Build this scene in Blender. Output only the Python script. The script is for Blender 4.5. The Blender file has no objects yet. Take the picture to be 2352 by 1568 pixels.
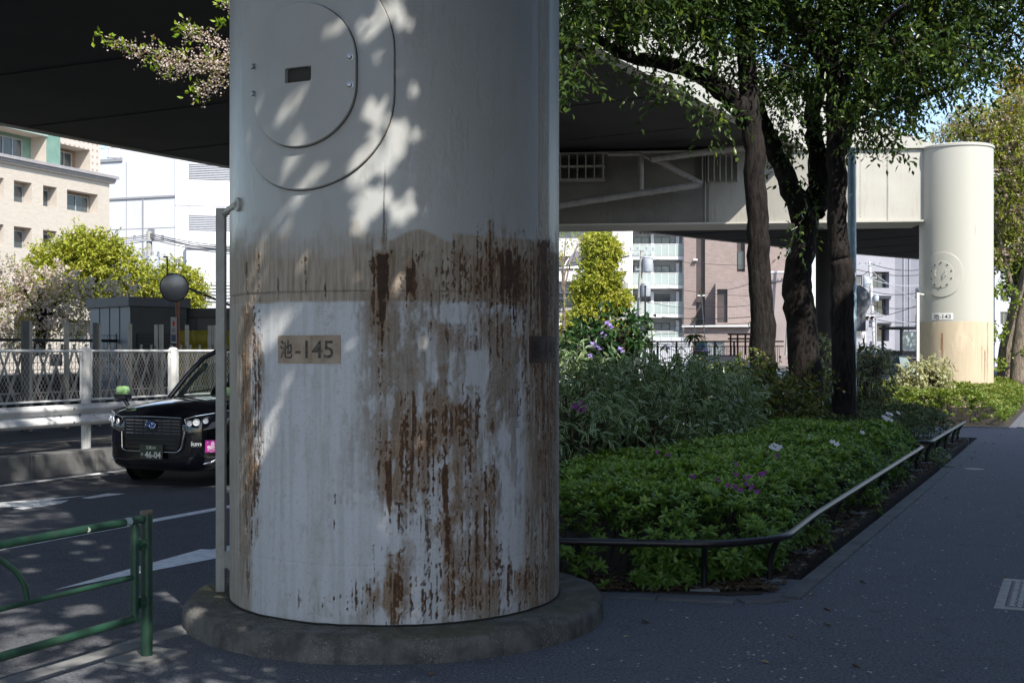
TB0=0.35
import bpy, math, random
import numpy as np
from mathutils import Vector, Matrix
rnd = random.Random(7)
R = math.radians
scene = bpy.context.scene
COL = scene.collection
CAMH = 1.605
U = (0.4226, 0.9063)          # the road runs this way
N = (0.9063, -0.4226)         # across the road, to the right

def P(px, py, Y):             # a point Y metres ahead, seen at photo position px, py (2352 x 1568)
    return Vector(((px-1176)/2800*Y, Y, CAMH-(py-805)/2800*Y))
def G(px, py, z=0.0):
    Y = 2800*(CAMH-z)/(py-805)
    return Vector(((px-1176)/2800*Y, Y, z))
def ST(s, t, z=0.0):
    return Vector((N[0]*s+U[0]*t, N[1]*s+U[1]*t, z))

# ---------------------------------------------------------------- mesh builder
class MB:
    def __init__(self): self.v=[]; self.f=[]
    def add(self, vs, fs):
        b=len(self.v); self.v += [tuple(p) for p in vs]; self.f += [tuple(i+b for i in q) for q in fs]
    def box(self, c, size, ax=None, ay=None, az=None):
        c=Vector(c); ax=Vector(ax or (1,0,0)); ay=Vector(ay or (0,1,0)); az=Vector(az or (0,0,1))
        ax=ax*(size[0]/2); ay=ay*(size[1]/2); az=az*(size[2]/2)
        vs=[c+i*ax+j*ay+k*az for k in (-1,1) for j in (-1,1) for i in (-1,1)]
        self.add(vs,[(0,2,3,1),(4,5,7,6),(0,1,5,4),(2,6,7,3),(0,4,6,2),(1,3,7,5)])
    def rbox(self, s0,s1,t0,t1,z0,z1):      # box laid along the road
        self.box(ST((s0+s1)/2,(t0+t1)/2,(z0+z1)/2),(abs(s1-s0),abs(t1-t0),abs(z1-z0)),(N[0],N[1],0),(U[0],U[1],0))
    def tube(self, pts, r, n=8, cap=True, ref=None, sq=None):
        pts=[Vector(p) for p in pts]; m=len(pts)
        rs=r if isinstance(r,(list,tuple)) else [r]*m
        prev=None; rings=[]
        for i,p in enumerate(pts):
            d=(pts[min(i+1,m-1)]-pts[max(i-1,0)]).normalized()
            if prev is None:
                a=Vector(ref) if ref else (Vector((0,0,1)) if abs(d.z)<0.9 else Vector((1,0,0)))
                x=(a-d*a.dot(d)).normalized()
            else:
                x=(prev-d*prev.dot(d)).normalized()
            prev=x; y=d.cross(x)
            off=math.pi/n if sq else 0
            rings.append([p+x*(rs[i]*math.cos(2*math.pi*k/n+off))+y*(rs[i]*math.sin(2*math.pi*k/n+off)) for k in range(n)])
        vs=[q for rg in rings for q in rg]; fs=[]
        for i in range(m-1):
            for k in range(n):
                fs.append((i*n+k,i*n+(k+1)%n,(i+1)*n+(k+1)%n,(i+1)*n+k))
        if cap:
            fs.append(tuple(range(n-1,-1,-1))); fs.append(tuple((m-1)*n+k for k in range(n)))
        self.add(vs,fs)
    def lathe(self, c, prof, n=24, axis=None):
        c=Vector(c); az=Vector(axis or (0,0,1)).normalized()
        a=Vector((1,0,0)) if abs(az.x)<0.9 else Vector((0,1,0))
        ax=(a-az*a.dot(az)).normalized(); ay=az.cross(ax)
        vs=[c+az*h+ax*(r*math.cos(2*math.pi*k/n))+ay*(r*math.sin(2*math.pi*k/n)) for r,h in prof for k in range(n)]
        fs=[]
        for i in range(len(prof)-1):
            for k in range(n): fs.append((i*n+k,i*n+(k+1)%n,(i+1)*n+(k+1)%n,(i+1)*n+k))
        if prof[0][0]>1e-6: fs.append(tuple(range(n-1,-1,-1)))
        if prof[-1][0]>1e-6: fs.append(tuple((len(prof)-1)*n+k for k in range(n)))
        self.add(vs,fs)
    def prism(self, poly, d):                # 3-D polygon pushed along d
        d=Vector(d); n=len(poly); vs=[Vector(p) for p in poly]+[Vector(p)+d for p in poly]
        fs=[tuple(range(n-1,-1,-1)),tuple(range(n,2*n))]+[(i,(i+1)%n,n+(i+1)%n,n+i) for i in range(n)]
        self.add(vs,fs)
    def quad(self,a,b,c,d): self.add([a,b,c,d],[(0,1,2,3)])

def newmesh(name, v, f):
    me=bpy.data.meshes.new(name); me.from_pydata(v,[],f); me.validate(clean_customdata=False); return me
def link(name, me, mat, parent=None):
    o=bpy.data.objects.new(name,me); COL.objects.link(o)
    if mat is not None:
        for m in (mat if isinstance(mat,(list,tuple)) else [mat]): me.materials.append(m)
    if parent is not None: o.parent=parent
    return o
def rootpos(parent):
    p=Vector((0,0,0)); q=parent
    while q is not None: p+=Vector(q.location); q=q.parent
    return p
def build(mb, name, mat, parent=None, smooth=None, bevel=None, sub=0, recalc=True):
    if parent is not None:
        o0=rootpos(parent); v=[(p[0]-o0.x,p[1]-o0.y,p[2]-o0.z) for p in mb.v]
    else: v=mb.v
    me=bpy.data.meshes.new(name); me.from_pydata(v,[],mb.f)
    if recalc:
        import bmesh
        bm=bmesh.new(); bm.from_mesh(me); bmesh.ops.recalc_face_normals(bm,faces=bm.faces); bm.to_mesh(me); bm.free()
    o=link(name,me,mat,parent)
    if smooth is not None:
        me.polygons.foreach_set('use_smooth',[True]*len(me.polygons))
        if smooth<179: me.set_sharp_from_angle(angle=R(smooth))
    if sub:
        m=o.modifiers.new('s','SUBSURF'); m.levels=sub; m.render_levels=sub
    if bevel:
        m=o.modifiers.new('b','BEVEL'); m.width=bevel; m.segments=2; m.limit_method='ANGLE'; m.angle_limit=R(35)
    return o
def tag(o,label=None,cat=None,group=None,kind=None):
    if label: o['label']=label
    if cat: o['category']=cat
    if group: o['group']=group
    if kind: o['kind']=kind
    return o
def thing(name, loc, label, cat, group=None):
    o=bpy.data.objects.new(name,None); COL.objects.link(o); o.location=loc; o.empty_display_size=0.2
    return tag(o,label,cat,group)
def clone(root, loc, label=None):
    r=root.copy(); COL.objects.link(r); r.location=loc
    if label: r['label']=label
    for ch in list(root.children):
        c=ch.copy(); COL.objects.link(c); c.parent=r
        for g in list(ch.children):
            d=g.copy(); COL.objects.link(d); d.parent=c
    return r

# ---------------------------------------------------------------- numpy noise
_tab=np.random.RandomState(3).rand(256,256)
def vnoise(x,y,seed=0):
    x=np.asarray(x)+seed*17.31; y=np.asarray(y)+seed*9.17
    xi=np.floor(x).astype(int); yi=np.floor(y).astype(int); fx=x-xi; fy=y-yi
    fx=fx*fx*(3-2*fx); fy=fy*fy*(3-2*fy)
    g=lambda a,b:_tab[a&255,b&255]
    return (g(xi,yi)*(1-fx)+g(xi+1,yi)*fx)*(1-fy)+(g(xi,yi+1)*(1-fx)+g(xi+1,yi+1)*fx)*fy
def fbm(x,y,oct=4,seed=0):
    s=0;a=.5;t=0
    for i in range(oct):
        s=s+a*vnoise(x,y,seed+i*5); t+=a; a*=.5; x=x*2.03; y=y*2.03
    return s/t
def sst(a,b,x):
    t=np.clip((x-a)/(b-a),0,1); return t*t*(3-2*t)

# ---------------------------------------------------------------- materials
def new_mat(name):
    m=bpy.data.materials.new(name); m.use_nodes=True
    nt=m.node_tree; b=nt.nodes['Principled BSDF']; return m,nt,b
def nd(nt,t,**k):
    n=nt.nodes.new(t)
    for a,v in k.items():
        if a in ('ins',):
            for i,x in v.items(): n.inputs[i].default_value=x
        else: setattr(n,a,v)
    return n
def c4(c): return (c[0],c[1],c[2],1)
def mixc(nt,fac,a,b,blend='MIX'):
    n=nt.nodes.new('ShaderNodeMix'); n.data_type='RGBA'; n.blend_type=blend
    def put(sock,v):
        if isinstance(v,(tuple,list)): sock.default_value=c4(v)
        elif isinstance(v,(int,float)): sock.default_value=v
        else: nt.links.new(v,sock)
    put(n.inputs[0],fac); put(n.inputs[6],a); put(n.inputs[7],b)
    return n.outputs[2]
def mathn(nt,op,a,b=None,c=None,clamp=False):
    n=nt.nodes.new('ShaderNodeMath'); n.operation=op; n.use_clamp=clamp
    for i,v in enumerate((a,b,c)):
        if v is None: continue
        if isinstance(v,(int,float)): n.inputs[i].default_value=v
        else: nt.links.new(v,n.inputs[i])
    return n.outputs[0]
def noise(nt,scale,detail=4,rough=.55,vec=None,dist=0):
    n=nt.nodes.new('ShaderNodeTexNoise'); n.inputs['Scale'].default_value=scale; n.inputs['Detail'].default_value=detail
    n.inputs['Roughness'].default_value=rough; n.inputs['Distortion'].default_value=dist
    if vec is not None: nt.links.new(vec,n.inputs['Vector'])
    return n.outputs['Fac']
def coords(nt,scale=(1,1,1),kind='Object'):
    tc=nt.nodes.new('ShaderNodeTexCoord'); mp=nt.nodes.new('ShaderNodeMapping'); mp.inputs['Scale'].default_value=scale
    nt.links.new(tc.outputs[kind],mp.inputs['Vector']); return mp.outputs[0]
def ramp(nt,fac,a,b):
    n=nt.nodes.new('ShaderNodeMapRange'); n.inputs[1].default_value=a; n.inputs[2].default_value=b
    n.interpolation_type='SMOOTHSTEP'
    nt.links.new(fac,n.inputs[0]); return n.outputs[0]
def bump(nt,b,h,strength=.3,dist=.01):
    n=nt.nodes.new('ShaderNodeBump'); n.inputs['Strength'].default_value=strength; n.inputs['Distance'].default_value=dist
    nt.links.new(h,n.inputs['Height']); nt.links.new(n.outputs[0],b.inputs['Normal'])
def surf(name,c1,c2=None,scale=6,rough=.6,metal=0,bmp=0,bscale=60,bdist=.004,coat=0,spec=.5,stretch=(1,1,1),dirt=None):
    """painted, stone or metal surface: two tones mixed by noise, a fine grain and optional vertical dirt"""
    m,nt,b=new_mat(name); v=coords(nt,stretch)
    c2=c2 or tuple(x*.82 for x in c1)
    col=mixc(nt,ramp(nt,noise(nt,scale,5,.6,v),.35,.68),c1,c2)
    if dirt:
        vs=coords(nt,(9,9,.7)); f=ramp(nt,noise(nt,1.6,5,.65,vs),.52,.74)
        col=mixc(nt,mathn(nt,'MULTIPLY',f,dirt[3]),col,dirt[:3])
    nt.links.new(col,b.inputs['Base Color'])
    b.inputs['Roughness'].default_value=rough; b.inputs['Metallic'].default_value=metal
    b.inputs['Specular IOR Level'].default_value=spec
    b.inputs['Coat Weight'].default_value=coat; b.inputs['Coat Roughness'].default_value=.04
    if bmp: bump(nt,b,noise(nt,bscale,4,.6,v),bmp,bdist)
    return m
def plain(name,c,rough=.5,metal=0,spec=.5): return surf(name,c,tuple(x*.88 for x in c),9,rough,metal,spec=spec)
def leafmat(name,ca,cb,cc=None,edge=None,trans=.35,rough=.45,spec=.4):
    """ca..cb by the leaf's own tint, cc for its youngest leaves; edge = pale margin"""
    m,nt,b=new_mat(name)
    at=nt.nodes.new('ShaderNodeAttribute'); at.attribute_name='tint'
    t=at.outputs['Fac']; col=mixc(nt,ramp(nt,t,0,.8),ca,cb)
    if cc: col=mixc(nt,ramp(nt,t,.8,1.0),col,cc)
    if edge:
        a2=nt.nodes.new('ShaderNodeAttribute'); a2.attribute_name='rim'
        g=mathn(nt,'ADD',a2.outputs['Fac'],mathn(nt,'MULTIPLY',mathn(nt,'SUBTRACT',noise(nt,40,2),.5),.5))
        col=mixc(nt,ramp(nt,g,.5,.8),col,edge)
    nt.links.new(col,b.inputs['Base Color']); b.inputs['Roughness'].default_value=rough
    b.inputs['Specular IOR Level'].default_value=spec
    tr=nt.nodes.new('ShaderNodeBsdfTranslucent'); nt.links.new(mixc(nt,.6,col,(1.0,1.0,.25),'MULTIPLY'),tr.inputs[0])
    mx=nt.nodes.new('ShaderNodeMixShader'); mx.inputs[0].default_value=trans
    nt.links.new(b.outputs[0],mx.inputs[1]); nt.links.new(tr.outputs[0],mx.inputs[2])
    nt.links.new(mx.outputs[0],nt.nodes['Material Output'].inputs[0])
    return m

# ---------------------------------------------------------------- leaves
SIMPLE=(np.array([(0,0,0),(.45,.5,.08),(1,0,-.06),(.45,-.5,.08)]),[(0,2,1),(0,3,2)],np.array([0,1,0,1.]))
def curved(droop=.25,fold=.1):
    xs=[.36,.72]; v=[(0,0,0)]
    for x,w in zip(xs,(.5,.40)):
        z=-droop*x*x; v+=[(x,w,z+fold*w),(x,0,z),(x,-w,z+fold*w)]
    v.append((1,0,-droop))
    f=[(0,2,1),(0,3,2),(1,2,5,4),(2,3,6,5),(4,5,7),(5,6,7)]
    return np.array(v),f,np.array([.45,1,0,1,1,0,1,.6])
def leafmesh(name,pos,d,n,L,W,tint,mat,parent=None,tpl=SIMPLE):
    tv,tf,rim=tpl; pos=np.asarray(pos,float); M=len(pos)
    d=np.asarray(d,float); n=np.asarray(n,float)
    d/=np.linalg.norm(d,axis=1,keepdims=True)+1e-9
    y=np.cross(n,d); y/=np.linalg.norm(y,axis=1,keepdims=True)+1e-9
    z=np.cross(d,y)
    L=np.broadcast_to(np.asarray(L,float),(M,)); W=np.broadcast_to(np.asarray(W,float),(M,))
    V=pos[:,None,:]+tv[None,:,0:1]*d[:,None,:]*L[:,None,None]+tv[None,:,1:2]*y[:,None,:]*W[:,None,None]+tv[None,:,2:3]*z[:,None,:]*L[:,None,None]
    if parent is not None:
        o0=rootpos(parent); V=V-np.array((o0.x,o0.y,o0.z))
    k=len(tv); V=V.reshape(-1,3)
    me=bpy.data.meshes.new(name)
    loops=np.concatenate([np.array(q) for q in tf]); lens=np.array([len(q) for q in tf])
    AL=(loops[None,:]+(np.arange(M)*k)[:,None]).ravel(); LT=np.tile(lens,M); LS=np.concatenate(([0],np.cumsum(LT)[:-1]))
    me.vertices.add(len(V)); me.vertices.foreach_set('co',V.ravel())
    me.loops.add(len(AL)); me.loops.foreach_set('vertex_index',AL.astype(np.int32))
    me.polygons.add(len(LT)); me.polygons.foreach_set('loop_start',LS.astype(np.int32)); me.polygons.foreach_set('loop_total',LT.astype(np.int32))
    me.update(calc_edges=True)
    a=me.attributes.new('tint','FLOAT','POINT'); a.data.foreach_set('value',np.repeat(np.asarray(tint,float),k).astype(np.float32))
    a=me.attributes.new('rim','FLOAT','POINT'); a.data.foreach_set('value',np.tile(rim,M).astype(np.float32))
    if k>4: me.polygons.foreach_set('use_smooth',[True]*len(me.polygons))
    return link(name,me,mat,parent)
RS=np.random.RandomState(11)
def unit(n):
    v=RS.normal(size=(n,3)); return v/np.linalg.norm(v,axis=1,keepdims=True)
class Leaves:
    def __init__(self): self.p=[];self.d=[];self.n=[];self.L=[];self.W=[];self.t=[]
    def put(self,p,d,n,L,W,t):
        self.p.append(p);self.d.append(d);self.n.append(n);self.L.append(L);self.W.append(W);self.t.append(t)
    def make(self,name,mat,parent=None,tpl=SIMPLE):
        c=np.concatenate
        return leafmesh(name,c(self.p),c(self.d),c(self.n),c(self.L),c(self.W),c(self.t),mat,parent,tpl)
def sprays(lv,c,rad,n,per=9,slen=.45,L=.09,W=.04,droop=.5,shell=.35,tint=(0,1),up=.0,thin=None):
    """n sprays of leaves spread through an ellipsoid"""
    c=np.array(c,float); rad=np.array(rad if hasattr(rad,'__len__') else (rad,)*3,float)
    u=unit(n); r=(shell+(1-shell)*RS.rand(n))**.6; a=c+u*r[:,None]*rad
    d=u*.7+unit(n)*.8; d[:,2]-=droop*RS.rand(n)-up; d/=np.linalg.norm(d,axis=1,keepdims=True)
    base=tint[0]+(tint[1]-tint[0])*np.clip(.5*RS.rand(n)+.5*fbm(a[:,0]*1.3+50,a[:,2]*1.3+a[:,1],2,4)*1.0,0,1)
    s=slen*(.6+.7*RS.rand(n))
    for k in range(per):
        f=(k+.5)/per
        p=a+d*(s*f)[:,None]; p[:,2]-=.25*droop*s*f*f
        side=unit(n); ld=d*.55+side*.85; ld[:,2]-=droop*.45
        nn=unit(n)*.8; nn[:,2]+=.9
        lv.put(p,ld,nn,L*(.65+.6*RS.rand(n)),W*(.7+.5*RS.rand(n)),np.clip(base+.22*RS.normal(size=n),0,1))
    return a,d
def text_mb(body,height,origin,ax,ay,width=None,center=True,lift=0.0,bold=0.0):
    """letters as flat meshes laid on the plane ax, ay"""
    cu=bpy.data.curves.new('lettering','FONT'); cu.body=body; cu.size=1; cu.offset=bold
    o=bpy.data.objects.new('lettering',cu); COL.objects.link(o)
    bpy.context.view_layer.update()
    me=bpy.data.meshes.new_from_object(o.evaluated_get(bpy.context.evaluated_depsgraph_get()))
    bpy.data.objects.remove(o); bpy.data.curves.remove(cu)
    co=np.array([v.co[:2] for v in me.vertices]); f=[tuple(p.vertices) for p in me.polygons]; bpy.data.meshes.remove(me)
    mn=co.min(0); mx=co.max(0); k=height/(mx[1]-mn[1]); kx=(width/(mx[0]-mn[0])) if width else k
    x=(co[:,0]-(mn[0]+mx[0])/2)*kx; y=(co[:,1]-(mn[1]+mx[1])/2)*k
    return x,y,f
def put_text(name,body,height,origin,ax,ay,mat,parent,width=None,bold=0.0):
    x,y,f=text_mb(body,height,origin,ax,ay,width,bold=bold); mb=MB(); o=Vector(origin); ax=Vector(ax); ay=Vector(ay)
    mb.add([o+ax*float(a)+ay*float(b) for a,b in zip(x,y)],f)
    return build(mb,name,mat,parent,recalc=False)
# ================================================================ camera, light
cam=bpy.data.cameras.new('camera'); co=bpy.data.objects.new('camera',cam); COL.objects.link(co); scene.camera=co
co.location=(0,0,CAMH); co.rotation_euler=(R(90),0,0)
cam.sensor_width=36; cam.lens=36*2800/2352; cam.shift_y=21/2352; cam.clip_start=.05; cam.clip_end=3000
SUN=Vector((.332,-.624,.707))
sl=bpy.data.lights.new('sun','SUN'); sl.energy=4.6; sl.angle=R(.53); sl.color=(1,.95,.86)
so=bpy.data.objects.new('sun',sl); COL.objects.link(so); so.rotation_euler=SUN.to_track_quat('Z','Y').to_euler(); so.location=(5,-9,25)
w=bpy.data.worlds.new('World'); scene.world=w; w.use_nodes=True
sk=w.node_tree.nodes.new('ShaderNodeTexSky'); sk.sky_type='NISHITA'; sk.sun_disc=False
sk.sun_elevation=R(45); sk.sun_rotation=math.atan2(SUN.x,SUN.y); sk.air_density=1.0; sk.dust_density=.8; sk.ozone_density=1.2
bgn=w.node_tree.nodes['Background']; bgn.inputs[1].default_value=.15; w.node_tree.links.new(sk.outputs[0],bgn.inputs[0])
vs=scene.view_settings; vs.view_transform='Standard'; vs.look='None'; vs.exposure=.80; vs.gamma=1
scene.cycles.use_denoising=True; scene.cycles.max_bounces=8; scene.cycles.transparent_max_bounces=6
scene.cycles.sample_clamp_indirect=6

# ================================================================ materials of the setting
def asphalt(name,c,patch=.25,speck=.5):
    m,nt,b=new_mat(name); v=coords(nt,kind='Object')
    n1=noise(nt,58,4,.85,v); n2=noise(nt,.45,4,.6,v); n3=noise(nt,5,5,.65,v); n0=noise(nt,260,2,.7,v)
    col=mixc(nt,ramp(nt,n1,.33,.68),tuple(x*.25 for x in c),tuple(x*2.0 for x in c))
    col=mixc(nt,mathn(nt,'MULTIPLY',ramp(nt,n0,.55,.7),.5),col,tuple(x*2.2 for x in c))
    col=mixc(nt,mathn(nt,'MULTIPLY',ramp(nt,n2,.35,.7),patch),col,tuple(x*1.5 for x in c))
    col=mixc(nt,mathn(nt,'MULTIPLY',ramp(nt,n3,.52,.72),.45),col,tuple(x*.55 for x in c))
    vo=nt.nodes.new('ShaderNodeTexVoronoi'); vo.inputs['Scale'].default_value=34; nt.links.new(v,vo.inputs['Vector'])
    sp=nt.nodes.new('ShaderNodeSeparateColor'); nt.links.new(vo.outputs['Color'],sp.inputs[0])
    g=mathn(nt,'MULTIPLY',mathn(nt,'LESS_THAN',vo.outputs['Distance'],.20),mathn(nt,'GREATER_THAN',sp.outputs[0],.84))
    col=mixc(nt,mathn(nt,'MULTIPLY',g,speck),col,(.24,.25,.28))
    nt.links.new(col,b.inputs['Base Color']); b.inputs['Roughness'].default_value=.85; b.inputs['Specular IOR Level'].default_value=.3
    bump(nt,b,n1,.55,.006); return m
M_path=asphalt('footpath asphalt',(.090,.094,.108),.25,.35)
M_road=asphalt('road asphalt',(.066,.068,.076),.4,.3)
M_ground=surf('dull ground',(.10,.10,.10),(.07,.07,.07),.3,.9)
M_kerb=surf('kerb concrete',(.20,.20,.20),(.12,.12,.12),5,.85,bmp=.4,bscale=90)
M_kerb2=surf('planter kerb concrete',(.115,.12,.125),(.08,.083,.086),4,.9,bmp=.5,bscale=120)
M_white=surf('road paint',(.72,.73,.74),(.55,.56,.57),14,.7,bmp=.2,bscale=150)
M_soil=surf('dark soil',(.045,.032,.022),(.02,.015,.011),18,.95,bmp=1,bscale=40,bdist=.02)

def sheet(name,poly,z,mat):
    mb=MB(); mb.add([(p[0],p[1],z) for p in poly],[tuple(range(len(poly)))]); o=build(mb,name,mat); tag(o,kind='structure'); return o
def strip(name,s0,s1,t0,t1,z,mat): return sheet(name,[ST(s0,t0),ST(s1,t0),ST(s1,t1),ST(s0,t1)],z,mat)
ZR=-.1
sheet('ground',[(-900,-400),(900,-400),(900,1500),(-900,1500)],-.16,M_ground)
strip('road',-12.66,-4.62,-40,260,ZR,M_road)
mb=MB(); mb.rbox(-4.60,5.2,-40,8.6,-.15,0); mb.rbox(-1.72,5.2,8.6,75,-.15,-.0005); mb.rbox(-5.5,-1.72,24.0,27.2,-.15,-.0005)
o=build(mb,'footpath',M_path); tag(o,kind='structure')
# kerb between footpath and road, slightly worn
mb=MB()
t=-8
while t<8.0:
    mb.rbox(-4.78,-4.605,t,t+.595,-.15,.004+.003*rnd.random()); t+=.6
o=build(mb,'road_kerb',M_kerb,bevel=.012); tag(o,kind='structure')
# far kerb and the raised strip behind it
mb=MB(); t=-6
while t<70:
    mb.rbox(-12.86,-12.66,t,t+1.19,-.15,.21); t+=1.2
M_fkerb=surf('far kerb concrete',(.15,.15,.15),(.10,.10,.10),2.5,.9,bmp=.3,bscale=60)
o=build(mb,'far_kerb',M_fkerb,bevel=.02); tag(o,kind='structure')
mb=MB(); mb.rbox(-60,-12.865,-20,120,-.15,.195)
o=build(mb,'service_lane',asphalt('service lane asphalt',(.075,.072,.07),.5,.3)); tag(o,kind='structure')

# road paint
def paint(pts,z=ZR): return sheet('road_marking',[G(a,b,z) for a,b in pts],z+.004,M_white)
paint([(121.8,1355.8),(461.5,1261.3),(530,1263.5),(534,1274),(498,1282)])
strip('road_marking',-8.50,-8.35,-30,200,ZR+.004,M_white)
strip('road_marking',-12.40,-12.25,-30,200,ZR+.004,M_white)
strip('road_marking',-6.74,-6.60,8.3,60,ZR+.0045,M_white)
paint([(185.9,1143.7),(246.8,1133),(288.4,1134),(205,1145.3)])
paint([(0,1153.7),(201.9,1137.9),(102.6,1150.7),(158.6,1149),(139.4,1156.5),(52.9,1170),(27.2,1167.7),(51.3,1163.5),(-60,1168),(-60,1157)])
strip('road_marking',-14.75,-14.62,-10,60,.199,surf('worn road paint',(.42,.42,.41),(.2,.2,.2),9,.8))

# planting beds: soil, kerbs
def bedkerb(segs):
    mb=MB()
    for a,b,wd in segs:
        a=Vector(a); b=Vector(b); L=(b-a).length; d=(b-a)/L; nrm=Vector((d.y,-d.x,0)); n=max(1,round(L/.62))
        for i in range(n):
            c=a+d*(L*(i+.5)/n)+nrm*(wd/2); c.z=-.05+.002*rnd.random()
            mb.box(c,(L/n-.006,wd,.13),d,nrm,(0,0,1))
    return mb
ca=G(1340,1361); cb=G(1690,1378); cc=G(1792,1372); cd=ST(-1.70,17.55)
o=build(bedkerb([(cb,ca,-.13),(cc,cb,-.13),(cd,cc,-.13)]),'planter_kerb',M_kerb2,bevel=.01); tag(o,kind='structure')
o=build(bedkerb([(ST(-1.70,23.4),ST(-1.70,17.75),-.13),(ST(-5.4,23.4),ST(-1.83,23.4),-.13),(ST(-1.2,60),ST(-1.2,27.4),-.13),(ST(-1.35,27.4),ST(-5.4,27.4),-.13)]),'planter_kerb',M_kerb2,bevel=.01); tag(o,kind='structure')
def soil(poly,name='planting_soil'):
    mb=MB(); mb.prism([(p[0],p[1],-.14) for p in poly],(0,0,.145)); o=build(mb,name,M_soil); tag(o,kind='structure')
soil([ca+Vector((-.6,.16,0)),ca+Vector((0,.15,0)),cb+Vector((0,.14,0)),cc+Vector((-.10,.10,0)),ST(-1.85,17.5),ST(-5.6,17.5),ST(-5.6,9.2)])
soil([ST(-1.85,17.55),ST(-1.85,23.25),ST(-5.6,23.25),ST(-5.6,17.55)])
soil([ST(-1.36,27.55),ST(-1.36,60),ST(-5.6,60),ST(-5.6,27.55)])
mb=MB(); mb.rbox(-5.75,-5.605,9.2,60,-.15,.03); o=build(mb,'road_kerb',M_kerb,bevel=.01); tag(o,kind='structure')

# ================================================================ viaduct deck on its long right-hand bend
CC=Vector((113.07,-33.7)); RL,RR=143.0,125.5
M_deck=surf('shade darkened concrete',(.032,.031,.030),(.021,.020,.020),.35,.9,bmp=.2,bscale=8)  # concrete darkened against ground bounce, putting the underside's deep shade into its colour
M_cream=surf('cream steel paint',(.43,.417,.37),(.395,.382,.34),1.2,.45,dirt=(.3,.24,.16,.35))
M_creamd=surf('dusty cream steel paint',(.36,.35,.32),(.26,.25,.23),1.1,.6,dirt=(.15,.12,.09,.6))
def arc(r,ph,z): return Vector((CC.x-r*math.cos(R(ph)),CC.y+r*math.sin(R(ph)),z))
DK=thing('viaduct_deck',arc(RL-9,30,7.6),'dark underside of the elevated road deck crossing above the street','viaduct')
def arcstrip(r0,r1,z0,z1,p0=-22,p1=62,st=1.5):
    mb=MB(); n=int((p1-p0)/st); ph=[p0+(p1-p0)*i/n for i in range(n+1)]
    vs=[]; fs=[]
    for p in ph: vs+=[arc(r0,p,z0),arc(r1,p,z0),arc(r1,p,z1),arc(r0,p,z1)]
    for i in range(n):
        for k in range(4): a=i*4; fs.append((a+k,a+(k+1)%4,a+4+(k+1)%4,a+4+k))
    fs.append((0,1,2,3)); fs.append(tuple(n*4+k for k in (3,2,1,0)))
    mb.add(vs,fs); return mb
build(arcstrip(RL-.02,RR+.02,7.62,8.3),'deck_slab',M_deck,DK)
build(arcstrip(RR+.35,RR,7.6,9.35),'parapet',M_cream,DK)
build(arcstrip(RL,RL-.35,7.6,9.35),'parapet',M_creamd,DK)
mb=MB()
for i in range(36):
    p=-14+i*1.9; a=arc(RL-.5,p,7.612); b_=arc(RR+.5,p,7.612); d=(b_-a); L=d.length; d/=L
    mb.box((a+b_)/2,(L,.04,.022),d,(-d.y,d.x,0))
build(mb,'stiffener_ribs',M_deck,DK)
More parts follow.
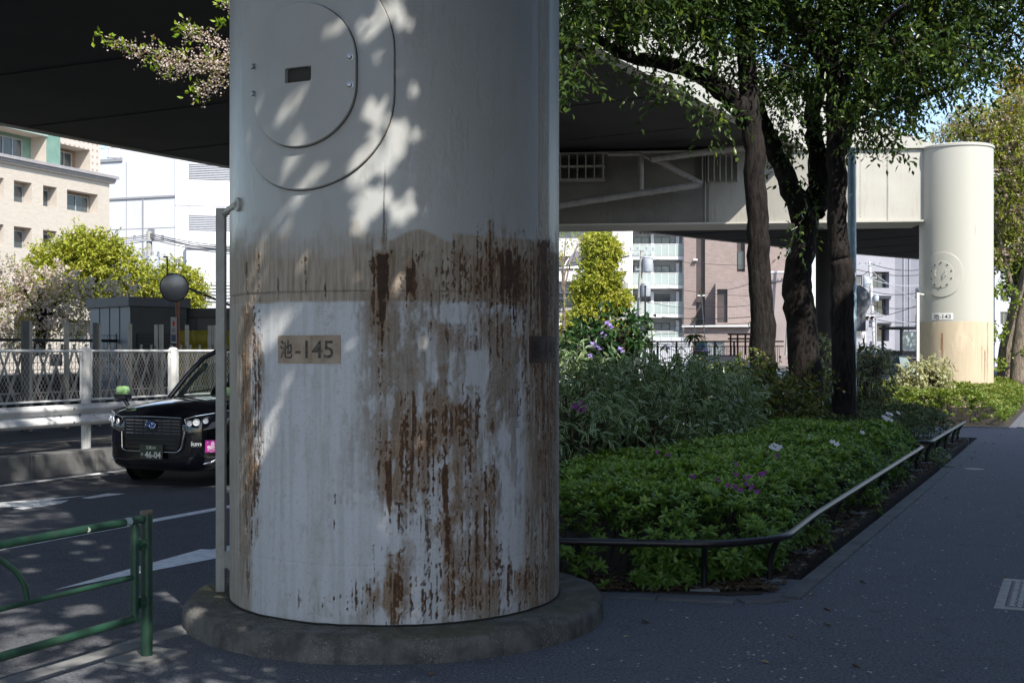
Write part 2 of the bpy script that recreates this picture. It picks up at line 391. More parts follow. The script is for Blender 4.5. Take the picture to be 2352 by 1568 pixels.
# ================================================================ the rusty pier
PC=Vector((-.711,7.50,0)); PR=1.0
def cylpt(th,z,r=PR): return Vector((PC.x+r*math.sin(th),PC.y-r*math.cos(th),z))
def cyl(px,py):
    k=(px-1176)/2800; a=1+k*k; b=-2*(k*PC.x+PC.y); c=PC.x**2+PC.y**2-PR**2
    D=max(0,b*b-4*a*c); Y=(-b-math.sqrt(D))/(2*a); x=k*Y
    return math.atan2(x-PC.x,PC.y-Y), CAMH-(py-805)/2800*Y
def stainmat():
    m,nt,b=new_mat('weathered pier paint')
    a1=nt.nodes.new('ShaderNodeAttribute'); a1.attribute_name='stain'
    a2=nt.nodes.new('ShaderNodeAttribute'); a2.attribute_name='coats'
    s1=nt.nodes.new('ShaderNodeSeparateColor'); nt.links.new(a1.outputs['Color'],s1.inputs[0])
    s2=nt.nodes.new('ShaderNodeSeparateColor'); nt.links.new(a2.outputs['Color'],s2.inputs[0])
    rust,grime,dark=s1.outputs; top,band,clean=s2.outputs
    v=coords(nt); vst=coords(nt,(60,60,5)); vst2=coords(nt,(25,25,1.2))
    fine=noise(nt,105,5,.75,v); med=noise(nt,28,4,.6,v); streak=noise(nt,1,5,.6,vst); st2=noise(nt,1,4,.6,vst2)
    low=mixc(nt,ramp(nt,st2,.4,.65),(.505,.515,.54),(.44,.445,.45)); low=mixc(nt,mathn(nt,'MULTIPLY',ramp(nt,noise(nt,62,4,.75,v),.55,.68),.55),low,(.27,.245,.21))
    low=mixc(nt,mathn(nt,'MULTIPLY',ramp(nt,med,.55,.75),.4),low,(.37,.355,.33))
    up=mixc(nt,ramp(nt,noise(nt,1.5,3,.5,v),.3,.7),(.385,.392,.39),(.36,.366,.36))
    bnd=mixc(nt,ramp(nt,streak,.35,.7),(.36,.31,.255),(.235,.185,.135))
    col=mixc(nt,band,low,bnd); col=mixc(nt,top,col,up)
    gw=mixc(nt,ramp(nt,streak,.3,.7),(.30,.205,.13),(.19,.12,.072))
    g=mathn(nt,'MULTIPLY',grime,mathn(nt,'ADD',.45,mathn(nt,'MULTIPLY',fine,1.0)),clamp=True)
    gc=mixc(nt,ramp(nt,streak,.35,.7),(.27,.225,.175),(.17,.135,.10))
    gc=mixc(nt,clean,gc,gw); col=mixc(nt,g,col,gc)
    rr=mathn(nt,'ADD',rust,mathn(nt,'MULTIPLY',mathn(nt,'SUBTRACT',fine,.5),.95))
    rr=mathn(nt,'ADD',rr,mathn(nt,'MULTIPLY',mathn(nt,'SUBTRACT',streak,.5),.35))
    rf=ramp(nt,rr,.20,1.0)
    rc=mixc(nt,ramp(nt,med,.3,.7),(.150,.066,.030),(.25,.128,.056))
    rc=mixc(nt,mathn(nt,'MULTIPLY',dark,.82),rc,(.030,.017,.013))
    col=mixc(nt,rf,col,rc)
    nt.links.new(col,b.inputs['Base Color'])
    rg=mathn(nt,'ADD',.34,mathn(nt,'MULTIPLY',mathn(nt,'MAXIMUM',rf,mathn(nt,'SUBTRACT',1.0,top)),.4))
    nt.links.new(rg,b.inputs['Roughness']); b.inputs['Specular IOR Level'].default_value=.45
    h=mathn(nt,'MULTIPLY',mathn(nt,'ADD',mathn(nt,'MULTIPLY',fine,.6),med),mathn(nt,'ADD',mathn(nt,'MAXIMUM',rf,mathn(nt,'MULTIPLY',grime,.6)),.06))
    bump(nt,b,h,.9,.02)
    return m
M_pier=stainmat()
NEAR=thing('viaduct_pier',(PC.x,PC.y,0),'huge round steel pier with peeling rusty lower half and oval hatch, beside the green railing','pier')
# --- stains: (photo x, y from, y to, width, strength, dark) laid on the real surface
RUST=[(878,572,700,15,1.25,1),(878,690,770,11,1.0,.9),(876,760,905,6,.5,.4),(866,575,690,16,.55,.5),
(942,600,700,10,1.0,.55),(950,650,690,12,.7,.3),(985,640,695,10,.6,.2),(960,580,640,18,.35,.2),(1010,655,690,8,.45,.2),
(1070,580,690,34,.42,.15),(1090,600,700,10,.5,.25),(1128,568,700,8,.8,.55),(1150,566,705,9,.9,.6),(1168,575,720,8,1.0,.7),(1186,575,700,10,.85,.5),(1205,585,700,8,.8,.45),(1222,590,740,7,.85,.5),(1232,560,760,6,.7,.4),
(1252,556,760,15,1.2,.85),(1250,760,850,15,1.05,.75),(1253,850,1130,12,.75,.45),(1256,1130,1375,9,.55,.3),(1237,840,1000,5,.4,.2),
(590,575,700,9,.42,.15),(568,600,690,6,.35,.1),(700,585,680,6,.35,.1),(640,600,690,4,.2,.1),(748,640,700,5,.25,0),
(588,700,860,8,.5,.15),(590,770,960,9,.75,.25),(560,800,1000,8,.6,.15),(575,950,1130,8,.9,.3),(586,1060,1240,8,.9,.35),(566,1100,1250,6,.6,.2),(578,1240,1330,6,.4,.1),(600,960,1100,6,.4,.1),(552,700,1250,5,.35,0),
(1000,735,790,14,.5,.25),(1012,750,800,6,.6,.3),(1035,745,800,5,.5,.2),(1140,735,800,12,.5,.2),(1165,745,800,16,.5,.2),(1195,770,830,9,.55,.2),(1215,760,820,6,.5,.2),
(1130,690,790,16,.45,.2),(1180,700,790,14,.5,.25),(1205,860,920,8,.4,.1),(1160,830,920,7,.45,.15),(1110,930,985,18,.45,.15),(1075,935,980,10,.4,.1),(1190,890,960,8,.4,.1),
(935,900,1000,14,.5,.25),(905,1000,1060,22,.7,.35),(945,940,1060,16,.8,.4),(975,960,1050,18,.75,.4),(1010,940,1030,22,.75,.35),(1020,1000,1050,18,.7,.3),(1060,965,1060,8,.6,.25),
(893,1030,1220,11,1.0,.55),(903,1080,1200,10,.8,.35),(880,1060,1130,8,.5,.3),(935,1040,1130,14,.6,.25),(965,1060,1150,10,.5,.2),
(1000,1040,1120,16,.75,.35),(1022,1060,1200,11,1.0,.45),(1026,1180,1370,11,1.1,.4),(1008,1090,1230,7,.6,.2),(1045,1080,1260,10,.55,.2),(1052,1250,1330,7,.5,.2),
(1075,1050,1140,12,.5,.2),(1125,1060,1150,9,.5,.2),(1130,1140,1220,8,.6,.25),(1120,1170,1330,9,.7,.2),(1140,1210,1300,8,.6,.2),(1100,1230,1320,18,.5,.2),(1165,1290,1340,8,.5,.3),
(770,1160,1200,8,.5,.2),(758,1170,1200,4,.4,.1),(885,1285,1330,9,.8,.4),(895,1320,1435,13,1.1,.45),(870,1350,1400,22,.6,.25),(925,1345,1390,28,.5,.2),(820,1365,1395,22,.4,.2),(760,1370,1400,12,.35,.2),(980,1360,1400,26,.5,.2),(1040,1365,1410,22,.55,.2),(1085,1330,1400,14,.7,.3),(1125,1330,1400,16,.6,.25),(1190,1330,1390,20,.45,.15),(1230,1300,1390,12,.5,.15),
(1213,1270,1380,4,.5,.3),(1238,1150,1290,6,.5,.2),(1195,1315,1330,12,.8,.9),(1280,560,700,7,.5,.4),(1272,700,860,8,.7,.5)]
GRIME=[(880,700,1010,62,.75),(920,760,1000,50,.6),(760,690,770,10,.35),(735,690,800,6,.45),(700,770,900,30,.15),(560,690,1360,30,.75),(600,700,980,14,.6),
(1010,700,1000,60,.55),(1090,700,960,60,.5),(1180,700,1050,52,.6),(1000,900,1180,85,.6),(1110,900,1200,60,.5),(900,1000,1215,55,.45),(940,1180,1215,110,.22),
(1245,690,1380,34,1.0),(1270,560,1380,18,.8),(1020,1040,1400,40,.5),(1120,1120,1400,45,.5),(900,1270,1440,34,.5),(950,1345,1440,210,.32),(1150,1360,1420,120,.6),(1240,1380,1420,60,.7),(640,900,1360,6,.2),(705,900,1250,5,.15),(800,960,1215,16,.25),(770,1150,1210,18,.3),(985,690,730,120,.35)]
ZONE=[(1168,565,695,72,.55),(1020,590,695,95,.20),(1100,575,640,60,.22),(985,900,1060,100,.46),(925,1020,1210,52,.50),(1025,1040,1390,42,.50),(1120,1050,1350,42,.36),(1000,1345,1412,270,.30),(1130,1300,1410,130,.30),(572,700,1330,34,.40),(1256,690,1385,36,.48),(1100,735,800,115,.24),(1150,800,980,95,.20),(880,690,760,40,.35),(900,1270,1435,34,.45),(1062,930,1010,50,.35),(1095,1180,1330,40,.25),(770,1150,1205,16,.3),(640,1360,1420,120,.08)]
CLEAN=[(1095,845,30,40,.9),(1040,720,34,22,.7),(990,820,14,60,.6),(1190,1240,26,60,.75),(1160,1100,18,60,.3),(690,1290,70,70,.4),(700,1040,90,160,.4)]
def pier_mesh(PC,PR,TH,ZZ,near):
    T,Z=np.meshgrid(TH,ZZ); u=T*PR; v=Z
    rust=np.zeros_like(T); dark=np.zeros_like(T); grime=np.zeros_like(T); clean=np.zeros_like(T)
    S=fbm(u*26,v*2.2,4,1); S2=fbm(u*9,v*1.0,3,8); B=fbm(u*13,v*13,4,2); F=fbm(u*45,v*40,3,3); Wb=fbm(u*3,v*5,3,5)-.5
    if near:
        uu=u+.03*Wb
        def eq(x):
            r=np.empty(x.size); r[np.argsort(x,axis=None)]=np.linspace(0,1,x.size); return r.reshape(x.shape)
        Sn=eq(.58*fbm(u*92,v*3.0,4,1)+.22*fbm(u*30,v*15,4,2)+.42*fbm(u*120,v*55,3,3)); Gn=eq(.45*fbm(u*24,v*2.0,4,41)+.45*fbm(u*9,v*6,4,42)+.22*fbm(u*55,v*30,3,43))
        I=np.zeros_like(T); Dk=np.zeros_like(T); Gf=np.zeros_like(T)
        def stroke(x,y0,y1,wd,soft):
            th,z1=cyl(x,y0); _,z0=cyl(x,y1); w_=wd*6.6/2800/max(.38,math.cos(th+.09)); ln=max(z1-z0,.02)
            q=np.exp(-(np.abs(uu-th*PR)/w_)**(2.2 if soft else 3))
            tp_=.11 if soft else .03; vp=sst(z1+tp_,z1-tp_,v+(.30 if soft else .08)*(B-.5)+(.22*(S-.5) if soft else 0))*(1-.45*np.clip((z1-v)/ln,0,1))*sst(z0-.25*ln-.03,z0+.25*ln+.01,v+.10*(S-.5)); return q*vp
        for (x,y0,y1,wd,st,dk) in RUST:
            e=stroke(x,y0,y1,wd*1.35,0); I=np.maximum(I,e*st*.86); Dk=np.maximum(Dk,e*dk); Gf=np.maximum(Gf,stroke(x,y0-4,y1+30,wd*2.6,1)*st*.75)
        for (x,y0,y1,wd,st) in ZONE: I=1-(1-I)*(1-np.clip(stroke(x,y0,y1,wd,1)*st,0,1)); Gf=np.maximum(Gf,stroke(x,y0-8,y1+20,wd*1.2,1)*min(1,st*1.5))
        for (x,y0,y1,wd,st) in GRIME: Gf=1-(1-Gf)*(1-np.clip(stroke(x,y0,y1,wd*1.1,1)*st*.85,0,1))
        low=sst(1.90,1.86,v)
        right=sst(-.25,.25,T)
        Gf=np.maximum(Gf,low*(.12+.30*right)); I=np.maximum(I,low*(.012+.075*right)); I=np.maximum(I,(1-low)*sst(2.2,2.1,v)*(.03+.10*right))
        for (x,y,wx,wy,st) in CLEAN:
            th,z=cyl(x,y); wx*=6.6/2800; wy*=6.6/2800
            c=sst(1.15,.8,np.abs(u-th*PR)/wx+.6*(B-.5))*sst(1.15,.8,np.abs(v-z)/wy+.6*(B-.5)); clean=np.maximum(clean,c*st)
        I*=1-.9*clean; Gf*=1-.75*clean; warm=np.clip(I*1.5,0,1); Gf=np.maximum(Gf,np.clip(I*1.15,0,.95)); I=I*.66
        rust=sst(1-I-.26,1-I+.26,Sn)*sst(0,.10,I)
        grime=np.clip(sst(1-Gf-.42,1-Gf+.42,Gn)*(.25+.75*np.clip(Gf*1.3,0,1)),0,1)
        dark=np.clip(Dk*1.05,0,1)*sst(.25,.65,Sn)+.42*sst(1-I*.42-.05,1-I*.42+.05,Sn)*sst(0,.05,I)
        for (x,y0,y1,wd,k_) in ((878,574,712,14,1.0),(880,690,745,9,.8),(942,625,690,8,.75),(1249,552,840,8,.6),(1168,575,690,6,.75),(1150,575,690,5,.7),(1186,590,690,6,.65),(1022,1060,1190,7,.5),(893,1060,1190,7,.5)):
            cst=stroke(x,y0,y1,wd*1.15,0)*(.55+.9*fbm(u*60,v*14,4,71)); cf=sst(.38,.66,cst); rust=np.maximum(rust,cf*1.25); dark=np.maximum(dark,cf*k_*1.15)
        # thin trickle from the hatch down to the dark patch
        for x,w_,st in ((882,.006,.8),(878,.004,.55),(889,.003,.5)):
            th,_=cyl(x,450); q=np.clip(1-np.abs(u+.012*(fbm(v*3,v*0,2,31+x)-.5)-th)/w_,0,1); vv=sst(2.72,2.45,v)*sst(2.1,2.2,v) if x==882 else sst(2.42,2.33,v)*sst(2.1,2.2,v)
            rust=np.maximum(rust,q*vv*st)
        for x,y in ((599,170),(599,232),(808,148),(808,212)):     # below the four bolts
            th,z=cyl(x,y); q=np.clip(1-np.abs(u-th)/.016,0,1); rust=np.maximum(rust,q*1.1*sst(z+.02,z-.01,v)*sst(z-.14,z-.03,v))
        st_=sst(.085,.058,np.abs(u-1.12+.01*(fbm(v*2,v*0,2,77)-.5)))*sst(2.0,2.2,v); grime=np.maximum(grime,st_*(.70+.3*S)); warm=np.maximum(warm,st_*.45)
        zb=2.185+.03*sst(.25,-.5,T)-.0*T
        edge=zb+.05*(fbm(u*1.6,u*0+2,3,12)-.5)+np.where((T>.40)&(T<1.0),.055,0)+.07*np.exp(-((T-.22)/.12)**2)
        soft=np.where(T<.05,.13,.012)
        top=sst(-1,1,(v-edge+soft*.8*(B-.5)*2)/soft)
        lowedge=1.868+.012*(fbm(u*7,u*0,3,13)-.5)+.05*(T>.62)*(fbm(u*5,u*0,2,14)-.5)
        band=sst(-.008,.008,v-lowedge)
        band=np.maximum(band,.55*sst(.75,.95,T)*low*sst(.4,.6,S2)); 
        # side coats: beige at both flanks
        band=np.maximum(band,low*.85*sst(-.80,-.88,T+.12*(S2-.5)))
        band=np.maximum(band,low*.7*sst(.86,.93,T+.1*(S2-.5)))
        rust=np.where(v>2.25,np.minimum(rust,.9),rust)
        disp=.006*np.clip(rust-.25,0,1)*(B-.35)*2+.0025*np.clip(grime,0,1)*(F-.5)
        seam=.004*np.exp(-((v-1.925)/.004)**2)+.002*np.exp(-((v-.455)/.004)**2); disp=disp-seam
        dk=np.clip(dark,0,1)
        grime=np.maximum(grime,.9*np.exp(-((v-1.925)/.005)**2))
    else:
        for (x,y0,y1,wd,st) in ((2140,765,800,5,.5),(2164,760,895,6,.85),(2166,830,895,5,.8),(2185,768,790,3,.4),(2205,765,800,5,.45),(2228,765,785,5,.5),(2232,770,800,5,.45),(2240,510,545,2.5,.6),(2255,790,880,5,.55),(2268,735,900,6,.75),(2262,800,895,5,.7),(2216,735,760,3,.3),(2172,600,608,30,.0)):
            k=(x-1176)/2800; a=1+k*k; b=-2*(k*PC.x+PC.y); c=PC.x**2+PC.y**2-PR**2; Y=(-b-math.sqrt(max(0,b*b-4*a*c)))/(2*a)
            th=math.atan2(k*Y-PC.x,PC.y-Y); z1=CAMH-(y0-805)/2800*Y; z0=CAMH-(y1-805)/2800*Y; w_=wd*36/2800
            q=np.clip(1-np.abs(u+.03*Wb-th*PR)/w_,0,1); vp=sst(z1+.03,z1-.1,v)*(1-.5*np.clip((z1-v)/(z1-z0),0,1))*sst(z0-.2,z0+.1,v)
            rust=np.maximum(rust,q*vp*st*(.4+.9*S))
        rust*=1.25
        top=sst(2.40,2.46,v+.03*(B-.5)); band=np.zeros_like(T); grime=.9*sst(2.46,2.40,v)*sst(.42,.7,fbm(u*3,v*1.2,4,51))*sst(.3,1.4,v); dk=0*T; disp=0*T; warm=0*T
        disp=disp-.006*np.exp(-((v-2.43)/.01)**2)
    nT=len(TH); nZ=len(ZZ); rr=PR+disp
    X=np.stack([rr*np.sin(T),-rr*np.cos(T),Z],-1).reshape(-1,3)
    i=np.arange(nZ-1)[:,None]*nT; j=np.arange(nT)[None,:]; j2=(j+1)%nT
    F4=np.stack([i+j,i+j2,i+nT+j2,i+nT+j],-1).reshape(-1,4)
    me=bpy.data.meshes.new('column'); me.vertices.add(len(X)); me.vertices.foreach_set('co',X.ravel())
    me.loops.add(F4.size); me.loops.foreach_set('vertex_index',F4.ravel().astype(np.int32))
    me.polygons.add(len(F4)); me.polygons.foreach_set('loop_start',(np.arange(len(F4))*4).astype(np.int32)); me.polygons.foreach_set('loop_total',np.full(len(F4),4,np.int32))
    me.update(calc_edges=True); me.polygons.foreach_set('use_smooth',[True]*len(F4))
    one=np.ones_like(T)
    for nm,ch in (('stain',(rust,grime,dk,one)),('coats',(top,band,warm,one))):
        a=me.attributes.new(nm,'FLOAT_COLOR','POINT'); a.data.foreach_set('color',np.clip(np.stack(ch,-1),0,1.5).astype(np.float32).ravel())
    return me
TH=np.radians(np.concatenate([np.linspace(-112,112,620),np.linspace(114,246,40)]))
ZZ=np.concatenate([np.linspace(.05,2.6,560),np.linspace(2.61,4.2,110),np.linspace(4.3,7.6,10)])
link('column',pier_mesh(PC,PR,TH,ZZ,True),M_pier,NEAR)
# seam welds
# --- hatch: outer rim plate and inner cover, bent round the pier
M_hatch=surf('hatch paint',(.375,.378,.37),(.345,.345,.335),3,.38,dirt=(.3,.25,.18,.2))
TH0=R(-24.2); ZH=3.087
def stadium(r,h,n=28):
    return [(r*math.cos(a),h+r*math.sin(a)) for a in [math.pi*i/n for i in range(n+1)]]+[(r*math.cos(a),-h+r*math.sin(a)) for a in [math.pi+math.pi*i/n for i in range(n+1)]]
def bent_plate(outline,th0,z0,r0,r1,pc=PC,pr=PR,hole=None,rings=10):
    mb=MB(); pts=outline; n=len(pts)
    def q(a,b,r): th=th0+a/pr; return Vector((pc.x+r*math.sin(th),pc.y-r*math.cos(th),z0+b))
    vs=[];fs=[]; lev=[k/rings for k in range(rings,0,-1)]
    bev=.004
    vs+=[q(a,b,r0) for a,b in pts]; vs+=[q(a,b,r1-bev) for a,b in pts]
    for k in lev:
        f=k if k<1 else 1-bev/.4
        if hole and k<=lev[-1]: continue
        vs+=[q(a*f,b*f,r1) for a,b in pts]
    L=len(vs)//n
    for i in range(L-1):
        for j in range(n): fs.append((i*n+j,i*n+(j+1)%n,(i+1)*n+(j+1)%n,(i+1)*n+j))
    if not hole: vs.append(q(0,0,r1)); c=len(vs)-1; fs+=[((L-1)*n+j,(L-1)*n+(j+1)%n,c) for j in range(n)]
    else:
        # inner ring of the rectangular slot
        hx,hz=hole; seg=[]
        for a,b in pts:
            k=min(hx/abs(a) if abs(a)>1e-6 else 9,hz/abs(b) if abs(b)>1e-6 else 9); seg.append((a*k,b*k))
        vs+=[q(a,b,r1) for a,b in seg]; vs+=[q(a,b,r0-.0) for a,b in seg]
        for i in (L-1,L):
            for j in range(n): fs.append((i*n+j,i*n+(j+1)%n,(i+1)*n+(j+1)%n,(i+1)*n+j))
    mb.add(vs,fs); return mb
def bent_rect(w_,h,th0,z0,r0,r1,pc=PC,pr=PR,n=10):
    pts=[(-w_/2+w_*i/n,h/2) for i in range(n,-1,-1)]+[(-w_/2+w_*i/n,-h/2) for i in range(n+1)]
    mb=MB(); vs=[]; fs=[]
    for r in (r0,r1): vs+=[(pc.x+r*math.sin(th0+a/pr),pc.y-r*math.cos(th0+a/pr),z0+b) for a,b in pts]
    m=len(pts)
    for j in range(m): fs.append((j,(j+1)%m,m+(j+1)%m,m+j))
    for i in range(n): fs.append((m+n-i,m+n-i-1,m+n+2+i,m+n+1+i))
    mb.add(vs,fs); return mb
HT=build(bent_plate(stadium(.506,.11),TH0,ZH,PR-.01,PR+.020),'hatch_rim',M_hatch,NEAR,smooth=30)
TH1=R(-24.9)
build(bent_plate(stadium(.323,.064),TH1,ZH,PR+.0,PR+.048,hole=(.082,.040),rings=8),'hatch_cover',M_hatch,HT,smooth=30)
build(bent_rect(.172,.088,TH1,ZH,PR+.019,PR+.0225),'slot_back',plain('slot dark',(.035,.033,.03),.8),HT)
M_dark_joint=surf('dark paint joint',(.06,.05,.04),(.13,.11,.09),14,.9)  # dark line round both hatch plates
for (ol,t0_,r_,w_) in ((stadium(.5075,.11),TH0,PR+.004,.0042),(stadium(.3245,.064),TH1,PR+.0225,.0035)):
    mb=MB(); pts=[cylpt(t0_+a/PR,ZH+b,r_) for a,b in ol]; mb.tube(pts+[pts[0]],w_,5,cap=False); build(mb,'paint_joint',M_dark_joint,HT)
M_bolt=surf('zinc bolt',(.42,.42,.43),(.3,.3,.3),40,.35,metal=.9)
for px,py in ((599,158),(599,220),(809,136),(809,200)):
    th,z=cyl(px,py); nrm=Vector((math.sin(th),-math.cos(th),0)); mb=MB(); c=cylpt(th,z,PR+.046)
    mb.lathe(c,[(.021,0),(.021,.004),(.014,.005)],16,nrm); mb.lathe(c+nrm*.004,[(.0155,0),(.0155,.012),(.012,.015),(0,.015)],6,nrm)
    build(mb,'hatch_bolt',M_bolt,HT)
# --- number plates, written on the pier
M_ink=surf('faded black paint',(.025,.023,.025),(.13,.105,.085),38,.7)
M_plate=surf('stained beige plate',(.36,.29,.22),(.27,.2,.14),9,.6,dirt=(.12,.07,.04,.6))
M_plate_r=surf('rust brown plate',(.075,.04,.03),(.045,.026,.022),9,.65,dirt=(.03,.02,.015,.7))
M_ink_r=surf('ink on rusty plate',(.02,.015,.015),(.03,.02,.018),60,.7)
def bent_text(body,h,w_,th0,z0,r,name,mat,parent,pc=PC,pr=PR,bold=.0):
    x,y,f=text_mb(body,h,None,None,None,w_,bold=bold); mb=MB()
    mb.add([(pc.x+r*math.sin(th0+a/pr),pc.y-r*math.cos(th0+a/pr),z0+b) for a,b in zip(x,y)],f); return build(mb,name,mat,parent,recalc=False)
tha,za=cyl(706,801); thb,zb_=cyl(1215,790)
tag(build(bent_rect(.395,.152,tha,1.612,PR-.005,PR+.005),'number_plate',M_plate,NEAR),'beige number plate with black characters')
pl=[o for o in NEAR.children if o.name.startswith('number_plate')][-1]
bent_text('池',.100,.088,tha-.138,1.612,PR+.0065,'lettering',M_ink,pl,bold=.015)
bent_text('-145',.096,.232,tha+.042,1.612,PR+.0065,'lettering',M_ink,pl,bold=.01)
pl=build(bent_rect(.395,.152,thb+.197,1.612,PR-.005,PR+.005),'number_plate',M_plate_r,NEAR); pl['label']='rust brown number plate'
bent_text('池',.100,.088,thb+.197-.138,1.612,PR+.0065,'lettering',M_ink_r,pl,bold=.015)
bent_text('-145',.096,.232,thb+.197+.042,1.612,PR+.0065,'lettering',M_ink_r,pl,bold=.01)
# --- plinth
M_plinth=None
def plinthmat():
    m,nt,b=new_mat('mossy concrete'); v=coords(nt)
    col=mixc(nt,ramp(nt,noise(nt,7,5,.65,v),.35,.65),(.15,.145,.135),(.075,.072,.065))
    g=nt.nodes.new('ShaderNodeNewGeometry'); sx=nt.nodes.new('ShaderNodeSeparateXYZ'); nt.links.new(g.outputs['Normal'],sx.inputs[0])
    moss=mathn(nt,'MULTIPLY',ramp(nt,sx.outputs[2],.6,.95),ramp(nt,noise(nt,2.3,4,.6,v),.42,.62))
    col=mixc(nt,mathn(nt,'MULTIPLY',moss,.75),col,(.085,.08,.035))
    agg=ramp(nt,noise(nt,95,3,.7,v),.52,.66); ed=mathn(nt,'MULTIPLY',agg,ramp(nt,noise(nt,4,3,.6,v),.4,.6))
    col=mixc(nt,mathn(nt,'MULTIPLY',ed,.7),col,(.33,.32,.31))
    col=mixc(nt,mathn(nt,'MULTIPLY',ramp(nt,noise(nt,1,4,.6,coords(nt,(14,14,1.5))),.5,.7),.5),col,(.04,.038,.033))
    nt.links.new(col,b.inputs['Base Color']); b.inputs['Roughness'].default_value=.92
    bump(nt,b,mathn(nt,'ADD',noise(nt,60,4,.7,v),noise(nt,9,3,.6,v)),.8,.02); return m
M_plinth=plinthmat()
prof=[(1.275,-.14),(1.272,.0),(1.268,.06),(1.262,.095),(1.247,.118),(1.225,.130),(1.19,.135),(1.1,.136),(1.03,.136),(1.006,.133),(.99,.10)]
n=180; vs=[];fs=[]
for i,(r,z) in enumerate(prof):
    for k in range(n):
        a=2*math.pi*k/n; j=(fbm(np.array([math.cos(a)*4+9]),np.array([math.sin(a)*4+z*9+5]),4,6)[0]-.5)
        rr=r+(j*.035 if 0<i<8 else 0); zz=z+(j*.02 if 3<i<9 else 0)
        if 0<i<8 and abs((k-118)%n)<1: rr-=.012; zz-=.008
        vs.append((PC.x+rr*math.cos(a),PC.y+rr*math.sin(a),zz))
for i in range(len(prof)-1):
    for k in range(n): fs.append((i*n+k,i*n+(k+1)%n,(i+1)*n+(k+1)%n,(i+1)*n+k))
mb=MB(); mb.add(vs,fs); build(mb,'plinth',M_plinth,NEAR,smooth=50)
# dirt joint where column meets the plinth
mb=MB(); mb.tube([cylpt(2*math.pi*k/90,.137+.004*rnd.random(),1.004) for k in range(91)],.006,5,cap=False); build(mb,'joint',plain('joint dirt',(.02,.018,.015),.95),NEAR)

# --- square conduit beside the pier
M_cond=surf('beige grey conduit paint',(.33,.325,.30),(.27,.265,.24),8,.45,bmp=.1,bscale=40,dirt=(.12,.09,.06,.3))
def conduit(base,top_z,pipe_to,wd,label,flc=None):
    flc=flc or PC
    r=thing('cable_conduit',base,label,'conduit'); mb=MB(); b=Vector(base)
    ax=Vector((1,0,0)); h=top_z-b.z
    mb.box((b.x,b.y,b.z+h/2),(wd,wd,h)); o=build(mb,'duct',M_cond,r,bevel=.003)
    mb=MB(); d=(Vector(pipe_to)-Vector((b.x,b.y,top_z-wd*.5))); e=Vector(pipe_to)
    mb.tube([Vector((b.x+wd*.4,b.y,top_z-wd*.55)),e],wd*.42,12); build(mb,'elbow_pipe',M_cond,r,smooth=40)
    mb=MB(); dn=Vector((flc.x-e.x,flc.y-e.y,0)).normalized(); mb.lathe(e-dn*wd*.22,[(wd*.72,0),(wd*.72,wd*.3)],20,dn); build(mb,'flange',M_cond,r,smooth=40)
    return r
cx=P(508,1365,7.46); cb0=Vector((cx.x,cx.y,.134))
CD=conduit(cb0,2.475,cylpt(cyl(549,492)[0],2.44,PR+.005),.055,'tall square beige conduit rising from the mossy plinth at the rusty pier')
mb=MB(); bz=CAMH-(1283-805)/2800*7.46; mb.box((cb0.x+.06,cb0.y-.02,bz),(.075,.012,.105)); mb.box((cb0.x+.085,cb0.y-.05,bz),(.05,.06,.105))
BR=build(mb,'bracket',M_cond,CD,bevel=.004)
for dz in (-.028,.028): mb=MB(); mb.lathe((cb0.x+.088,cb0.y-.08,bz+dz),[(.013,0),(.013,.01),(.008,.016),(0,.016)],10,(0,-1,0)); build(mb,'bracket_bolt',M_cond,BR,smooth=40)

# ================================================================ the far pier with its cross beam
FC=Vector((12.93,35.5,0))
FAR=thing('viaduct_pier',FC,'tall sunlit cream pier with round hatch, standing among low lit bushes down the path','pier')
def farmat():
    m=M_pier.copy(); m.name='far pier paint'; return m
TH2=np.radians(np.concatenate([np.linspace(-110,110,180),np.linspace(114,246,30)])); ZZ2=np.concatenate([np.linspace(-.1,3.2,110),np.linspace(3.25,7.46,40)])
M_far=stainmat(); M_far.name='cream pier paint'
for n_ in M_far.node_tree.nodes:      # the far pier was painted cream over buff
    if n_.bl_idname=='ShaderNodeMix':
        for i in (6,7):
            c=tuple(round(x,3) for x in n_.inputs[i].default_value[:3])
            if c in ((.505,.515,.54),): n_.inputs[i].default_value=(.48,.40,.285,1)
            if c in ((.44,.445,.45),(.27,.245,.21)): n_.inputs[i].default_value=(.45,.365,.255,1)
            if c in ((.37,.355,.33),): n_.inputs[i].default_value=(.47,.37,.25,1)
            if c in ((.385,.392,.39),(.36,.366,.36)): n_.inputs[i].default_value=(.43,.42,.365,1)
            if c in ((.15,.066,.03),(.25,.128,.056)): n_.inputs[i].default_value=(.24,.105,.035,1)
            if c in ((.27,.225,.175),(.17,.135,.1)): n_.inputs[i].default_value=(.56,.46,.33,1)
link('column',pier_mesh(FC,1.02,TH2,ZZ2,False),M_far,FAR)
mb=MB(); mb.lathe((FC.x,FC.y,7.42),[(1.05,0),(1.05,.06),(1.0,.09),(0,.09)],48); build(mb,'cap_plate',M_cream,FAR,smooth=40)
M_rb=plain('rusty bolt',(.10,.06,.04),.6)
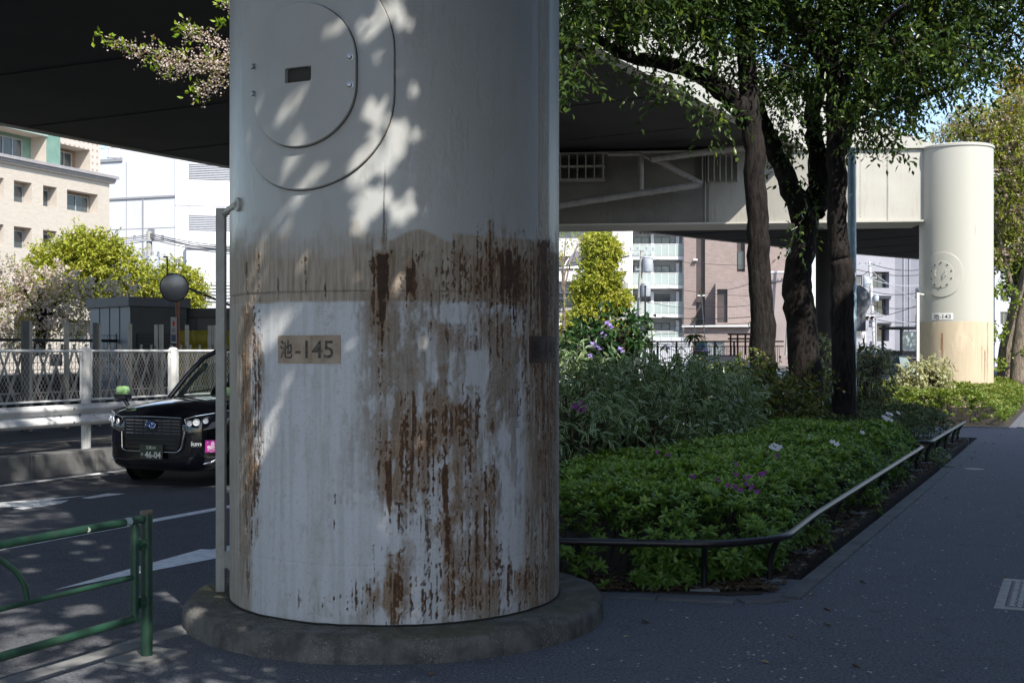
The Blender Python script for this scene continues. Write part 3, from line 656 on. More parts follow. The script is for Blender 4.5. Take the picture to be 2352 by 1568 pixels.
# round hatch with handles and bolts
thf=R(-42); zf=CAMH+(805-630)/2800*34.6
def fpt(th,z,r): return Vector((FC.x+r*math.sin(th),FC.y-r*math.cos(th),z))
M_fh=surf('far hatch paint',(.43,.42,.365),(.41,.40,.35),3,.45)
h1=build(bent_plate(stadium(.57,.07),thf,zf,1.01,1.042,FC,1.02),'hatch_rim',M_fh,FAR,smooth=30)
build(bent_plate(stadium(.335,.05),thf-.01,zf,1.03,1.052,FC,1.02),'hatch_cover',M_fh,h1,smooth=30)
for k in range(10):
    mb=MB(); a=2*math.pi*k/10+.3; x=.30*math.cos(a); z=.345*math.sin(a); th=thf-.01+x/1.02; nrm=Vector((math.sin(th),-math.cos(th),0)); mb.lathe(fpt(th,zf+z,1.05),[(.022,0),(.022,.02),(0,.02)],6,nrm); build(mb,'hatch_bolt',M_rb,h1)
for sx in (-.14,.14):
    th=thf-.01+sx; nrm=Vector((math.sin(th),-math.cos(th),0)); mb=MB()
    mb.tube([fpt(th,zf+.12,1.05),fpt(th,zf+.11,1.11),fpt(th,zf-.02,1.11),fpt(th,zf-.03,1.05)],.010,6); build(mb,'handle',M_fh,h1,smooth=50)
thp=R(-39.5); zp=CAMH+(805-726)/2800*34.5
pl=build(bent_rect(.62,.19,thp-.04,zp,1.0,1.028,FC,1.02),'number_plate',plain('white plate',(.72,.72,.70),.5),FAR)
bent_text('池-143',.145,.50,thp-.04,zp,1.031,'lettering',M_ink,pl,FC,1.02,bold=.012)
# cross beam
be=Vector((.9937,-.112,0)); bn=Vector((-.112,-.9937,0)); BW=1.7
a1=FC-be*.93-bn*.6; a0=a1-be*16.0
mb=MB(); Lb=(a1-a0).length; cmid=(a0+a1)/2
mb.box((cmid.x,cmid.y,6.42),(Lb,BW,2.10),be,bn)
build(mb,'cross_beam',surf('shade toned beam paint',(.155,.148,.132),(.115,.11,.10),1.0,.6,dirt=(.10,.085,.065,.5)),FAR,bevel=.02)  # beam colour darkened for the deck's shadow; the streaks are dirt
mb=MB(); c_=a1-be*1.0; mb.box((c_.x,c_.y,6.42),(1.9,BW+.02,2.08),be,bn); build(mb,'end_panel',M_cream,FAR)
mb=MB(); c_=a1-be*4.1; mb.box((c_.x,c_.y,6.42),(4.2,BW+.016,2.08),be,bn); build(mb,'half_shade_overlay',surf('half shade beam paint',(.30,.288,.255),(.25,.24,.21),1.0,.55,dirt=(.16,.13,.10,.5)),FAR)  # mid tone between sunlit end and shaded beam, shade put into colour
mb=MB(); mb.box((cmid.x,cmid.y,5.36),(Lb,BW+.22,.05),be,bn); mb.box((cmid.x,cmid.y,7.49),(Lb,BW+.22,.05),be,bn); build(mb,'beam_flange',M_cream,FAR)
for d_ in (1.05,1.95,2.10,6.3):
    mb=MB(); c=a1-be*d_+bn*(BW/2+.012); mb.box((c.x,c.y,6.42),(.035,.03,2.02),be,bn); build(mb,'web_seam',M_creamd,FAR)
for q in (1.83,2.22):
    for k in range(26):
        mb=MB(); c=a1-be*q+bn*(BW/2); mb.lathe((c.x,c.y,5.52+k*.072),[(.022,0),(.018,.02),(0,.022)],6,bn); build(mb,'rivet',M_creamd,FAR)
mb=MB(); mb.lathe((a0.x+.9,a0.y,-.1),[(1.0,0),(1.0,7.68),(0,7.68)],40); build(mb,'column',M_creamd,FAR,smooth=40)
# far-side details under the deck: bracket box, fins and drain pipes on the beam
mb=MB(); c=P(1336,386,36.2)
ax=be
mb.box((c.x,c.y-.1,c.z),(1.35,.5,.06),be,bn)
for i in range(6):
    q=c+be*(-.62+.25*i); mb.box((q.x,q.y-.12,q.z-.02),(.03,.55,.75),be,bn)
mb.box((c.x,c.y-.1,c.z-.38),(1.35,.5,.05),be,bn)
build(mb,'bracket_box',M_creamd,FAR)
mb=MB(); c=P(1652,388,36.0)
for i in range(7):
    q=c+be*(-.5+.17*i); mb.box((q.x,q.y-.05,q.z),(.03,.3,.75),be,bn)
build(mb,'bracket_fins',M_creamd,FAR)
M_pipe=surf('grey drain pipe',(.26,.25,.24),(.2,.19,.18),5,.5,dirt=(.06,.05,.04,.5))
def dpipe(pts,r):
    mb=MB(); mb.tube(pts,r,10)
    for i in range(len(pts)-1):
        a,b=Vector(pts[i]),Vector(pts[i+1]); m=int((b-a).length/.8)
        for k in range(1,m+1):
            q=a+(b-a)*(k/(m+1)); d=(b-a).normalized(); mb.tube([q-d*.05,q+d*.05],r*1.14,10)
    build(mb,'drain_pipe',M_pipe,FAR,smooth=40)
Yp=35.3
dpipe([P(1240,478,Yp),P(1440,448,Yp),P(1605,424,Yp)],.10)
dpipe([P(1612,424,Yp),P(1560,396,Yp),P(1500,362,Yp)],.10)
dpipe([P(1495,366,Yp-.3),P(1600,352,Yp-.3),P(1720,337,Yp-.3)],.10)
dpipe([P(1396,354,Yp),P(1470,354,Yp),P(1505,370,Yp)],.06)
dpipe([P(1472,360,Yp),P(1472,400,Yp),P(1472,436,Yp)],.09)
# its own conduit
fx=P(2108,930,34.9)
CDF=conduit(Vector((fx.x,fx.y,0.0)),CAMH+(805-672)/2800*34.9,Vector((fpt(R(-78),3.22,1.02).x,fpt(R(-78),3.22,1.02).y,CAMH+(805-676)/2800*34.9)),.075,'slim white conduit at the edge of the sunlit cream pier',FC)
for o_ in CDF.children: o_.data.materials[0]=surf('white conduit paint',(.6,.6,.55),(.55,.55,.5),5,.5)
# ================================================================ green crossing railing
M_green=surf('green pipe paint',(.016,.058,.036),(.011,.036,.024),7,.38,bmp=.15,bscale=60,dirt=(.03,.03,.022,.5))
gp=G(337,1510,0); gb=thing('green_railing',gp,'dark green tubular railing panel at the kerb, with a capped end post','railing')
udir=Vector((U[0],U[1],0))
def gl(d,z): return Vector((gp.x,gp.y,0))-udir*d+Vector((0,0,z))
mb=MB(); mb.tube([gl(0,-.05),gl(0,.755)],.0302,20); pz=build(mb,'post',M_green,gb,smooth=40)
mb=MB(); mb.lathe(gl(0,.748),[(.0335,0),(.034,.014),(.03,.022),(0,.025)],20); build(mb,'post_cap',surf('worn cap',(.06,.05,.035),(.03,.03,.022),30,.5),pz,smooth=40)
LEN=2.3
mb=MB(); mb.tube([gl(.03,.728),gl(LEN,.728)],.0215,16); build(mb,'top_rail',M_green,gb,smooth=40)
mb=MB(); mb.tube([gl(.09,.438),gl(LEN,.438)],.0136,12); build(mb,'middle_rail',M_green,gb,smooth=40)
mb=MB(); mb.tube([gl(.075,.222),gl(LEN,.222)],.0215,16); build(mb,'bottom_rail',M_green,gb,smooth=40)
mb=MB(); mb.tube([gl(.09,.205),gl(.09,.73)],.0215,16); build(mb,'end_stile',M_green,gb,smooth=40)
mb=MB(); mb.tube([gl(LEN,.205),gl(LEN,.73)],.0215,16); build(mb,'end_stile',M_green,gb,smooth=40)
mb=MB(); mb.tube([gl(1.35-.55*math.cos(a),.45+.30*math.sin(a)) for a in [math.pi*i/24 for i in range(25)]],.0136,12); build(mb,'arch',M_green,gb,smooth=40)
for z in (.60,.30):
    mb=MB(); mb.box(gl(.047,z),(.035,.05,.055),udir,(-U[1],U[0],0)); mb.lathe(gl(.047,z)+Vector((.03,-.03,0)),[(.009,-.02),(.009,.02),(0,.02)],8,(.7,-.7,0)); build(mb,'clamp',M_green,gb)
mb=MB(); mb.tube([gl(.125,.7285),gl(.165,.7285)],.0222,16); build(mb,'paint_scuff',plain('pale scuff',(.35,.45,.47),.5),gb)
mb=MB(); mb.lathe(gl(.42,.728)+Vector((.010,-.0195,.0)),[(.013,0),(.012,.003),(0,.004)],14,(.45,-.85,.15)); build(mb,'paint_chip',plain('grey chip',(.28,.29,.26),.6),gb)
mb=MB(); mb.box(gl(0,.006),(.34,.26,.018),udir,(-U[1],U[0],0)); build(mb,'footing',M_kerb,gb,bevel=.006)

# ================================================================ guard rail with mesh panels across the road
M_gw=surf('white guard rail paint',(.62,.63,.64),(.52,.53,.54),3,.42,dirt=(.2,.17,.14,.35))
M_gchip=surf('chipped white post',(.64,.64,.63),(.58,.58,.57),4,.5,bmp=.1,dirt=(.06,.05,.05,.55))
M_meshw=surf('galvanised mesh',(.36,.34,.32),(.28,.26,.25),8,.5)
SG=-12.98
GR=thing('guard_rail',ST(SG,13.3,.19),'white steel guard rail with mesh fence panels on top along the far kerb','guard rail')
tp=[13.32+1.86*i for i in range(-5,14)]
# corrugated beam: profile in (s,z)
prof=[(0,.54),(.035,.552),(.075,.585),(.08,.61),(.035,.655),(.005,.68),(.005,.71),(.035,.735),(.08,.78),(.075,.805),(.035,.838),(0,.85)]
t0,t1=tp[0]-1,tp[-1]+1; nseg=2
mb=MB(); vs=[]; fs=[]
for t in (t0,t1):
    vs+=[ST(SG+.09+a,t,z) for a,z in prof]+[ST(SG+.085+a,t,z) for a,z in prof[::-1]]
m=len(prof)*2
for k in range(m): fs.append((k,(k+1)%m,m+(k+1)%m,m+k))
mb.add(vs,fs); build(mb,'corrugated_beam',M_gw,GR,smooth=60)
M_bb=plain('dull bolt',(.16,.15,.15),.5,.5)
for t in tp[1:11:2]:
    for dt in (-.18,.0,.18):
        for z in (.60,.69,.79): 
            if (dt==0)==(z==.69): continue
            mb=MB(); mb.lathe(ST(SG+.165 if z!=.69 else SG+.10,t+dt-.4,z),[(.016,0),(.012,.01),(0,.012)],8,(N[0],N[1],0)); build(mb,'beam_bolt',M_bb,GR)
for t in tp:
    mb=MB(); mb.tube([ST(SG,t,.1),ST(SG,t,1.615)],.068,18); ps=build(mb,'post',M_gchip,GR,smooth=40)
    mb=MB(); mb.lathe(ST(SG,t,1.612),[(.072,0),(.072,.02),(.05,.042),(0,.052)],18); build(mb,'post_cap',M_gw,ps,smooth=50)
for i in range(len(tp)-1):
    a,b=tp[i]+.10,tp[i+1]-.10; z0,z1=.90,1.60
    fr=MB()
    for (p,q,r) in ((ST(SG,a,z1),ST(SG,b,z1),.022),(ST(SG,a,z0),ST(SG,b,z0),.017),(ST(SG,a,z0),ST(SG,a,z1),.017),(ST(SG,b,z0),ST(SG,b,z1),.017)): fr.tube([p,q],r,8,sq=1)
    fr.tube([ST(SG,a-.12,z1),ST(SG,b+.12,z1)],.02,8)
    for e in (a-.02,b+.02):
        for z in (1.5,1.0): fr.box(ST(SG,e,z),(.03,.07,.05),(N[0],N[1],0),(U[0],U[1],0))
    f=build(fr,'panel_frame',M_gw,GR)
    mb=MB(); cw,ch=.064,.105; nx=int((b-a)/cw); nz=int((z1-z0)/ch)+1; thk=.0085
    for ix in range(nx):
        for iz in range(nz):
            x0=a+ix*cw; zc=z0+(iz+.5)*ch; 
            for sg in (1,-1):
                zA=min(zc,z1); zB=min(max(zc+sg*ch/2,z0),z1)
                if abs(zB-zA)<.004: continue
                p=ST(SG,x0,zA); q=ST(SG,x0+cw/2,zB); p2=ST(SG,x0+cw,zA)
                h=Vector((0,0,thk))
                mb.quad(p-h*.6,q-h*.6,q+h*.6,p+h*.6); mb.quad(q-h*.6,p2-h*.6,p2+h*.6,q+h*.6)
    build(mb,'expanded_mesh',M_meshw,f,recalc=False)

# ================================================================ folding site gate behind it
M_al=surf('beige aluminium',(.30,.275,.245),(.25,.225,.2),6,.4,metal=.3)
M_ald=surf('dark aluminium',(.07,.068,.07),(.05,.05,.05),6,.45)
SGT=-16.6
FG=thing('folding_gate',ST(SGT,17,.2),'beige folding lattice gate with tall posts standing behind the mesh fence','gate')
def gt(px,s=SGT):     # t of a photo column on the line s=const
    k=(px-1176)/2800; Y=s/(.9063*k-.4226); return .4226*k*Y+.9063*Y
ga,gb_=gt(-140),gt(760); mb=MB(); pit=.58; nn=int((gb_-ga)/pit)
zb,zt=.3,1.72
for i in range(-2,nn+2):
    for sg in (1,-1):
        for j in range(2):
            o=i*pit+ (j*pit/2); A=ST(SGT+.02*sg,ga+o,zb); B=ST(SGT+.02*sg,ga+o+sg*pit*1.0,zt)
            d=(B-A).normalized(); mb.box((A+B)/2,((B-A).length,.012,.045),d,(N[0],N[1],0),d.cross(Vector((N[0],N[1],0))))
build(mb,'lattice',M_al,FG)
for px,dark,wd,top in ((52,1,.17,737),(62,0,.1,737),(147,0,.09,739),(213,1,.09,741),(222,0,.07,742),(293,0,.07,743),(353,0,.055,745),(365,0,.085,745),(424,0,.075,746),(476,0,.06,747),(486,0,.085,747),(534,0,.06,748),(600,0,.08,748),(660,0,.08,749)):
    t=gt(px); c=ST(SGT+.06,t,0); zt_=CAMH-(top-805)/2800*c.y
    mb=MB(); mb.box((c.x,c.y,(zt_+.2)/2),(.06,wd*.8,zt_-.2),(N[0],N[1],0),(U[0],U[1],0)); build(mb,'gate_post',M_ald if dark else M_al,FG,bevel=.004)
mb=MB(); mb.rbox(SGT-.03,SGT+.03,ga,gb_,.24,.30); mb.rbox(SGT-.02,SGT+.02,ga,gb_,.85,.88); build(mb,'bottom_rail',M_al,FG)

# dark mesh fence further back
M_dk=plain('dark fence paint',(.018,.018,.02),.5)
SM=-20.0
def mt(px): return gt(px,SM)
for k,(p0,p1,zt_) in enumerate(((-120,270,1.95),(275,300,1.95),(395,415,1.95))):
    a,b=mt(p0),mt(p1); o=thing('wire_fence',ST(SM,a,.2),('dark wire mesh fence under the blossom beside the grey shed','short dark wire mesh panel in front of the grey shed','short dark wire mesh panel between the two sheds')[k],'fence'); mb=MB()
    n=int((b-a)/.11)+1
    for i in range(n+1): mb.tube([ST(SM,a+(b-a)*i/n,.2),ST(SM,a+(b-a)*i/n,zt_)],.006,4)
    for i in range(12): z=.3+(zt_-.3)*i/11; mb.tube([ST(SM,a,z),ST(SM,b,z)],.006,4)
    build(mb,'wire_mesh',M_dk,o)
    m_=max(1,int((b-a)/2.4))
    for i in range(m_+1):
        mb=MB(); mb.tube([ST(SM,a+(b-a)*i/m_,.1),ST(SM,a+(b-a)*i/m_,zt_+.05)],.045,8); build(mb,'post',M_dk,o)
    mb=MB(); mb.rbox(SM-.02,SM+.02,a,b,zt_-.15,zt_-.09); build(mb,'top_rail',M_dk,o)
# low dark wall / clutter in the yard
o=thing('yard_wall',ST(-21.5,20,.2),'low dark concrete wall behind the folding gate','wall'); mb=MB(); mb.rbox(-21.6,-21.4,4,42,.15,1.0); build(mb,'wall_body',surf('dark wall',(.05,.05,.052),(.03,.03,.032),2,.9),o)
mb=MB(); mb.rbox(-21.65,-21.35,4,42,1.0,1.06); build(mb,'coping',surf('wall coping',(.16,.16,.16),(.1,.1,.1),3,.9),o)
# electric box
c=P(129,830,24.2); o=thing('control_box',(c.x,c.y,.2),'grey control box on a thin post behind the gate','box'); mb=MB(); mb.box((c.x,c.y,1.42),(.2,.15,.24)); build(mb,'cabinet',plain('grey cabinet',(.12,.125,.14),.5),o,bevel=.01)
mb=MB(); mb.tube([(c.x,c.y,.2),(c.x,c.y,1.3)],.03,8); build(mb,'stand',M_dk,o)

# ================================================================ site sheds
def shed(c,w_,d_,h,rot,mats,label,names,door=None):
    o=thing('site_shed',(c[0],c[1],.2),label,'shed'); ca_,sa_=math.cos(rot),math.sin(rot); ax=Vector((ca_,sa_,0)); ay=Vector((-sa_,ca_,0)); C0=Vector((c[0],c[1],0))
    q=lambda a,b,z: C0+ax*a+ay*b+Vector((0,0,z))
    mb=MB(); mb.box(q(0,0,.2+h/2),(w_,d_,h),ax,ay); build(mb,'shed_body',mats[0],o)
    mb=MB(); n=int(d_/.42)
    for i in range(1,n): mb.box(q(-w_/2-.004,-d_/2+i*d_/n,.2+h/2),(.012,.02,h-.05),ax,ay)
    n=int(w_/.45)
    for i in range(1,n): mb.box(q(-w_/2+i*w_/n,-d_/2-.004,.2+h/2),(.02,.012,h-.05),ax,ay)
    build(mb,'panel_joints',mats[2],o)
    mb=MB(); mb.box(q(0,0,.2+h+.09),(w_+.14,d_+.14,.22),ax,ay); build(mb,'roof_edge',mats[1],o,bevel=.01)
    if door:
        mb=MB()
        for i in range(22): mb.box(q(door[0],-d_/2-.02,.3+i*(h*.72)/22),(door[1],.035,h*.72/22*.82),ax,ay)
        build(mb,'roller_shutter',mats[3],o)
    return o
M_shed=surf('grey shed panel',(.24,.25,.29),(.21,.22,.25),1.2,.5); M_shedr=plain('dark roof edge',(.07,.07,.085),.5); M_joint=plain('joint',(.06,.06,.07),.7)
M_shut=surf('dark shutter',(.028,.027,.027),(.02,.02,.02),2,.6)
q=P(376,745,27.5)
shd=shed((-8.79,28.65),1.42,1.95,2.42,R(45),(M_shed,M_shedr,M_joint,M_shut),'grey panelled site shed with dark roller shutter behind the round mirror',None,(0,1.1))
ax=Vector((.7071,.7071,0)); ay=Vector((-.7071,.7071,0)); mb=MB(); mb.box(Vector((-8.79,28.65,1.41))-ay*.985,(1.40,.012,2.4),ax,ay); build(mb,'front_shade',surf('painted shed front shade',(.055,.052,.05),(.04,.038,.037),2,.6),shd)  # thin dark sheet: shade on this face put into colour
q=P(500,745,28.5)
shed((q.x+.35,q.y+1.2),2.6,2.2,2.2,R(-6),(surf('blue grey panel',(.12,.125,.14),(.1,.1,.12),1,.5),M_shedr,M_joint,M_shut),'second blue-grey site shed, partly hidden by the rusty pier',None,None)
q=P(485,778,26.8); o=thing('yellow_sheet',(q.x,q.y,.2),'yellow tarpaulin sheet spread at the foot of the second shed','tarpaulin')
mb=MB()
for i in range(12):
    for j in range(5):
        f=lambda a,b:(q.x-.7+a*.13,q.y+.03*math.sin(a*1.9+b),.25+b*.36)
        mb.quad(f(i,j),f(i+1,j),f(i+1,j+1),f(i,j+1))
o2=build(mb,'sheet',plain('yellow tarp',(.30,.24,.02),.6),o,smooth=60,recalc=False); o2.modifiers.new('t','SOLIDIFY').thickness=.01

# ================================================================ convex mirror
q=P(400,660,21.6); mb_=P(404,805,21.6)
MR=thing('traffic_mirror',(mb_.x+.03,q.y+.1,.2),'round convex traffic mirror on an orange post in front of the shed','mirror')
nrm=Vector((-.12,-.95,.28)).normalized()   # tilted up a little, looking at the lane
nrm=Vector((.10,-.985,-.12)).normalized()
mb=MB(); rr_=.248
mb.lathe(q,[(0.0,.030),(rr_*.3,.027),(rr_*.6,.020),(rr_*.85,.009),(rr_*.97,.001)],40,nrm)
m_,nt_,b_=new_mat('mirror face'); b_.inputs['Base Color'].default_value=(.26,.27,.30,1); b_.inputs['Metallic'].default_value=.9; b_.inputs['Roughness'].default_value=.33
bump(nt_,b_,noise(nt_,4,2),.05,.05)
build(mb,'mirror_face',m_,MR,smooth=90)
mb=MB(); mb.lathe(q,[(rr_*.96,.0),(rr_*.99,.014),(rr_*1.035,.006),(rr_*1.03,-.03),(rr_*.8,-.06),(0,-.07)],40,nrm); build(mb,'hood_rim',plain('black rim',(.02,.02,.022),.5),MR,smooth=50)
mb=MB(); b0=Vector((mb_.x+.03,q.y+.1,.2)); mb.tube([b0,Vector((q.x+.03,q.y+.09,q.z-.1)),Vector((q.x,q.y+.08,q.z+.05))],.034,10); build(mb,'post',surf('orange brown post',(.20,.065,.025),(.13,.045,.02),5,.5),MR,smooth=50)
# small arrow sign on its post
c=P(399,758,21.5); mb=MB(); mb.box((c.x,c.y,c.z),(.105,.012,.46)); sg=build(mb,'sign_plate',plain('grey sign face',(.34,.35,.36),.5),MR,bevel=.003)
mb=MB(); 
yy=c.y-.009; ft=lambda a,b:(c.x+a,yy,c.z+b)
mb.add([ft(-.035,.10),ft(.035,.10),ft(0,.18)],[(0,1,2)]); mb.quad(ft(-.012,.055),ft(.012,.055),ft(.012,.10),ft(-.012,.10)); build(mb,'arrow',plain('red',(.45,.03,.03),.5),sg,recalc=False)
mb=MB(); mb.quad(ft(-.04,-.20),ft(.04,-.20),ft(.04,-.08),ft(-.04,-.08)); build(mb,'blue_field',plain('dark blue',(.03,.05,.12),.5),sg,recalc=False)
for r_ in range(3):
    mb=MB()
    for k in range(3): mb.quad(ft(-.034+k*.024,-.035+r_*.024),ft(-.016+k*.024,-.035+r_*.024),ft(-.016+k*.024,-.019+r_*.024),ft(-.034+k*.024,-.019+r_*.024))
    build(mb,'print',plain('grey print',(.1,.1,.11),.6),sg,recalc=False)

# ================================================================ low black rails round the planting
M_rail=surf('black brown rail paint',(.016,.014,.017),(.010,.009,.011),4,.38,bmp=.1,bscale=80)
M_pad=surf('pale concrete pad',(.19,.20,.21),(.13,.135,.14),7,.85,bmp=.3)
RZ=.325
def rounded(pts,r=.12,n=7):
    out=[Vector(pts[0])]
    for i in range(1,len(pts)-1):
        a,b,c=Vector(pts[i-1]),Vector(pts[i]),Vector(pts[i+1]); d1=(a-b).normalized(); d2=(c-b).normalized()
        s=min(r,(a-b).length*.45,(c-b).length*.45)
        p,q=b+d1*s,b+d2*s
        out+=[(p*(1-t)+b*t)*(1-t)+(b*(1-t)+q*t)*t for t in [k/n for k in range(n+1)]]
    return out+[Vector(pts[-1])]
def low_rail(label,path,legs,r=.026):
    o=thing('planter_rail',(path[0].x,path[0].y,0),label,'low rail'); mb=MB(); mb.tube(rounded(path,.34),r,14); build(mb,'rail',M_rail,o,smooth=50)
    for p,out,base in legs:       # curved leg: leans out to the rail
        p=Vector(p); out=Vector(out); mb=MB(); f=Vector((p.x,p.y,0))-out*.10
        pts=[f+Vector((0,0,.0)),f+Vector((0,0,.13)),f+out*.02+Vector((0,0,.20)),f+out*.055+Vector((0,0,.26)),Vector((p.x,p.y,RZ-.004))]
        mb.tube(pts,[.021,.021,.021,.021,.019],10); l=build(mb,'leg',M_rail,o,smooth=50)
        d=Vector((-out.y,out.x,0)); mb=MB(); mb.box(f+Vector((0,0,.008)),(.20,.15,.024),d,out); build(mb,'footing',M_pad,l,bevel=.005)
    return o
r0=P(1100,1245,8.15); r0.z=RZ
c1=P(1700,1256,8.02); c1.z=RZ; c1=Vector((1.56,8.02,RZ))
Rl=[Vector((-.25,8.28,RZ)),c1]; e1=ST(-1.90,17.15,RZ); st=ST(-1.86,8.75,RZ)
path=[Vector((-.30,8.27,RZ)),Vector((1.38,8.06,RZ)),Vector((1.86,8.32,RZ)),ST(-1.88,9.6,RZ),e1,ST(-2.6,17.25,RZ)]
on=Vector((N[0],N[1],0)); fr_=Vector((-.1,-.99,0))
legs=[((.44,8.19,0),fr_,0),((1.28,8.08,0),fr_,0),(tuple(Vector((1.83,8.36,0))),(on*.5+fr_*.6).normalized(),0)]
for t in (9.75,11.0,12.3,13.6,14.9,16.1,17.0): legs.append((tuple(ST(-1.885,t,0)),on,0))
low_rail('black curved low rail guarding the front azalea bed',path,legs)
path=[ST(-2.9,17.95,RZ),ST(-1.9,17.85,RZ),ST(-1.88,23.2,RZ)]
legs=[(tuple(ST(-1.885,t,0)),on,0) for t in (18.2,19.5,20.8,22.1,23.1)]
low_rail('second black low rail further along the path, at the dark bushes',path,legs)

# ================================================================ access cover in the footpath
MC=thing('access_cover',ST(0.05,8.7,0),'grey chequered steel access cover with a pale frame set in the footpath','access cover')
M_cov=surf('worn steel cover',(.33,.32,.33),(.22,.215,.22),12,.45,metal=.3)
M_frame=surf('pale cover frame',(.42,.40,.37),(.32,.3,.28),14,.8,bmp=.2)
s0,s1,t0,t1=-.49,.62,8.16,9.24
mb=MB()
for a,b,c,d in ((s0,s1,t0,t0+.06),(s0,s1,t1-.06,t1),(s0,s0+.06,t0+.06,t1-.06),(s1-.06,s1,t0+.06,t1-.06)): mb.rbox(a,b,c,d,-.03,.006)
build(mb,'cover_frame',M_frame,MC,bevel=.003)
mb=MB(); mb.rbox(s0+.066,s1-.066,t0+.066,t1-.066,-.03,.003); pl=build(mb,'cover_plate',plain('cover recess',(.075,.073,.078),.6),MC)
mb=MB(); q=.046
i=0; s=s0+.10
while s<s1-.09:
    t=t0+.10; j=0
    while t<t1-.09:
        if (i+j)%2==0: mb.rbox(s-.021,s+.021,t-.012,t+.012,.003,.0085)
        else: mb.rbox(s-.012,s+.012,t-.021,t+.021,.003,.0085)
        t+=q; j+=1
    s+=q; i+=1
build(mb,'tread_studs',M_cov,pl)
# small round valve lid further on
q=G(2238,1077,0); o=thing('valve_lid',(q.x,q.y,0),'small pale round valve lid by the planter kerb','valve lid'); mb=MB(); mb.lathe((q.x,q.y,-.02),[(.13,0),(.13,.026),(.1,.03),(.095,.024),(0,.026)],24); build(mb,'lid',M_frame,o,smooth=40)

# litter: petals and dead leaves on the path
pos=[];d=[];n=[];L=[];W=[];tt=[]
for i in range(2200):
    t=3.6+rnd.random()**1.6*22; s=-1.68+rnd.random()*3.2
    if rnd.random()<.35: s=-1.7+abs(rnd.gauss(0,.25))
    if t<8.2 and rnd.random()<.35: s=-3.6+rnd.random()*3
    p=ST(s,t,.004); 
    if (Vector((p.x,p.y))-Vector((PC.x,PC.y))).length<1.3 or p.y<3: continue
    if t<8.9 and s<-1.8 and p.y>7.6: continue
    a=rnd.random()*6.28; big=rnd.random()<.055
    pos.append(p); d.append((math.cos(a),math.sin(a),.15*rnd.random())); n.append((rnd.gauss(0,.25),rnd.gauss(0,.25),1)); l=.04+.04*rnd.random() if big else .012+.016*rnd.random()
    L.append(l); W.append(l*(.5 if big else .8)); tt.append(.9+.1*rnd.random() if big and rnd.random()<.5 else (.5+.25*rnd.random() if big else .3*rnd.random()))
M_lit=leafmat('litter',(.42,.42,.44),(.30,.24,.11),(.16,.075,.025),trans=.1,rough=.8)
o=leafmesh('fallen_petals',pos,d,n,L,W,tt,M_lit); tag(o,kind='stuff')
pos=[];d=[];n=[];L=[];tt=[]
for i in range(6800):
    t=7.5+rnd.random()*16; s=-1.845-abs(rnd.gauss(0,.28)); 
    if rnd.random()<.42: p=Vector((rnd.uniform(.3,1.75),8.05+abs(rnd.gauss(0,.3))+.05,.014))
    else: p=ST(s,t,.014)
    if p.y<8.0 or (p.x<1.7 and p.y<8.12): continue
    a=rnd.random()*6.28; pos.append(p); d.append((math.cos(a),math.sin(a),.3*rnd.random())); n.append((rnd.gauss(0,.5),rnd.gauss(0,.5),1)); L.append(.02+.045*rnd.random()); tt.append(rnd.random())
o=leafmesh('leaf_litter',pos,d,n,L,np.array(L)*.5,tt,leafmat('dead leaves',(.05,.035,.022),(.11,.075,.04),(.2,.17,.13),trans=.1,rough=.8)); tag(o,kind='stuff')
# ================================================================ black taxi; local frame: x back, y to the photo's right, z up
TX=ST(-10.5,11.9,ZR)
TAXI=thing('taxi',TX,'glossy black tall taxi with green fender mirrors, driving past behind the conduit','taxi')
XB=udir; YR=Vector((N[0],N[1],0))
def T(x,y,z): return TX+XB*x+YR*y+Vector((0,0,z))
M_blk,_nt,_b=new_mat('glossy black paint'); _b.inputs['Base Color'].default_value=(.004,.0045,.008,1); _b.inputs['Roughness'].default_value=.12; _b.inputs['Coat Weight'].default_value=1; _b.inputs['Coat Roughness'].default_value=.02
_b.inputs['Base Color'].default_value=(.004,.0045,.007,1)
_n=mixc(_nt,noise(_nt,3,3),(.003,.0035,.006),(.006,.0065,.010)); _nt.links.new(_n,_b.inputs['Base Color'])
M_trim=plain('black trim',(.008,.008,.009),.45); M_chrome=surf('chrome',(.75,.76,.8),(.65,.66,.7),20,.12,metal=1)
M_tyre=surf('tyre rubber',(.015,.015,.016),(.01,.01,.01),20,.8)
M_glass,_nt,_b=new_mat('tinted car glass'); _b.inputs['Roughness'].default_value=.03; _b.inputs['Specular IOR Level'].default_value=.5
_nt.links.new(mixc(_nt,noise(_nt,2,2),(.01,.012,.012),(.02,.024,.024)),_b.inputs['Base Color'])
_tr=_nt.nodes.new('ShaderNodeBsdfTransparent'); _tr.inputs[0].default_value=(.78,.84,.82,1); _mx=_nt.nodes.new('ShaderNodeMixShader'); _fr=_nt.nodes.new('ShaderNodeFresnel'); _fr.inputs[0].default_value=1.5
_nt.links.new(mathn(_nt,'ADD',_fr.outputs[0],.10,clamp=True),_mx.inputs[0]); _nt.links.new(_tr.outputs[0],_mx.inputs[1]); _nt.links.new(_b.outputs[0],_mx.inputs[2]); _nt.links.new(_mx.outputs[0],_nt.nodes['Material Output'].inputs[0])
def half(x,w,zb,zs,zt,mid=None):
    """half section, bottom centre to top centre"""
    return [(x,0,zb),(x,w*.86,zb),(x,w*.985,zb+.10),(x,w,zb+.30),(x,w*.995,(zs+zb+.3)/2),(x,w*.985,zs-.03),(x,w*.93,zs),(x,w*.6,zs+(zt-zs)*.75),(x,0,zt)]
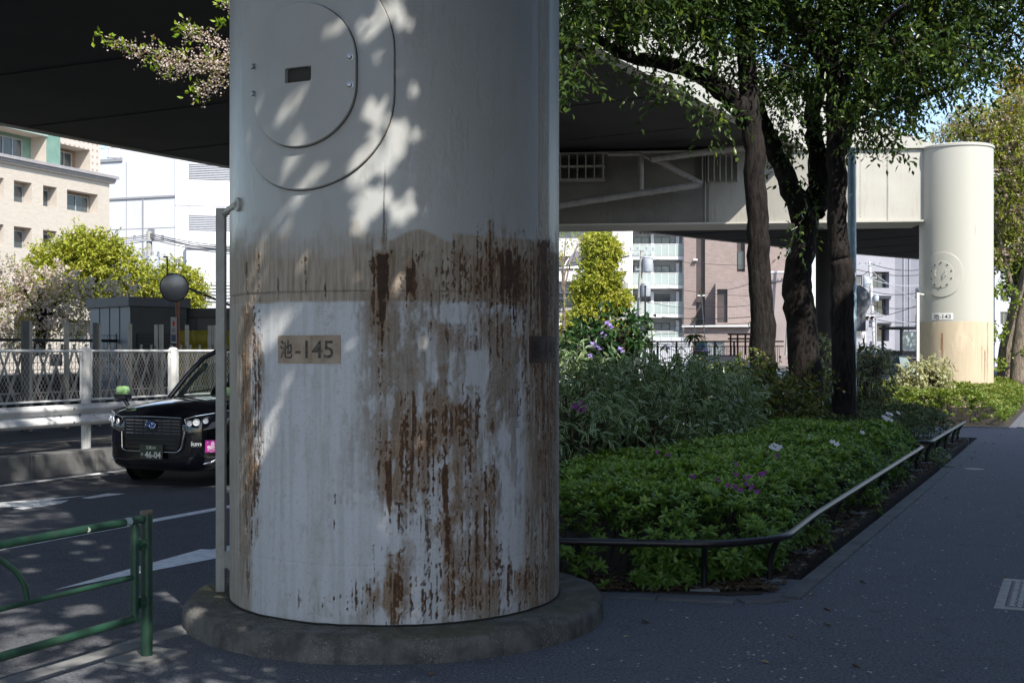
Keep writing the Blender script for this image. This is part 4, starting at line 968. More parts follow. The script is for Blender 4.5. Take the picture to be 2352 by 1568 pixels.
ST_=[half(0.0,.56,.30,.66,.80),half(.015,.66,.24,.80,.86),half(.08,.76,.20,.90,.945),half(.22,.815,.19,.945,1.0),half(.5,.84,.19,.985,1.06),half(.85,.847,.19,1.01,1.10),half(1.15,.847,.19,1.03,1.12),
half(1.9,.847,.19,1.03,1.10),half(2.9,.847,.19,1.04,1.10),half(3.9,.84,.2,1.05,1.10),half(4.25,.80,.25,1.04,1.08),half(4.38,.70,.32,.98,1.0)]
vs=[];fs=[]; m=len(ST_[0]); row=2*m-2
for sec in ST_:
    full=sec+[(a,-b,c) for a,b,c in sec[-2:0:-1]]
    vs+=[T(*p) for p in full]
for i in range(len(ST_)-1):
    for k in range(row): fs.append((i*row+k,i*row+(k+1)%row,(i+1)*row+(k+1)%row,(i+1)*row+k))
fs.append(tuple(range(row))); fs.append(tuple((len(ST_)-1)*row+k for k in range(row-1,-1,-1)))
mb=MB(); mb.add(vs,fs); BODY=build(mb,'body',M_blk,TAXI,smooth=180,sub=2)
# greenhouse: pillars and roof as a shell, glass set into it
ra=[(1.12,1.075),(1.42,1.38),(1.70,1.60),(2.0,1.71),(2.5,1.765),(3.2,1.775),(3.9,1.74),(4.2,1.66)]
mb=MB(); vs=[];fs=[]
for x,z in ra:
    f=min(1,max(0,(z-1.07)/.70)); w_=.80-.13*f
    vs+=[T(x,-w_,z-.035),T(x,-w_*.93,z),T(x,-w_*.5,z+.022),T(x,0,z+.03),T(x,w_*.5,z+.022),T(x,w_*.93,z),T(x,w_,z-.035)]
for i in range(3,len(ra)-1):
    for k in range(6): fs.append((i*7+k,i*7+k+1,(i+1)*7+k+1,(i+1)*7+k))
mb.add(vs,fs); rf=build(mb,'roof',M_blk,TAXI,smooth=180,sub=1); rf.modifiers.new('t','SOLIDIFY').thickness=.03
# windscreen
mb=MB(); vs=[];fs=[]; A=ra[:4]
for x,z in A:
    f=(z-1.07)/.70; w_=.74-.12*f
    for k in range(9):
        y=-w_+2*w_*k/8; vs.append(T(x+.09*(abs(k-4)/4)**2*1.0+.0,y,z+.015))
for i in range(3):
    for k in range(8): fs.append((i*9+k,i*9+k+1,(i+1)*9+k+1,(i+1)*9+k))
mb.add(vs,fs); WS=build(mb,'windscreen',M_glass,TAXI,smooth=180)
M_pill=surf('painted pillar reflection',(.30,.36,.35),(.2,.25,.25),3,.25)  # pale colour painted in for the reflection along the windscreen pillar
for sg in (-1,1):
    mb=MB(); pts=[]
    for x,z in ra[:4]:
        f=(z-1.07)/.70; pts.append(T(x+.10,sg*(.775-.125*f),z-.005))
    mb.tube(pts,.035,8); build(mb,'windscreen_pillar',M_blk,TAXI,smooth=60)
    mb=MB(); mb.tube([T(x+.13,sg*(.70-.12*((z-1.07)/.7)),z-.045) for x,z in ((1.18,1.12),(1.42,1.36),(1.66,1.555))],.036,8); build(mb,'pillar_reflection',M_pill,TAXI,smooth=60)
    # side windows and pillars
    for (x0,x1) in ((1.62,2.55),(2.66,3.6),(3.7,4.1)):
        z0=1.07; f=lambda x,u: T(x+ (0.0 if x>1.7 else .0),sg*(.80-.10*u),z0+u*(.60 if x>1.9 else .42))
        mb=MB(); mb.quad(f(x0,0.0),f(x1,0),f(x1,1),f(max(x0,1.9) if x0<1.7 else x0,1)); build(mb,'side_window',M_glass,TAXI,recalc=False)
    for x in (2.6,3.65,4.15):
        mb=MB(); mb.tube([T(x,sg*.80,1.06),T(x+.03,sg*.70,1.70)],.045,8); build(mb,'pillar',M_blk,TAXI,smooth=60)
mb=MB(); mb.quad(T(4.36,-.72,1.06),T(4.36,.72,1.06),T(4.22,.62,1.64),T(4.22,-.62,1.64)); build(mb,'rear_window',M_glass,TAXI)
# cabin: seats, dash
mb=MB(); mb.box(T(1.45,0,1.06),(.5,1.4,.06),XB,YR); build(mb,'dashboard',M_trim,TAXI)
for y in (-.36,.36):
    mb=MB(); mb.box(T(2.3,y,1.08),(.16,.48,.62),XB,YR); mb.box(T(2.3,y,1.45),(.1,.26,.2),XB,YR); build(mb,'seat',M_trim,TAXI,bevel=.04)
mb=MB(); mb.lathe(T(1.78,-.36,1.10),[(.17,-.012),(.185,0),(.17,.012),(.155,0),(.17,-.012)],24,XB*-.9+Vector((0,0,.4))); build(mb,'steering_wheel',M_trim,TAXI)
# front: grille panel
xf=-.012
def front_poly(pts,x,th): return [T(x,a,b) for a,b in pts]
mb=MB(); mb.prism([T(-.015,a,b) for a,b in ((-.44,.86),(.44,.86),(.46,.66),(.40,.46),(-.40,.46),(-.46,.66))],XB*.12); GRL=build(mb,'grille',M_trim,TAXI,bevel=.012)
mb=MB()
for r_ in range(5):
    z=.835-r_*.040
    for k in range(6):
        y=-.405+k*.145
        if 1<=r_<=3 and k in (2,3): 
            yy0,yy1=(y,y+.045) if k==2 else (y+.08,y+.125)
        else: yy0,yy1=y,y+.125
        mb.box(T(-.020,(yy0+yy1)/2,z),(.012,yy1-yy0,.007),XB,YR)
build(mb,'grille_bars',M_chrome,GRL)
mb=MB()
for z in (.60,.55,.50): mb.box(T(-.02,0,z),(.012,.78,.012),XB,YR)
build(mb,'intake_slats',plain('dark slat',(.02,.02,.022),.4),GRL)
def strip_pts(pts,r,name,mat,par):
    mb=MB(); mb.tube([T(*p) for p in pts],r,8); return build(mb,name,mat,par,smooth=60)
strip_pts([(-.02,-.46,.875),(-.03,0,.885),(-.02,.46,.875)],.007,'chrome_strip',M_chrome,GRL)
strip_pts(rounded([Vector((-.02,-.48,.69)),Vector((-.025,-.47,.47)),Vector((-.03,-.40,.45)),Vector((-.03,.40,.45)),Vector((-.025,.47,.49)),Vector((-.02,.52,.72))],.06),.009,'chrome_surround',M_chrome,GRL)
# emblem of three ovals
M_emb=plain('blue emblem field',(.03,.09,.35),.3)
mb=MB(); ze=.785
mb.prism([T(-.036,.078*math.cos(a),ze+.052*math.sin(a)) for a in [2*math.pi*k/28 for k in range(28)]],XB*.012); EM=build(mb,'emblem',M_emb,GRL)
def oval(cy,cz,ry,rz,r=.006): return [T(-.037,cy+ry*math.cos(a),cz+rz*math.sin(a)) for a in [2*math.pi*k/28 for k in range(29)]]
mb=MB(); mb.tube(oval(0,ze,.078,.052),.0065,6,cap=False); mb.tube(oval(0,ze+.022,.052,.024),.005,6,cap=False); mb.tube(oval(0,ze,.020,.048),.005,6,cap=False); build(mb,'emblem_rings',M_chrome,EM)
# number plate
pz=.445
mb=MB(); mb.box(T(-.05,0.02,pz),(.014,.36,.185),XB,YR); NP=build(mb,'licence_plate',surf('dark green plate',(.045,.062,.042),(.038,.052,.035),9,.5),TAXI,bevel=.004)
M_lw=plain('plate lettering',(.72,.74,.72),.5)
Z=Vector((0,0,1))
put_text('lettering','江東510',.042,T(-.0585,.02,pz+.056),YR,Z,M_lw,NP,width=.155,bold=.02)
put_text('lettering','46-04',.082,T(-.0585,.052,pz-.033),YR,Z,M_lw,NP,width=.255,bold=.03)
put_text('lettering','あ',.038,T(-.0585,-.118,pz-.030),YR,Z,M_lw,NP,bold=.02)
# headlamps
M_lens,_nt,_b=new_mat('headlamp lens'); _b.inputs['Roughness'].default_value=.08; _b.inputs['Metallic'].default_value=.1
_nt.links.new(mixc(_nt,ramp(_nt,noise(_nt,26,2),.35,.65),(.95,.96,1.0),(.75,.77,.82)),_b.inputs['Base Color'])
M_lensd=plain('lamp housing',(.03,.032,.04),.2)
for sg in (-1,1):
    pl=[(.045,.47,.86),(.07,.62,.90),(.20,.80,.935),(.50,.853,.965),(.52,.855,.90),(.22,.83,.76),(.10,.72,.735),(.04,.52,.745)]
    pts=[T(x-.012,sg*(y+.008),z) for x,y,z in pl]
    mb=MB(); cen=sum(pts,Vector())/len(pts); out=(YR*sg*.5-XB*.85).normalized()
    vs=pts+[p+out*.02 for p in pts]+[cen+out*.05]; n=len(pts); fs=[(i,(i+1)%n,n+(i+1)%n,n+i) for i in range(n)]+[(n+i,n+(i+1)%n,2*n) for i in range(n)]
    mb.add(vs,fs); HL=build(mb,'headlamp',M_lensd,TAXI,smooth=30)
    for (x,y,z,r_) in ((.04,.555,.81,.036),(.05,.65,.825,.044),(.11,.745,.84,.034)):
        mb=MB(); mb.lathe(T(x,sg*y,z)+out*.028,[(r_,0),(r_*.95,.014),(r_*.6,.004),(0,.012)],16,out); build(mb,'lamp_bulb',M_lens,HL,smooth=40)
    mb=MB(); mb.tube([p+out*.022 for p in pts]+[pts[0]+out*.022],.006,6,cap=False); build(mb,'chrome_edge',M_chrome,HL)
    # fender mirrors on stalks
    c=T(.42,sg*.865,1.135); mb=MB(); mb.tube([T(.45,sg*.80,.985),T(.43,sg*.84,1.05),T(.42,sg*.862,1.10)],[.03,.026,.04],10); mb.box(T(.42,sg*.866,1.105),(.13,.185,.06),XB,YR); ST2=build(mb,'mirror_foot',M_blk,TAXI,bevel=.015)
    mb=MB(); mb.box(T(.42,sg*.868,1.185),(.12,.170,.120),XB,YR); MM=build(mb,'fender_mirror',surf('pale green mirror cap',(.22,.38,.17),(.20,.35,.155),5,.25,coat=.6),TAXI,bevel=.042); 
    # bumper corner lamp with chrome bow
    strip_pts([(.06,sg*.50,.315),(.075,sg*.66,.305),(.14,sg*.775,.32),(.22,sg*.815,.36)],.019,'bumper_trim',M_chrome,TAXI)
    mb=MB(); out2=(YR*sg*.45-XB*.9).normalized(); mb.lathe(T(.085,sg*.70,.395),[(.062,0),(.062,.01),(.05,.012),(.045,.002),(0,.006)],20,out2); build(mb,'fog_lamp',M_trim,TAXI,smooth=40)
    # wheels
    for x in (.80,3.55):
        cw_=T(x,sg*.765,.312); mb=MB(); ax_=YR*sg
        mb.lathe(cw_-ax_*.10,[(.20,0),(.28,.0),(.308,.02),(.312,.05),(.312,.14),(.306,.175),(.28,.195),(.205,.19)],32,ax_); wh=build(mb,'wheel',M_tyre,TAXI,smooth=40)
        mb=MB(); mb.lathe(cw_+ax_*.06,[(.205,.025),(.19,.035),(.17,.01),(.05,.02),(.03,.03),(0,.03)],32,ax_)
        for k in range(8):
            a=2*math.pi*k/8; d_=XB*math.cos(a)+Z*math.sin(a); mb.box(cw_+ax_*.085+d_*.11,(.14,.03,.016),d_,d_.cross(ax_),ax_)
        build(mb,'rim',surf('silver rim',(.4,.41,.43),(.3,.3,.32),9,.3,metal=.8),wh,smooth=40)
        mb=MB(); mb.lathe(cw_+ax_*.078,[(.315,0),(.375,0),(.375,.014),(.315,.014),(.315,0)],32,ax_); build(mb,'wheel_arch',M_trim,wh,smooth=40)
# bumper marks on the photo's right: letters and pink sticker
d45=(YR*.80+XB*.60).normalized(); out=(YR*.60-XB*.80).normalized()
# find a plane just outside the rounded corner of the bumper
def skin(y,z): return T(.0,y,z)
ctr=T(.065,.635,.565)+out*.075
put_text('letters','km',.055,ctr,d45,Z,M_lw,TAXI,width=.125,bold=.035)
mb=MB(); a0_=ctr-Z*.038; mb.box(a0_,(.115,.002,.006),d45,out); build(mb,'underline',M_chrome,TAXI)
cs=T(.155,.79,.530)+out*.045
mb=MB(); mb.box(cs,(.145,.003,.150),d45,out); SK=build(mb,'sticker',plain('pink sticker',(.52,.02,.33),.4),TAXI,bevel=.001)
M_skw=plain('sticker drawing',(.82,.62,.76),.4); f=lambda a,b: cs+out*.003+d45*a+Z*b
mb=MB()
for (ca__,cb__,rx,ry) in ((.018,.022,.022,.040),(-.002,-.012,.048,.020),(-.030,-.002,.017,.013)):
    mb.add([f(ca__+rx*math.cos(2*math.pi*k/20),cb__+ry*math.sin(2*math.pi*k/20)) for k in range(20)],[tuple(range(20))])
for a in (-.036,.032): mb.add([f(a+.010*math.cos(2*math.pi*k/12),-.044+.010*math.sin(2*math.pi*k/12)) for k in range(12)],[tuple(range(12))])
mb.quad(f(-.04,-.040),f(.04,-.040),f(.04,-.034),f(-.04,-.034)); mb.quad(f(-.022,-.066),f(.022,-.066),f(.022,-.060),f(-.022,-.060)); mb.add([f(-.042+.008*math.cos(2*math.pi*k/5),.048+.008*math.sin(2*math.pi*k/5)) for k in range(5)],[tuple(range(5))])
mb.v=[tuple(Vector(v_)+out*(.0002*(i//12))) for i,v_ in enumerate(mb.v)]
build(mb,'sticker_drawing',M_skw,SK,recalc=False)
# wipers
for y in (-.5,.05): strip_pts([(1.08,y,1.115),(1.20,y+.45,1.19)],.008,'wiper',M_trim,TAXI)
# ================================================================ planting
M_az=leafmat('azalea leaf',(.085,.165,.030),(.175,.30,.052),(.29,.43,.08),trans=.25,rough=.42)
M_azd=leafmat('dark azalea leaf',(.05,.085,.03),(.09,.13,.04),(.14,.13,.06),trans=.25,rough=.5)
M_azl=leafmat('lit azalea leaf',(.07,.12,.018),(.16,.22,.032),(.27,.27,.07),trans=.3,rough=.5)
M_var=leafmat('variegated leaf',(.032,.090,.032),(.066,.145,.048),None,edge=(.47,.55,.29),trans=.2,rough=.32,spec=.5)
M_varl=leafmat('pale variegated leaf',(.14,.17,.06),(.26,.27,.10),None,edge=(.72,.66,.42),trans=.3,rough=.4)
M_oliv=leafmat('olive leaf',(.045,.085,.018),(.13,.15,.026),(.24,.18,.04),trans=.28,rough=.42)
M_twig=surf('brown twig',(.05,.035,.025),(.03,.022,.016),20,.9)
M_wpet=leafmat('white petal',(.75,.75,.78),(.8,.8,.82),trans=.3); M_ppet=leafmat('purple petal',(.22,.02,.26),(.34,.04,.34),trans=.3); M_lpet=leafmat('lilac petal',(.28,.20,.55),(.36,.28,.65),trans=.3)
AZ_T=curved(.30,.12)
def azalea(label,inside,hfun,box,dens,L,mat,efun,sidedens=0,name='azalea_hedge',tlift=0,grp=None,extra=0):
    """mound of leaf rosettes"""
    s0,s1,t0,t1=box; n=int((s1-s0)*(t1-t0)*dens); s=s0+(s1-s0)*RS.rand(n); t=t0+(t1-t0)*RS.rand(n)
    x=N[0]*s+U[0]*t; y=N[1]*s+U[1]*t; ok=inside(s,t,x,y); s,t,x,y=s[ok],t[ok],x[ok],y[ok]
    e=efun(s,t,x,y); h=hfun(s,t,x,y,e)
    lay=RS.rand(len(s)); z=h-np.where(lay<.62,.05*RS.rand(len(s)),(h-.05)*RS.rand(len(s))**1.3*.6)
    z=np.where(e<.22,np.minimum(z,.06+(h-.06)*RS.rand(len(s))**.6),z)
    gap=fbm(x*2.6,y*2.6+z*3.2,3,33); keep=(gap>.37)|(z>h*.82)
    keep&=~((e<.3)&(z<.26)&(fbm(x*1.5+8,z*2+y*.3,2,41)<.40))
    s,t,x,y,e,h,z=[q[keep] for q in (s,t,x,y,e,h,z)]
    lay=np.zeros(len(s))
    if extra:
        ex=RS.uniform(-.45,1.95,extra); ey=np.where(ex>1.05,8.16+.62*(ex-1.05),8.13)+.26*RS.rand(extra)**1.5; ez=.03+.24*RS.rand(extra); kk=~((ex>-.05)&(ex<.62)&(ez<.24))&(fbm(ex*3+2,ez*4,2,61)>.30)
        ex,ey,ez=ex[kk],ey[kk],ez[kk]; es=N[0]*ex+N[1]*ey; et=U[0]*ex+U[1]*ey
        s=np.concatenate([s,es]);t=np.concatenate([t,et]);x=np.concatenate([x,ex]);y=np.concatenate([y,ey]);z=np.concatenate([z,ez]);e=np.concatenate([e,.08+0*ez]);h=np.concatenate([h,.36+0*ez]); lay=np.zeros(len(s))
    m=len(s); ax=np.zeros((m,3)); ax[:,2]=1; edge=np.exp(-e/.2)
    gx=-(N[0]*.0); out=np.stack([np.where(y<8.75,-.05,N[0]),np.where(y<8.75,-1,N[1])],-1)
    ax[:,:2]+=out*(edge*1.1)[:,None]*(1.2-z/np.maximum(h,.1))[:,None]; ax+=RS.normal(size=(m,3))*.28; ax/=np.linalg.norm(ax,axis=1,keepdims=True)
    a=np.cross(ax,np.array([.31,.2,.9])); a/=np.linalg.norm(a,axis=1,keepdims=True)+1e-9; b=np.cross(ax,a)
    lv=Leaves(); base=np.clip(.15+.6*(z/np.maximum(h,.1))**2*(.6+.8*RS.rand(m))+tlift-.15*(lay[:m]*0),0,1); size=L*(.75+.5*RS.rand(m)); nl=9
    ph=RS.rand(m)*6.28
    for k in range(nl):
        an=ph+2.4*k+.3*RS.normal(size=m); el=R(12)+R(55)*k/nl+.2*RS.normal(size=m)
        rad=a*np.cos(an)[:,None]+b*np.sin(an)[:,None]; d=rad*np.cos(el)[:,None]+ax*np.sin(el)[:,None]; nn=ax*np.cos(el)[:,None]-rad*np.sin(el)[:,None]
        pos=np.stack([x,y,z],-1)+ax*(.012*k/nl)
        lv.put(pos,d,nn,size*(1.05-.35*k/nl),size*.33,np.clip(base+.30*k/nl-.12+.06*RS.normal(size=m),0,1))
    o=thing(name,(float(np.mean(x)),float(np.mean(y)),0),label,'hedge',grp)
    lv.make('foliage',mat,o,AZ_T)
    mb=MB(); idx=RS.choice(m,min(m,260),replace=False)
    for i in idx: mb.tube([(x[i]+.1*rnd.gauss(0,1),y[i]+.1*abs(rnd.gauss(0,1)),0),(x[i],y[i],z[i])],[.006,.003],4,cap=False)
    build(mb,'twig_sprays',M_twig,o,recalc=False)
    return o,(x,y,z)
def flower(parent,p,r,mat,name,n=5,seed=0):
    lv=Leaves(); q=np.array(p); k=np.arange(n); an=k*2*math.pi/n+rnd.random()*6
    up=np.array([rnd.gauss(0,.3),-.55,.75]); up/=np.linalg.norm(up); a=np.cross(up,[1,0,.1]); a/=np.linalg.norm(a); b=np.cross(up,a)
    d=a*np.cos(an)[:,None]+b*np.sin(an)[:,None]+up*.45; lv.put(np.tile(q,(n,1)),d,np.tile(up,(n,1)),np.full(n,r),np.full(n,r*.75),RS.rand(n))
    return lv.make(name,mat,parent,curved(.1,.1))
eA=lambda s,t,x,y: np.minimum(np.minimum(y-8.17+.14*sst(.7,.9,x)*sst(1.35,1.15,x)-.35*np.clip(x-1.25,0,1),(-1.93-s)),17.35-t+.3)
hA=lambda s,t,x,y,e: .16+(.44+.10*(fbm(x*1.3,y*1.3,3,4)-.5)*2)*(1-np.exp(-np.clip(e,0,9)/.17))+.035*np.clip((t-9)/6,0,1)
inA=lambda s,t,x,y: (y>8.19-.11*sst(.7,.9,x)*sst(1.35,1.15,x)+.35*np.clip(x-1.25,0,1))&(s<-1.95)&(t<17.3)&(s>-4.75)&(x>-.55)&~((s<-4.15)&(t>9.9))
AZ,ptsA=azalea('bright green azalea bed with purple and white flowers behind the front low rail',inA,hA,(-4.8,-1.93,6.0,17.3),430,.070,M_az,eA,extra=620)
for px,py,c in ((1510,1046,0),(1535,1053,0),(1592,1105,0),(1648,1112,0),(1690,1100,0),(1708,1107,0),(1690,1128,0),(1700,1136,0),(1722,1105,0),(1727,1130,0),(1745,1100,0),(1755,1096,0),(1748,1098,0),(1760,1050,0),(1785,1055,0),(1740,1140,0),(1672,1126,0),(1712,1122,0),(1690,1075,0),(1772,1036,1),(1783,1040,1),(1790,1034,1),(1778,1030,1),(1912,1022,1),(1922,1028,1),(1860,1010,1),(1855,1014,1),(1980,1000,1)):
    Y=2800*(CAMH-.62)/(py-805); p=P(px,py,Y); p.z+=.03
    if c==0: flower(AZ,p,.030,M_ppet,'purple_bud',3)
    else: flower(AZ,p,.040,M_wpet,'white_blossom',5)
eB=lambda s,t,x,y: np.minimum(np.minimum(-1.95-s,t-17.5),23.3-t)
hB=lambda s,t,x,y,e: .14+(.50+.12*(fbm(x*1.1,y*1.1,3,9)-.5)*2)*(1-np.exp(-np.clip(e,0,9)/.25))
AZB,ptsB=azalea('dark brownish azalea bed behind the second low rail',lambda s,t,x,y:(s<-1.98)&(t>17.6)&(t<23.2),hB,(-5.2,-1.95,17.6,23.2),230,.06,M_azd,eB)
for px,py in ((2040,960),(2046,962),(2034,974),(2046,976),(2040,972),(2062,958),(2030,968)):
    Y=2800*(CAMH-.62)/(py-805); p=P(px,py,Y); p.z+=.06; flower(AZB,p,.045,M_wpet,'white_blossom',5)
eC=lambda s,t,x,y: np.minimum(np.minimum(-1.42-s,t-27.6),60-t)
hC=lambda s,t,x,y,e: .12+(.55+.2*(fbm(x*.7,y*.7,3,19)-.5)*2)*(1-np.exp(-np.clip(e,0,9)/.3))
azalea('sunlit yellow-green low bushes around the foot of the cream pier',lambda s,t,x,y:(s<-1.45)&(t>27.65)&(t<50)&(((x-FC.x)**2+(y-FC.y)**2)>1.1),hC,(-4.9,-1.42,27.6,50),120,.085,M_azl,eC)

def shrub(label,blobs,mat,L,W,name='shrub',n=420,per=9,slen=.30,droop=.35,up=.5,tpl=None,tint=(0,1),cat='shrub',grp=None,stems=True):
    c0=np.mean([b[0] for b in blobs],0); o=thing(name,(float(c0[0]),float(c0[1]),0),label,cat,grp); lv=Leaves(); mb=MB()
    for c,r in blobs:
        k=int(n*(r[0]*r[1]+r[0]*r[2]+r[1]*r[2])/3)
        A,D=sprays(lv,c,r,k,per,slen,L,W,droop,.45,tint,up)
        if stems:
            for i in range(0,k,max(1,k//40)): mb.tube([(c[0]+.15*rnd.gauss(0,1),c[1]+.15*rnd.gauss(0,1),0),tuple((A[i]*.6+np.array(c)*.4)),tuple(A[i])],[.012,.008,.004],4,cap=False)
    lv.make('foliage',mat,o,tpl or curved(.45,.10))
    if stems: build(mb,'stem_sprays',M_twig,o,recalc=False)
    return o
def pb(px,py,Y,rx,ry=None,rz=None): p=P(px,py,Y); return (np.array(p),(rx,ry or rx,rz or rx))
V1=shrub('large variegated shrub with arching white-edged leaves, beside the rusty pier',[pb(1330,928,12.8,.75,.6,.44),pb(1420,942,13.2,.7,.6,.48),pb(1500,925,13.6,.75,.6,.48),pb(1590,925,14.6,.75,.6,.50),pb(1655,935,15.6,.55,.6,.46),pb(1300,980,11.9,.5,.5,.4),pb(1450,1000,12.6,.7,.45,.3),pb(1560,980,14.0,.7,.5,.3)],M_var,.125,.027,'variegated_shrub',560,10,.30,.45,.45)
for px,py in ((1335,930),(1320,935),(1342,940),(1330,945)): flower(V1,P(px,py,11.9),.055,M_ppet,'purple_blossom',4)
for px,py in ((1690,915),(1685,922),(1695,925),(1698,918)): flower(V1,P(px,py,14.4),.05,M_lpet,'lilac_blossom',4)
V2=shrub('dark shrub with lilac flower spikes rising behind the variegated shrub',[pb(1400,775,15.5,.42,.4,.28),pb(1340,800,15.5,.3,.3,.22),pb(1440,750,15.5,.16,.16,.14)],leafmat('dark leaf',(.012,.04,.014),(.03,.075,.02),(.06,.12,.03),trans=.2,rough=.35),.12,.042,'flowering_shrub',560,9,.25,.4,.4)
for px,py in ((1362,790),(1358,796),(1395,742),(1400,748),(1385,768),(1352,815),(1425,802),(1530,797),(1620,805),(1606,800),(1372,796)): 
    for k in range(2): flower(V2,P(px+3*k,py+5*k,15.0),.045,M_lpet,'lilac_blossom',4)
# a few tall stems sticking out of the shrubs
for k,(px,py0,py1,Y,tp) in enumerate(((1490,845,742,14.5,'slender stem with drooping leaves standing above the variegated shrub'),(1588,830,770,15,'dark star-leaved stem standing above the variegated shrub, right of the drooping one'),(1292,850,765,13,'twiggy leaf stem standing tight against the rusty pier edge'))):
    a=P(px,py0,Y); b=P(px+6,py1,Y); o=thing('tall_stem',(a.x,a.y,0),tp,'plant'); mb=MB(); mb.tube([(a.x,a.y,0),a,(a+b)/2+Vector((.03,0,0)),b],[.014,.011,.008,.005],5); build(mb,'stem',M_twig,o)
    lv=Leaves(); n_=22 if k!=1 else 26; u_=RS.rand(n_)
    pos=np.array(a)[None]+(np.array(b)-np.array(a))[None]*u_[:,None] if k!=1 else np.tile(np.array(b),(n_,1)); d=unit(n_); d[:,2]=d[:,2]*.3+(.35 if k!=1 else .0)
    lv.put(pos,d,np.tile([0,0,1.],(n_,1)),np.full(n_,.17),np.full(n_,.035),RS.rand(n_)); lv.make('leaves',M_var if k!=1 else M_oliv,o,curved(.5,.1))
V3=shrub('olive-brown leafy shrub at the foot of the first two trunks',[pb(1760,935,17.0,.62,.5,.42),pb(1700,900,16.6,.5,.45,.4),pb(1825,955,17.0,.42,.4,.36),pb(1740,870,17.2,.35,.35,.22),pb(1850,900,18.2,.35,.3,.3)],M_oliv,.085,.036,'leafy_shrub',520,9,.32,.4,.35,tpl=curved(.3,.1))
V4=shrub('variegated shrub showing on both sides of the tall straight trunk',[pb(1890,860,23,.5,.4,.6),pb(2000,870,23,.42,.4,.62),pb(1960,900,22.6,.5,.4,.4),pb(1900,920,22,.4,.4,.4)],leafmat('grey green variegated leaf',(.04,.075,.03),(.08,.12,.04),None,edge=(.34,.34,.19),trans=.25),.13,.034,'variegated_shrub',480,9,.3,.45,.4)
V5=shrub('pale cream sunlit bush in front of the slim white conduit',[pb(2118,880,30.5,.58,.5,.50),pb(2085,900,30.5,.3,.3,.3),pb(2150,850,30.5,.3,.3,.25)],M_varl,.12,.04,'variegated_shrub',620,9,.28,.4,.4)
for k,(t,s,l) in enumerate(((10.3,-2.02,'bright fern-like weed tuft behind the low rail, near the bed corner'),(12.9,-2.0,'weed tuft by a low rail leg, halfway along the bed'),(15.2,-2.02,'low weed tuft at the far third of the front rail'),(18.6,-1.9,'grey-green weed tuft where the two low rails meet'))):
    p=ST(s,t,.09); shrub(l,[(np.array(p),(.14,.16,.07))],M_az if k<3 else M_var,.075,.022,'weed_tuft',2600,6,.1,.3,.3,cat='weed',stems=False)

# ================================================================ trees
def barkmat(name,c1,c2):
    m,nt,b=new_mat(name); v=coords(nt,(16,16,3.2)); n1=noise(nt,1.4,5,.7,v,.4); n2=noise(nt,3,3,.6,coords(nt))
    col=mixc(nt,ramp(nt,n1,.36,.62),c2,c1); col=mixc(nt,mathn(nt,'MULTIPLY',ramp(nt,n2,.55,.75),.4),col,(.055,.058,.05))
    nt.links.new(col,b.inputs['Base Color']); b.inputs['Roughness'].default_value=.95; b.inputs['Specular IOR Level'].default_value=.12; bump(nt,b,n1,1.0,.035); return m
M_bark=barkmat('furrowed grey bark',(.032,.028,.026),(.012,.010,.010)); M_barkd=barkmat('dark cherry bark',(.028,.024,.022),(.010,.008,.008)); M_barkl=barkmat('pale bark',(.22,.18,.14),(.10,.08,.06))
M_lf1=leafmat('dark evergreen leaf',(.030,.062,.018),(.066,.112,.024),(.20,.27,.04),trans=.42,rough=.3)
M_lf2=leafmat('cherry leaf',(.040,.076,.02),(.082,.135,.03),(.23,.31,.048),trans=.44,rough=.4)
M_yel=leafmat('yellow green leaf',(.22,.26,.03),(.43,.45,.05),(.50,.42,.10),trans=.35,rough=.5)
M_pink=leafmat('pale cherry blossom',(.62,.50,.50),(.72,.64,.64),(.50,.30,.26),trans=.4,rough=.7)
M_bronze=leafmat('young bronze cherry leaf',(.30,.17,.10),(.30,.32,.05),(.24,.34,.03),trans=.4)
def wob(path,radii,sub=5,amp=.02):
    pts=[Vector(p) for p in path]; out=[]; rr=[]
    for i in range(len(pts)-1):
        p0=pts[max(i-1,0)];p1=pts[i];p2=pts[i+1];p3=pts[min(i+2,len(pts)-1)]
        for k in range(sub):
            t=k/sub; q=.5*((2*p1)+(p2-p0)*t+(2*p0-5*p1+4*p2-p3)*t*t+(3*p1-p0-3*p2+p3)*t**3)
            r=radii[i]*(1-t)+radii[i+1]*t; out.append(q+Vector((rnd.gauss(0,amp),rnd.gauss(0,amp),0))); rr.append(r*(1+.022*rnd.gauss(0,1)))
    out.append(pts[-1]); rr.append(radii[-1]); return out,rr
def limb(mb,path,radii,n=12,amp=.02,sub=5): a,b=wob(path,radii,sub,amp); mb.tube(a,b,n)
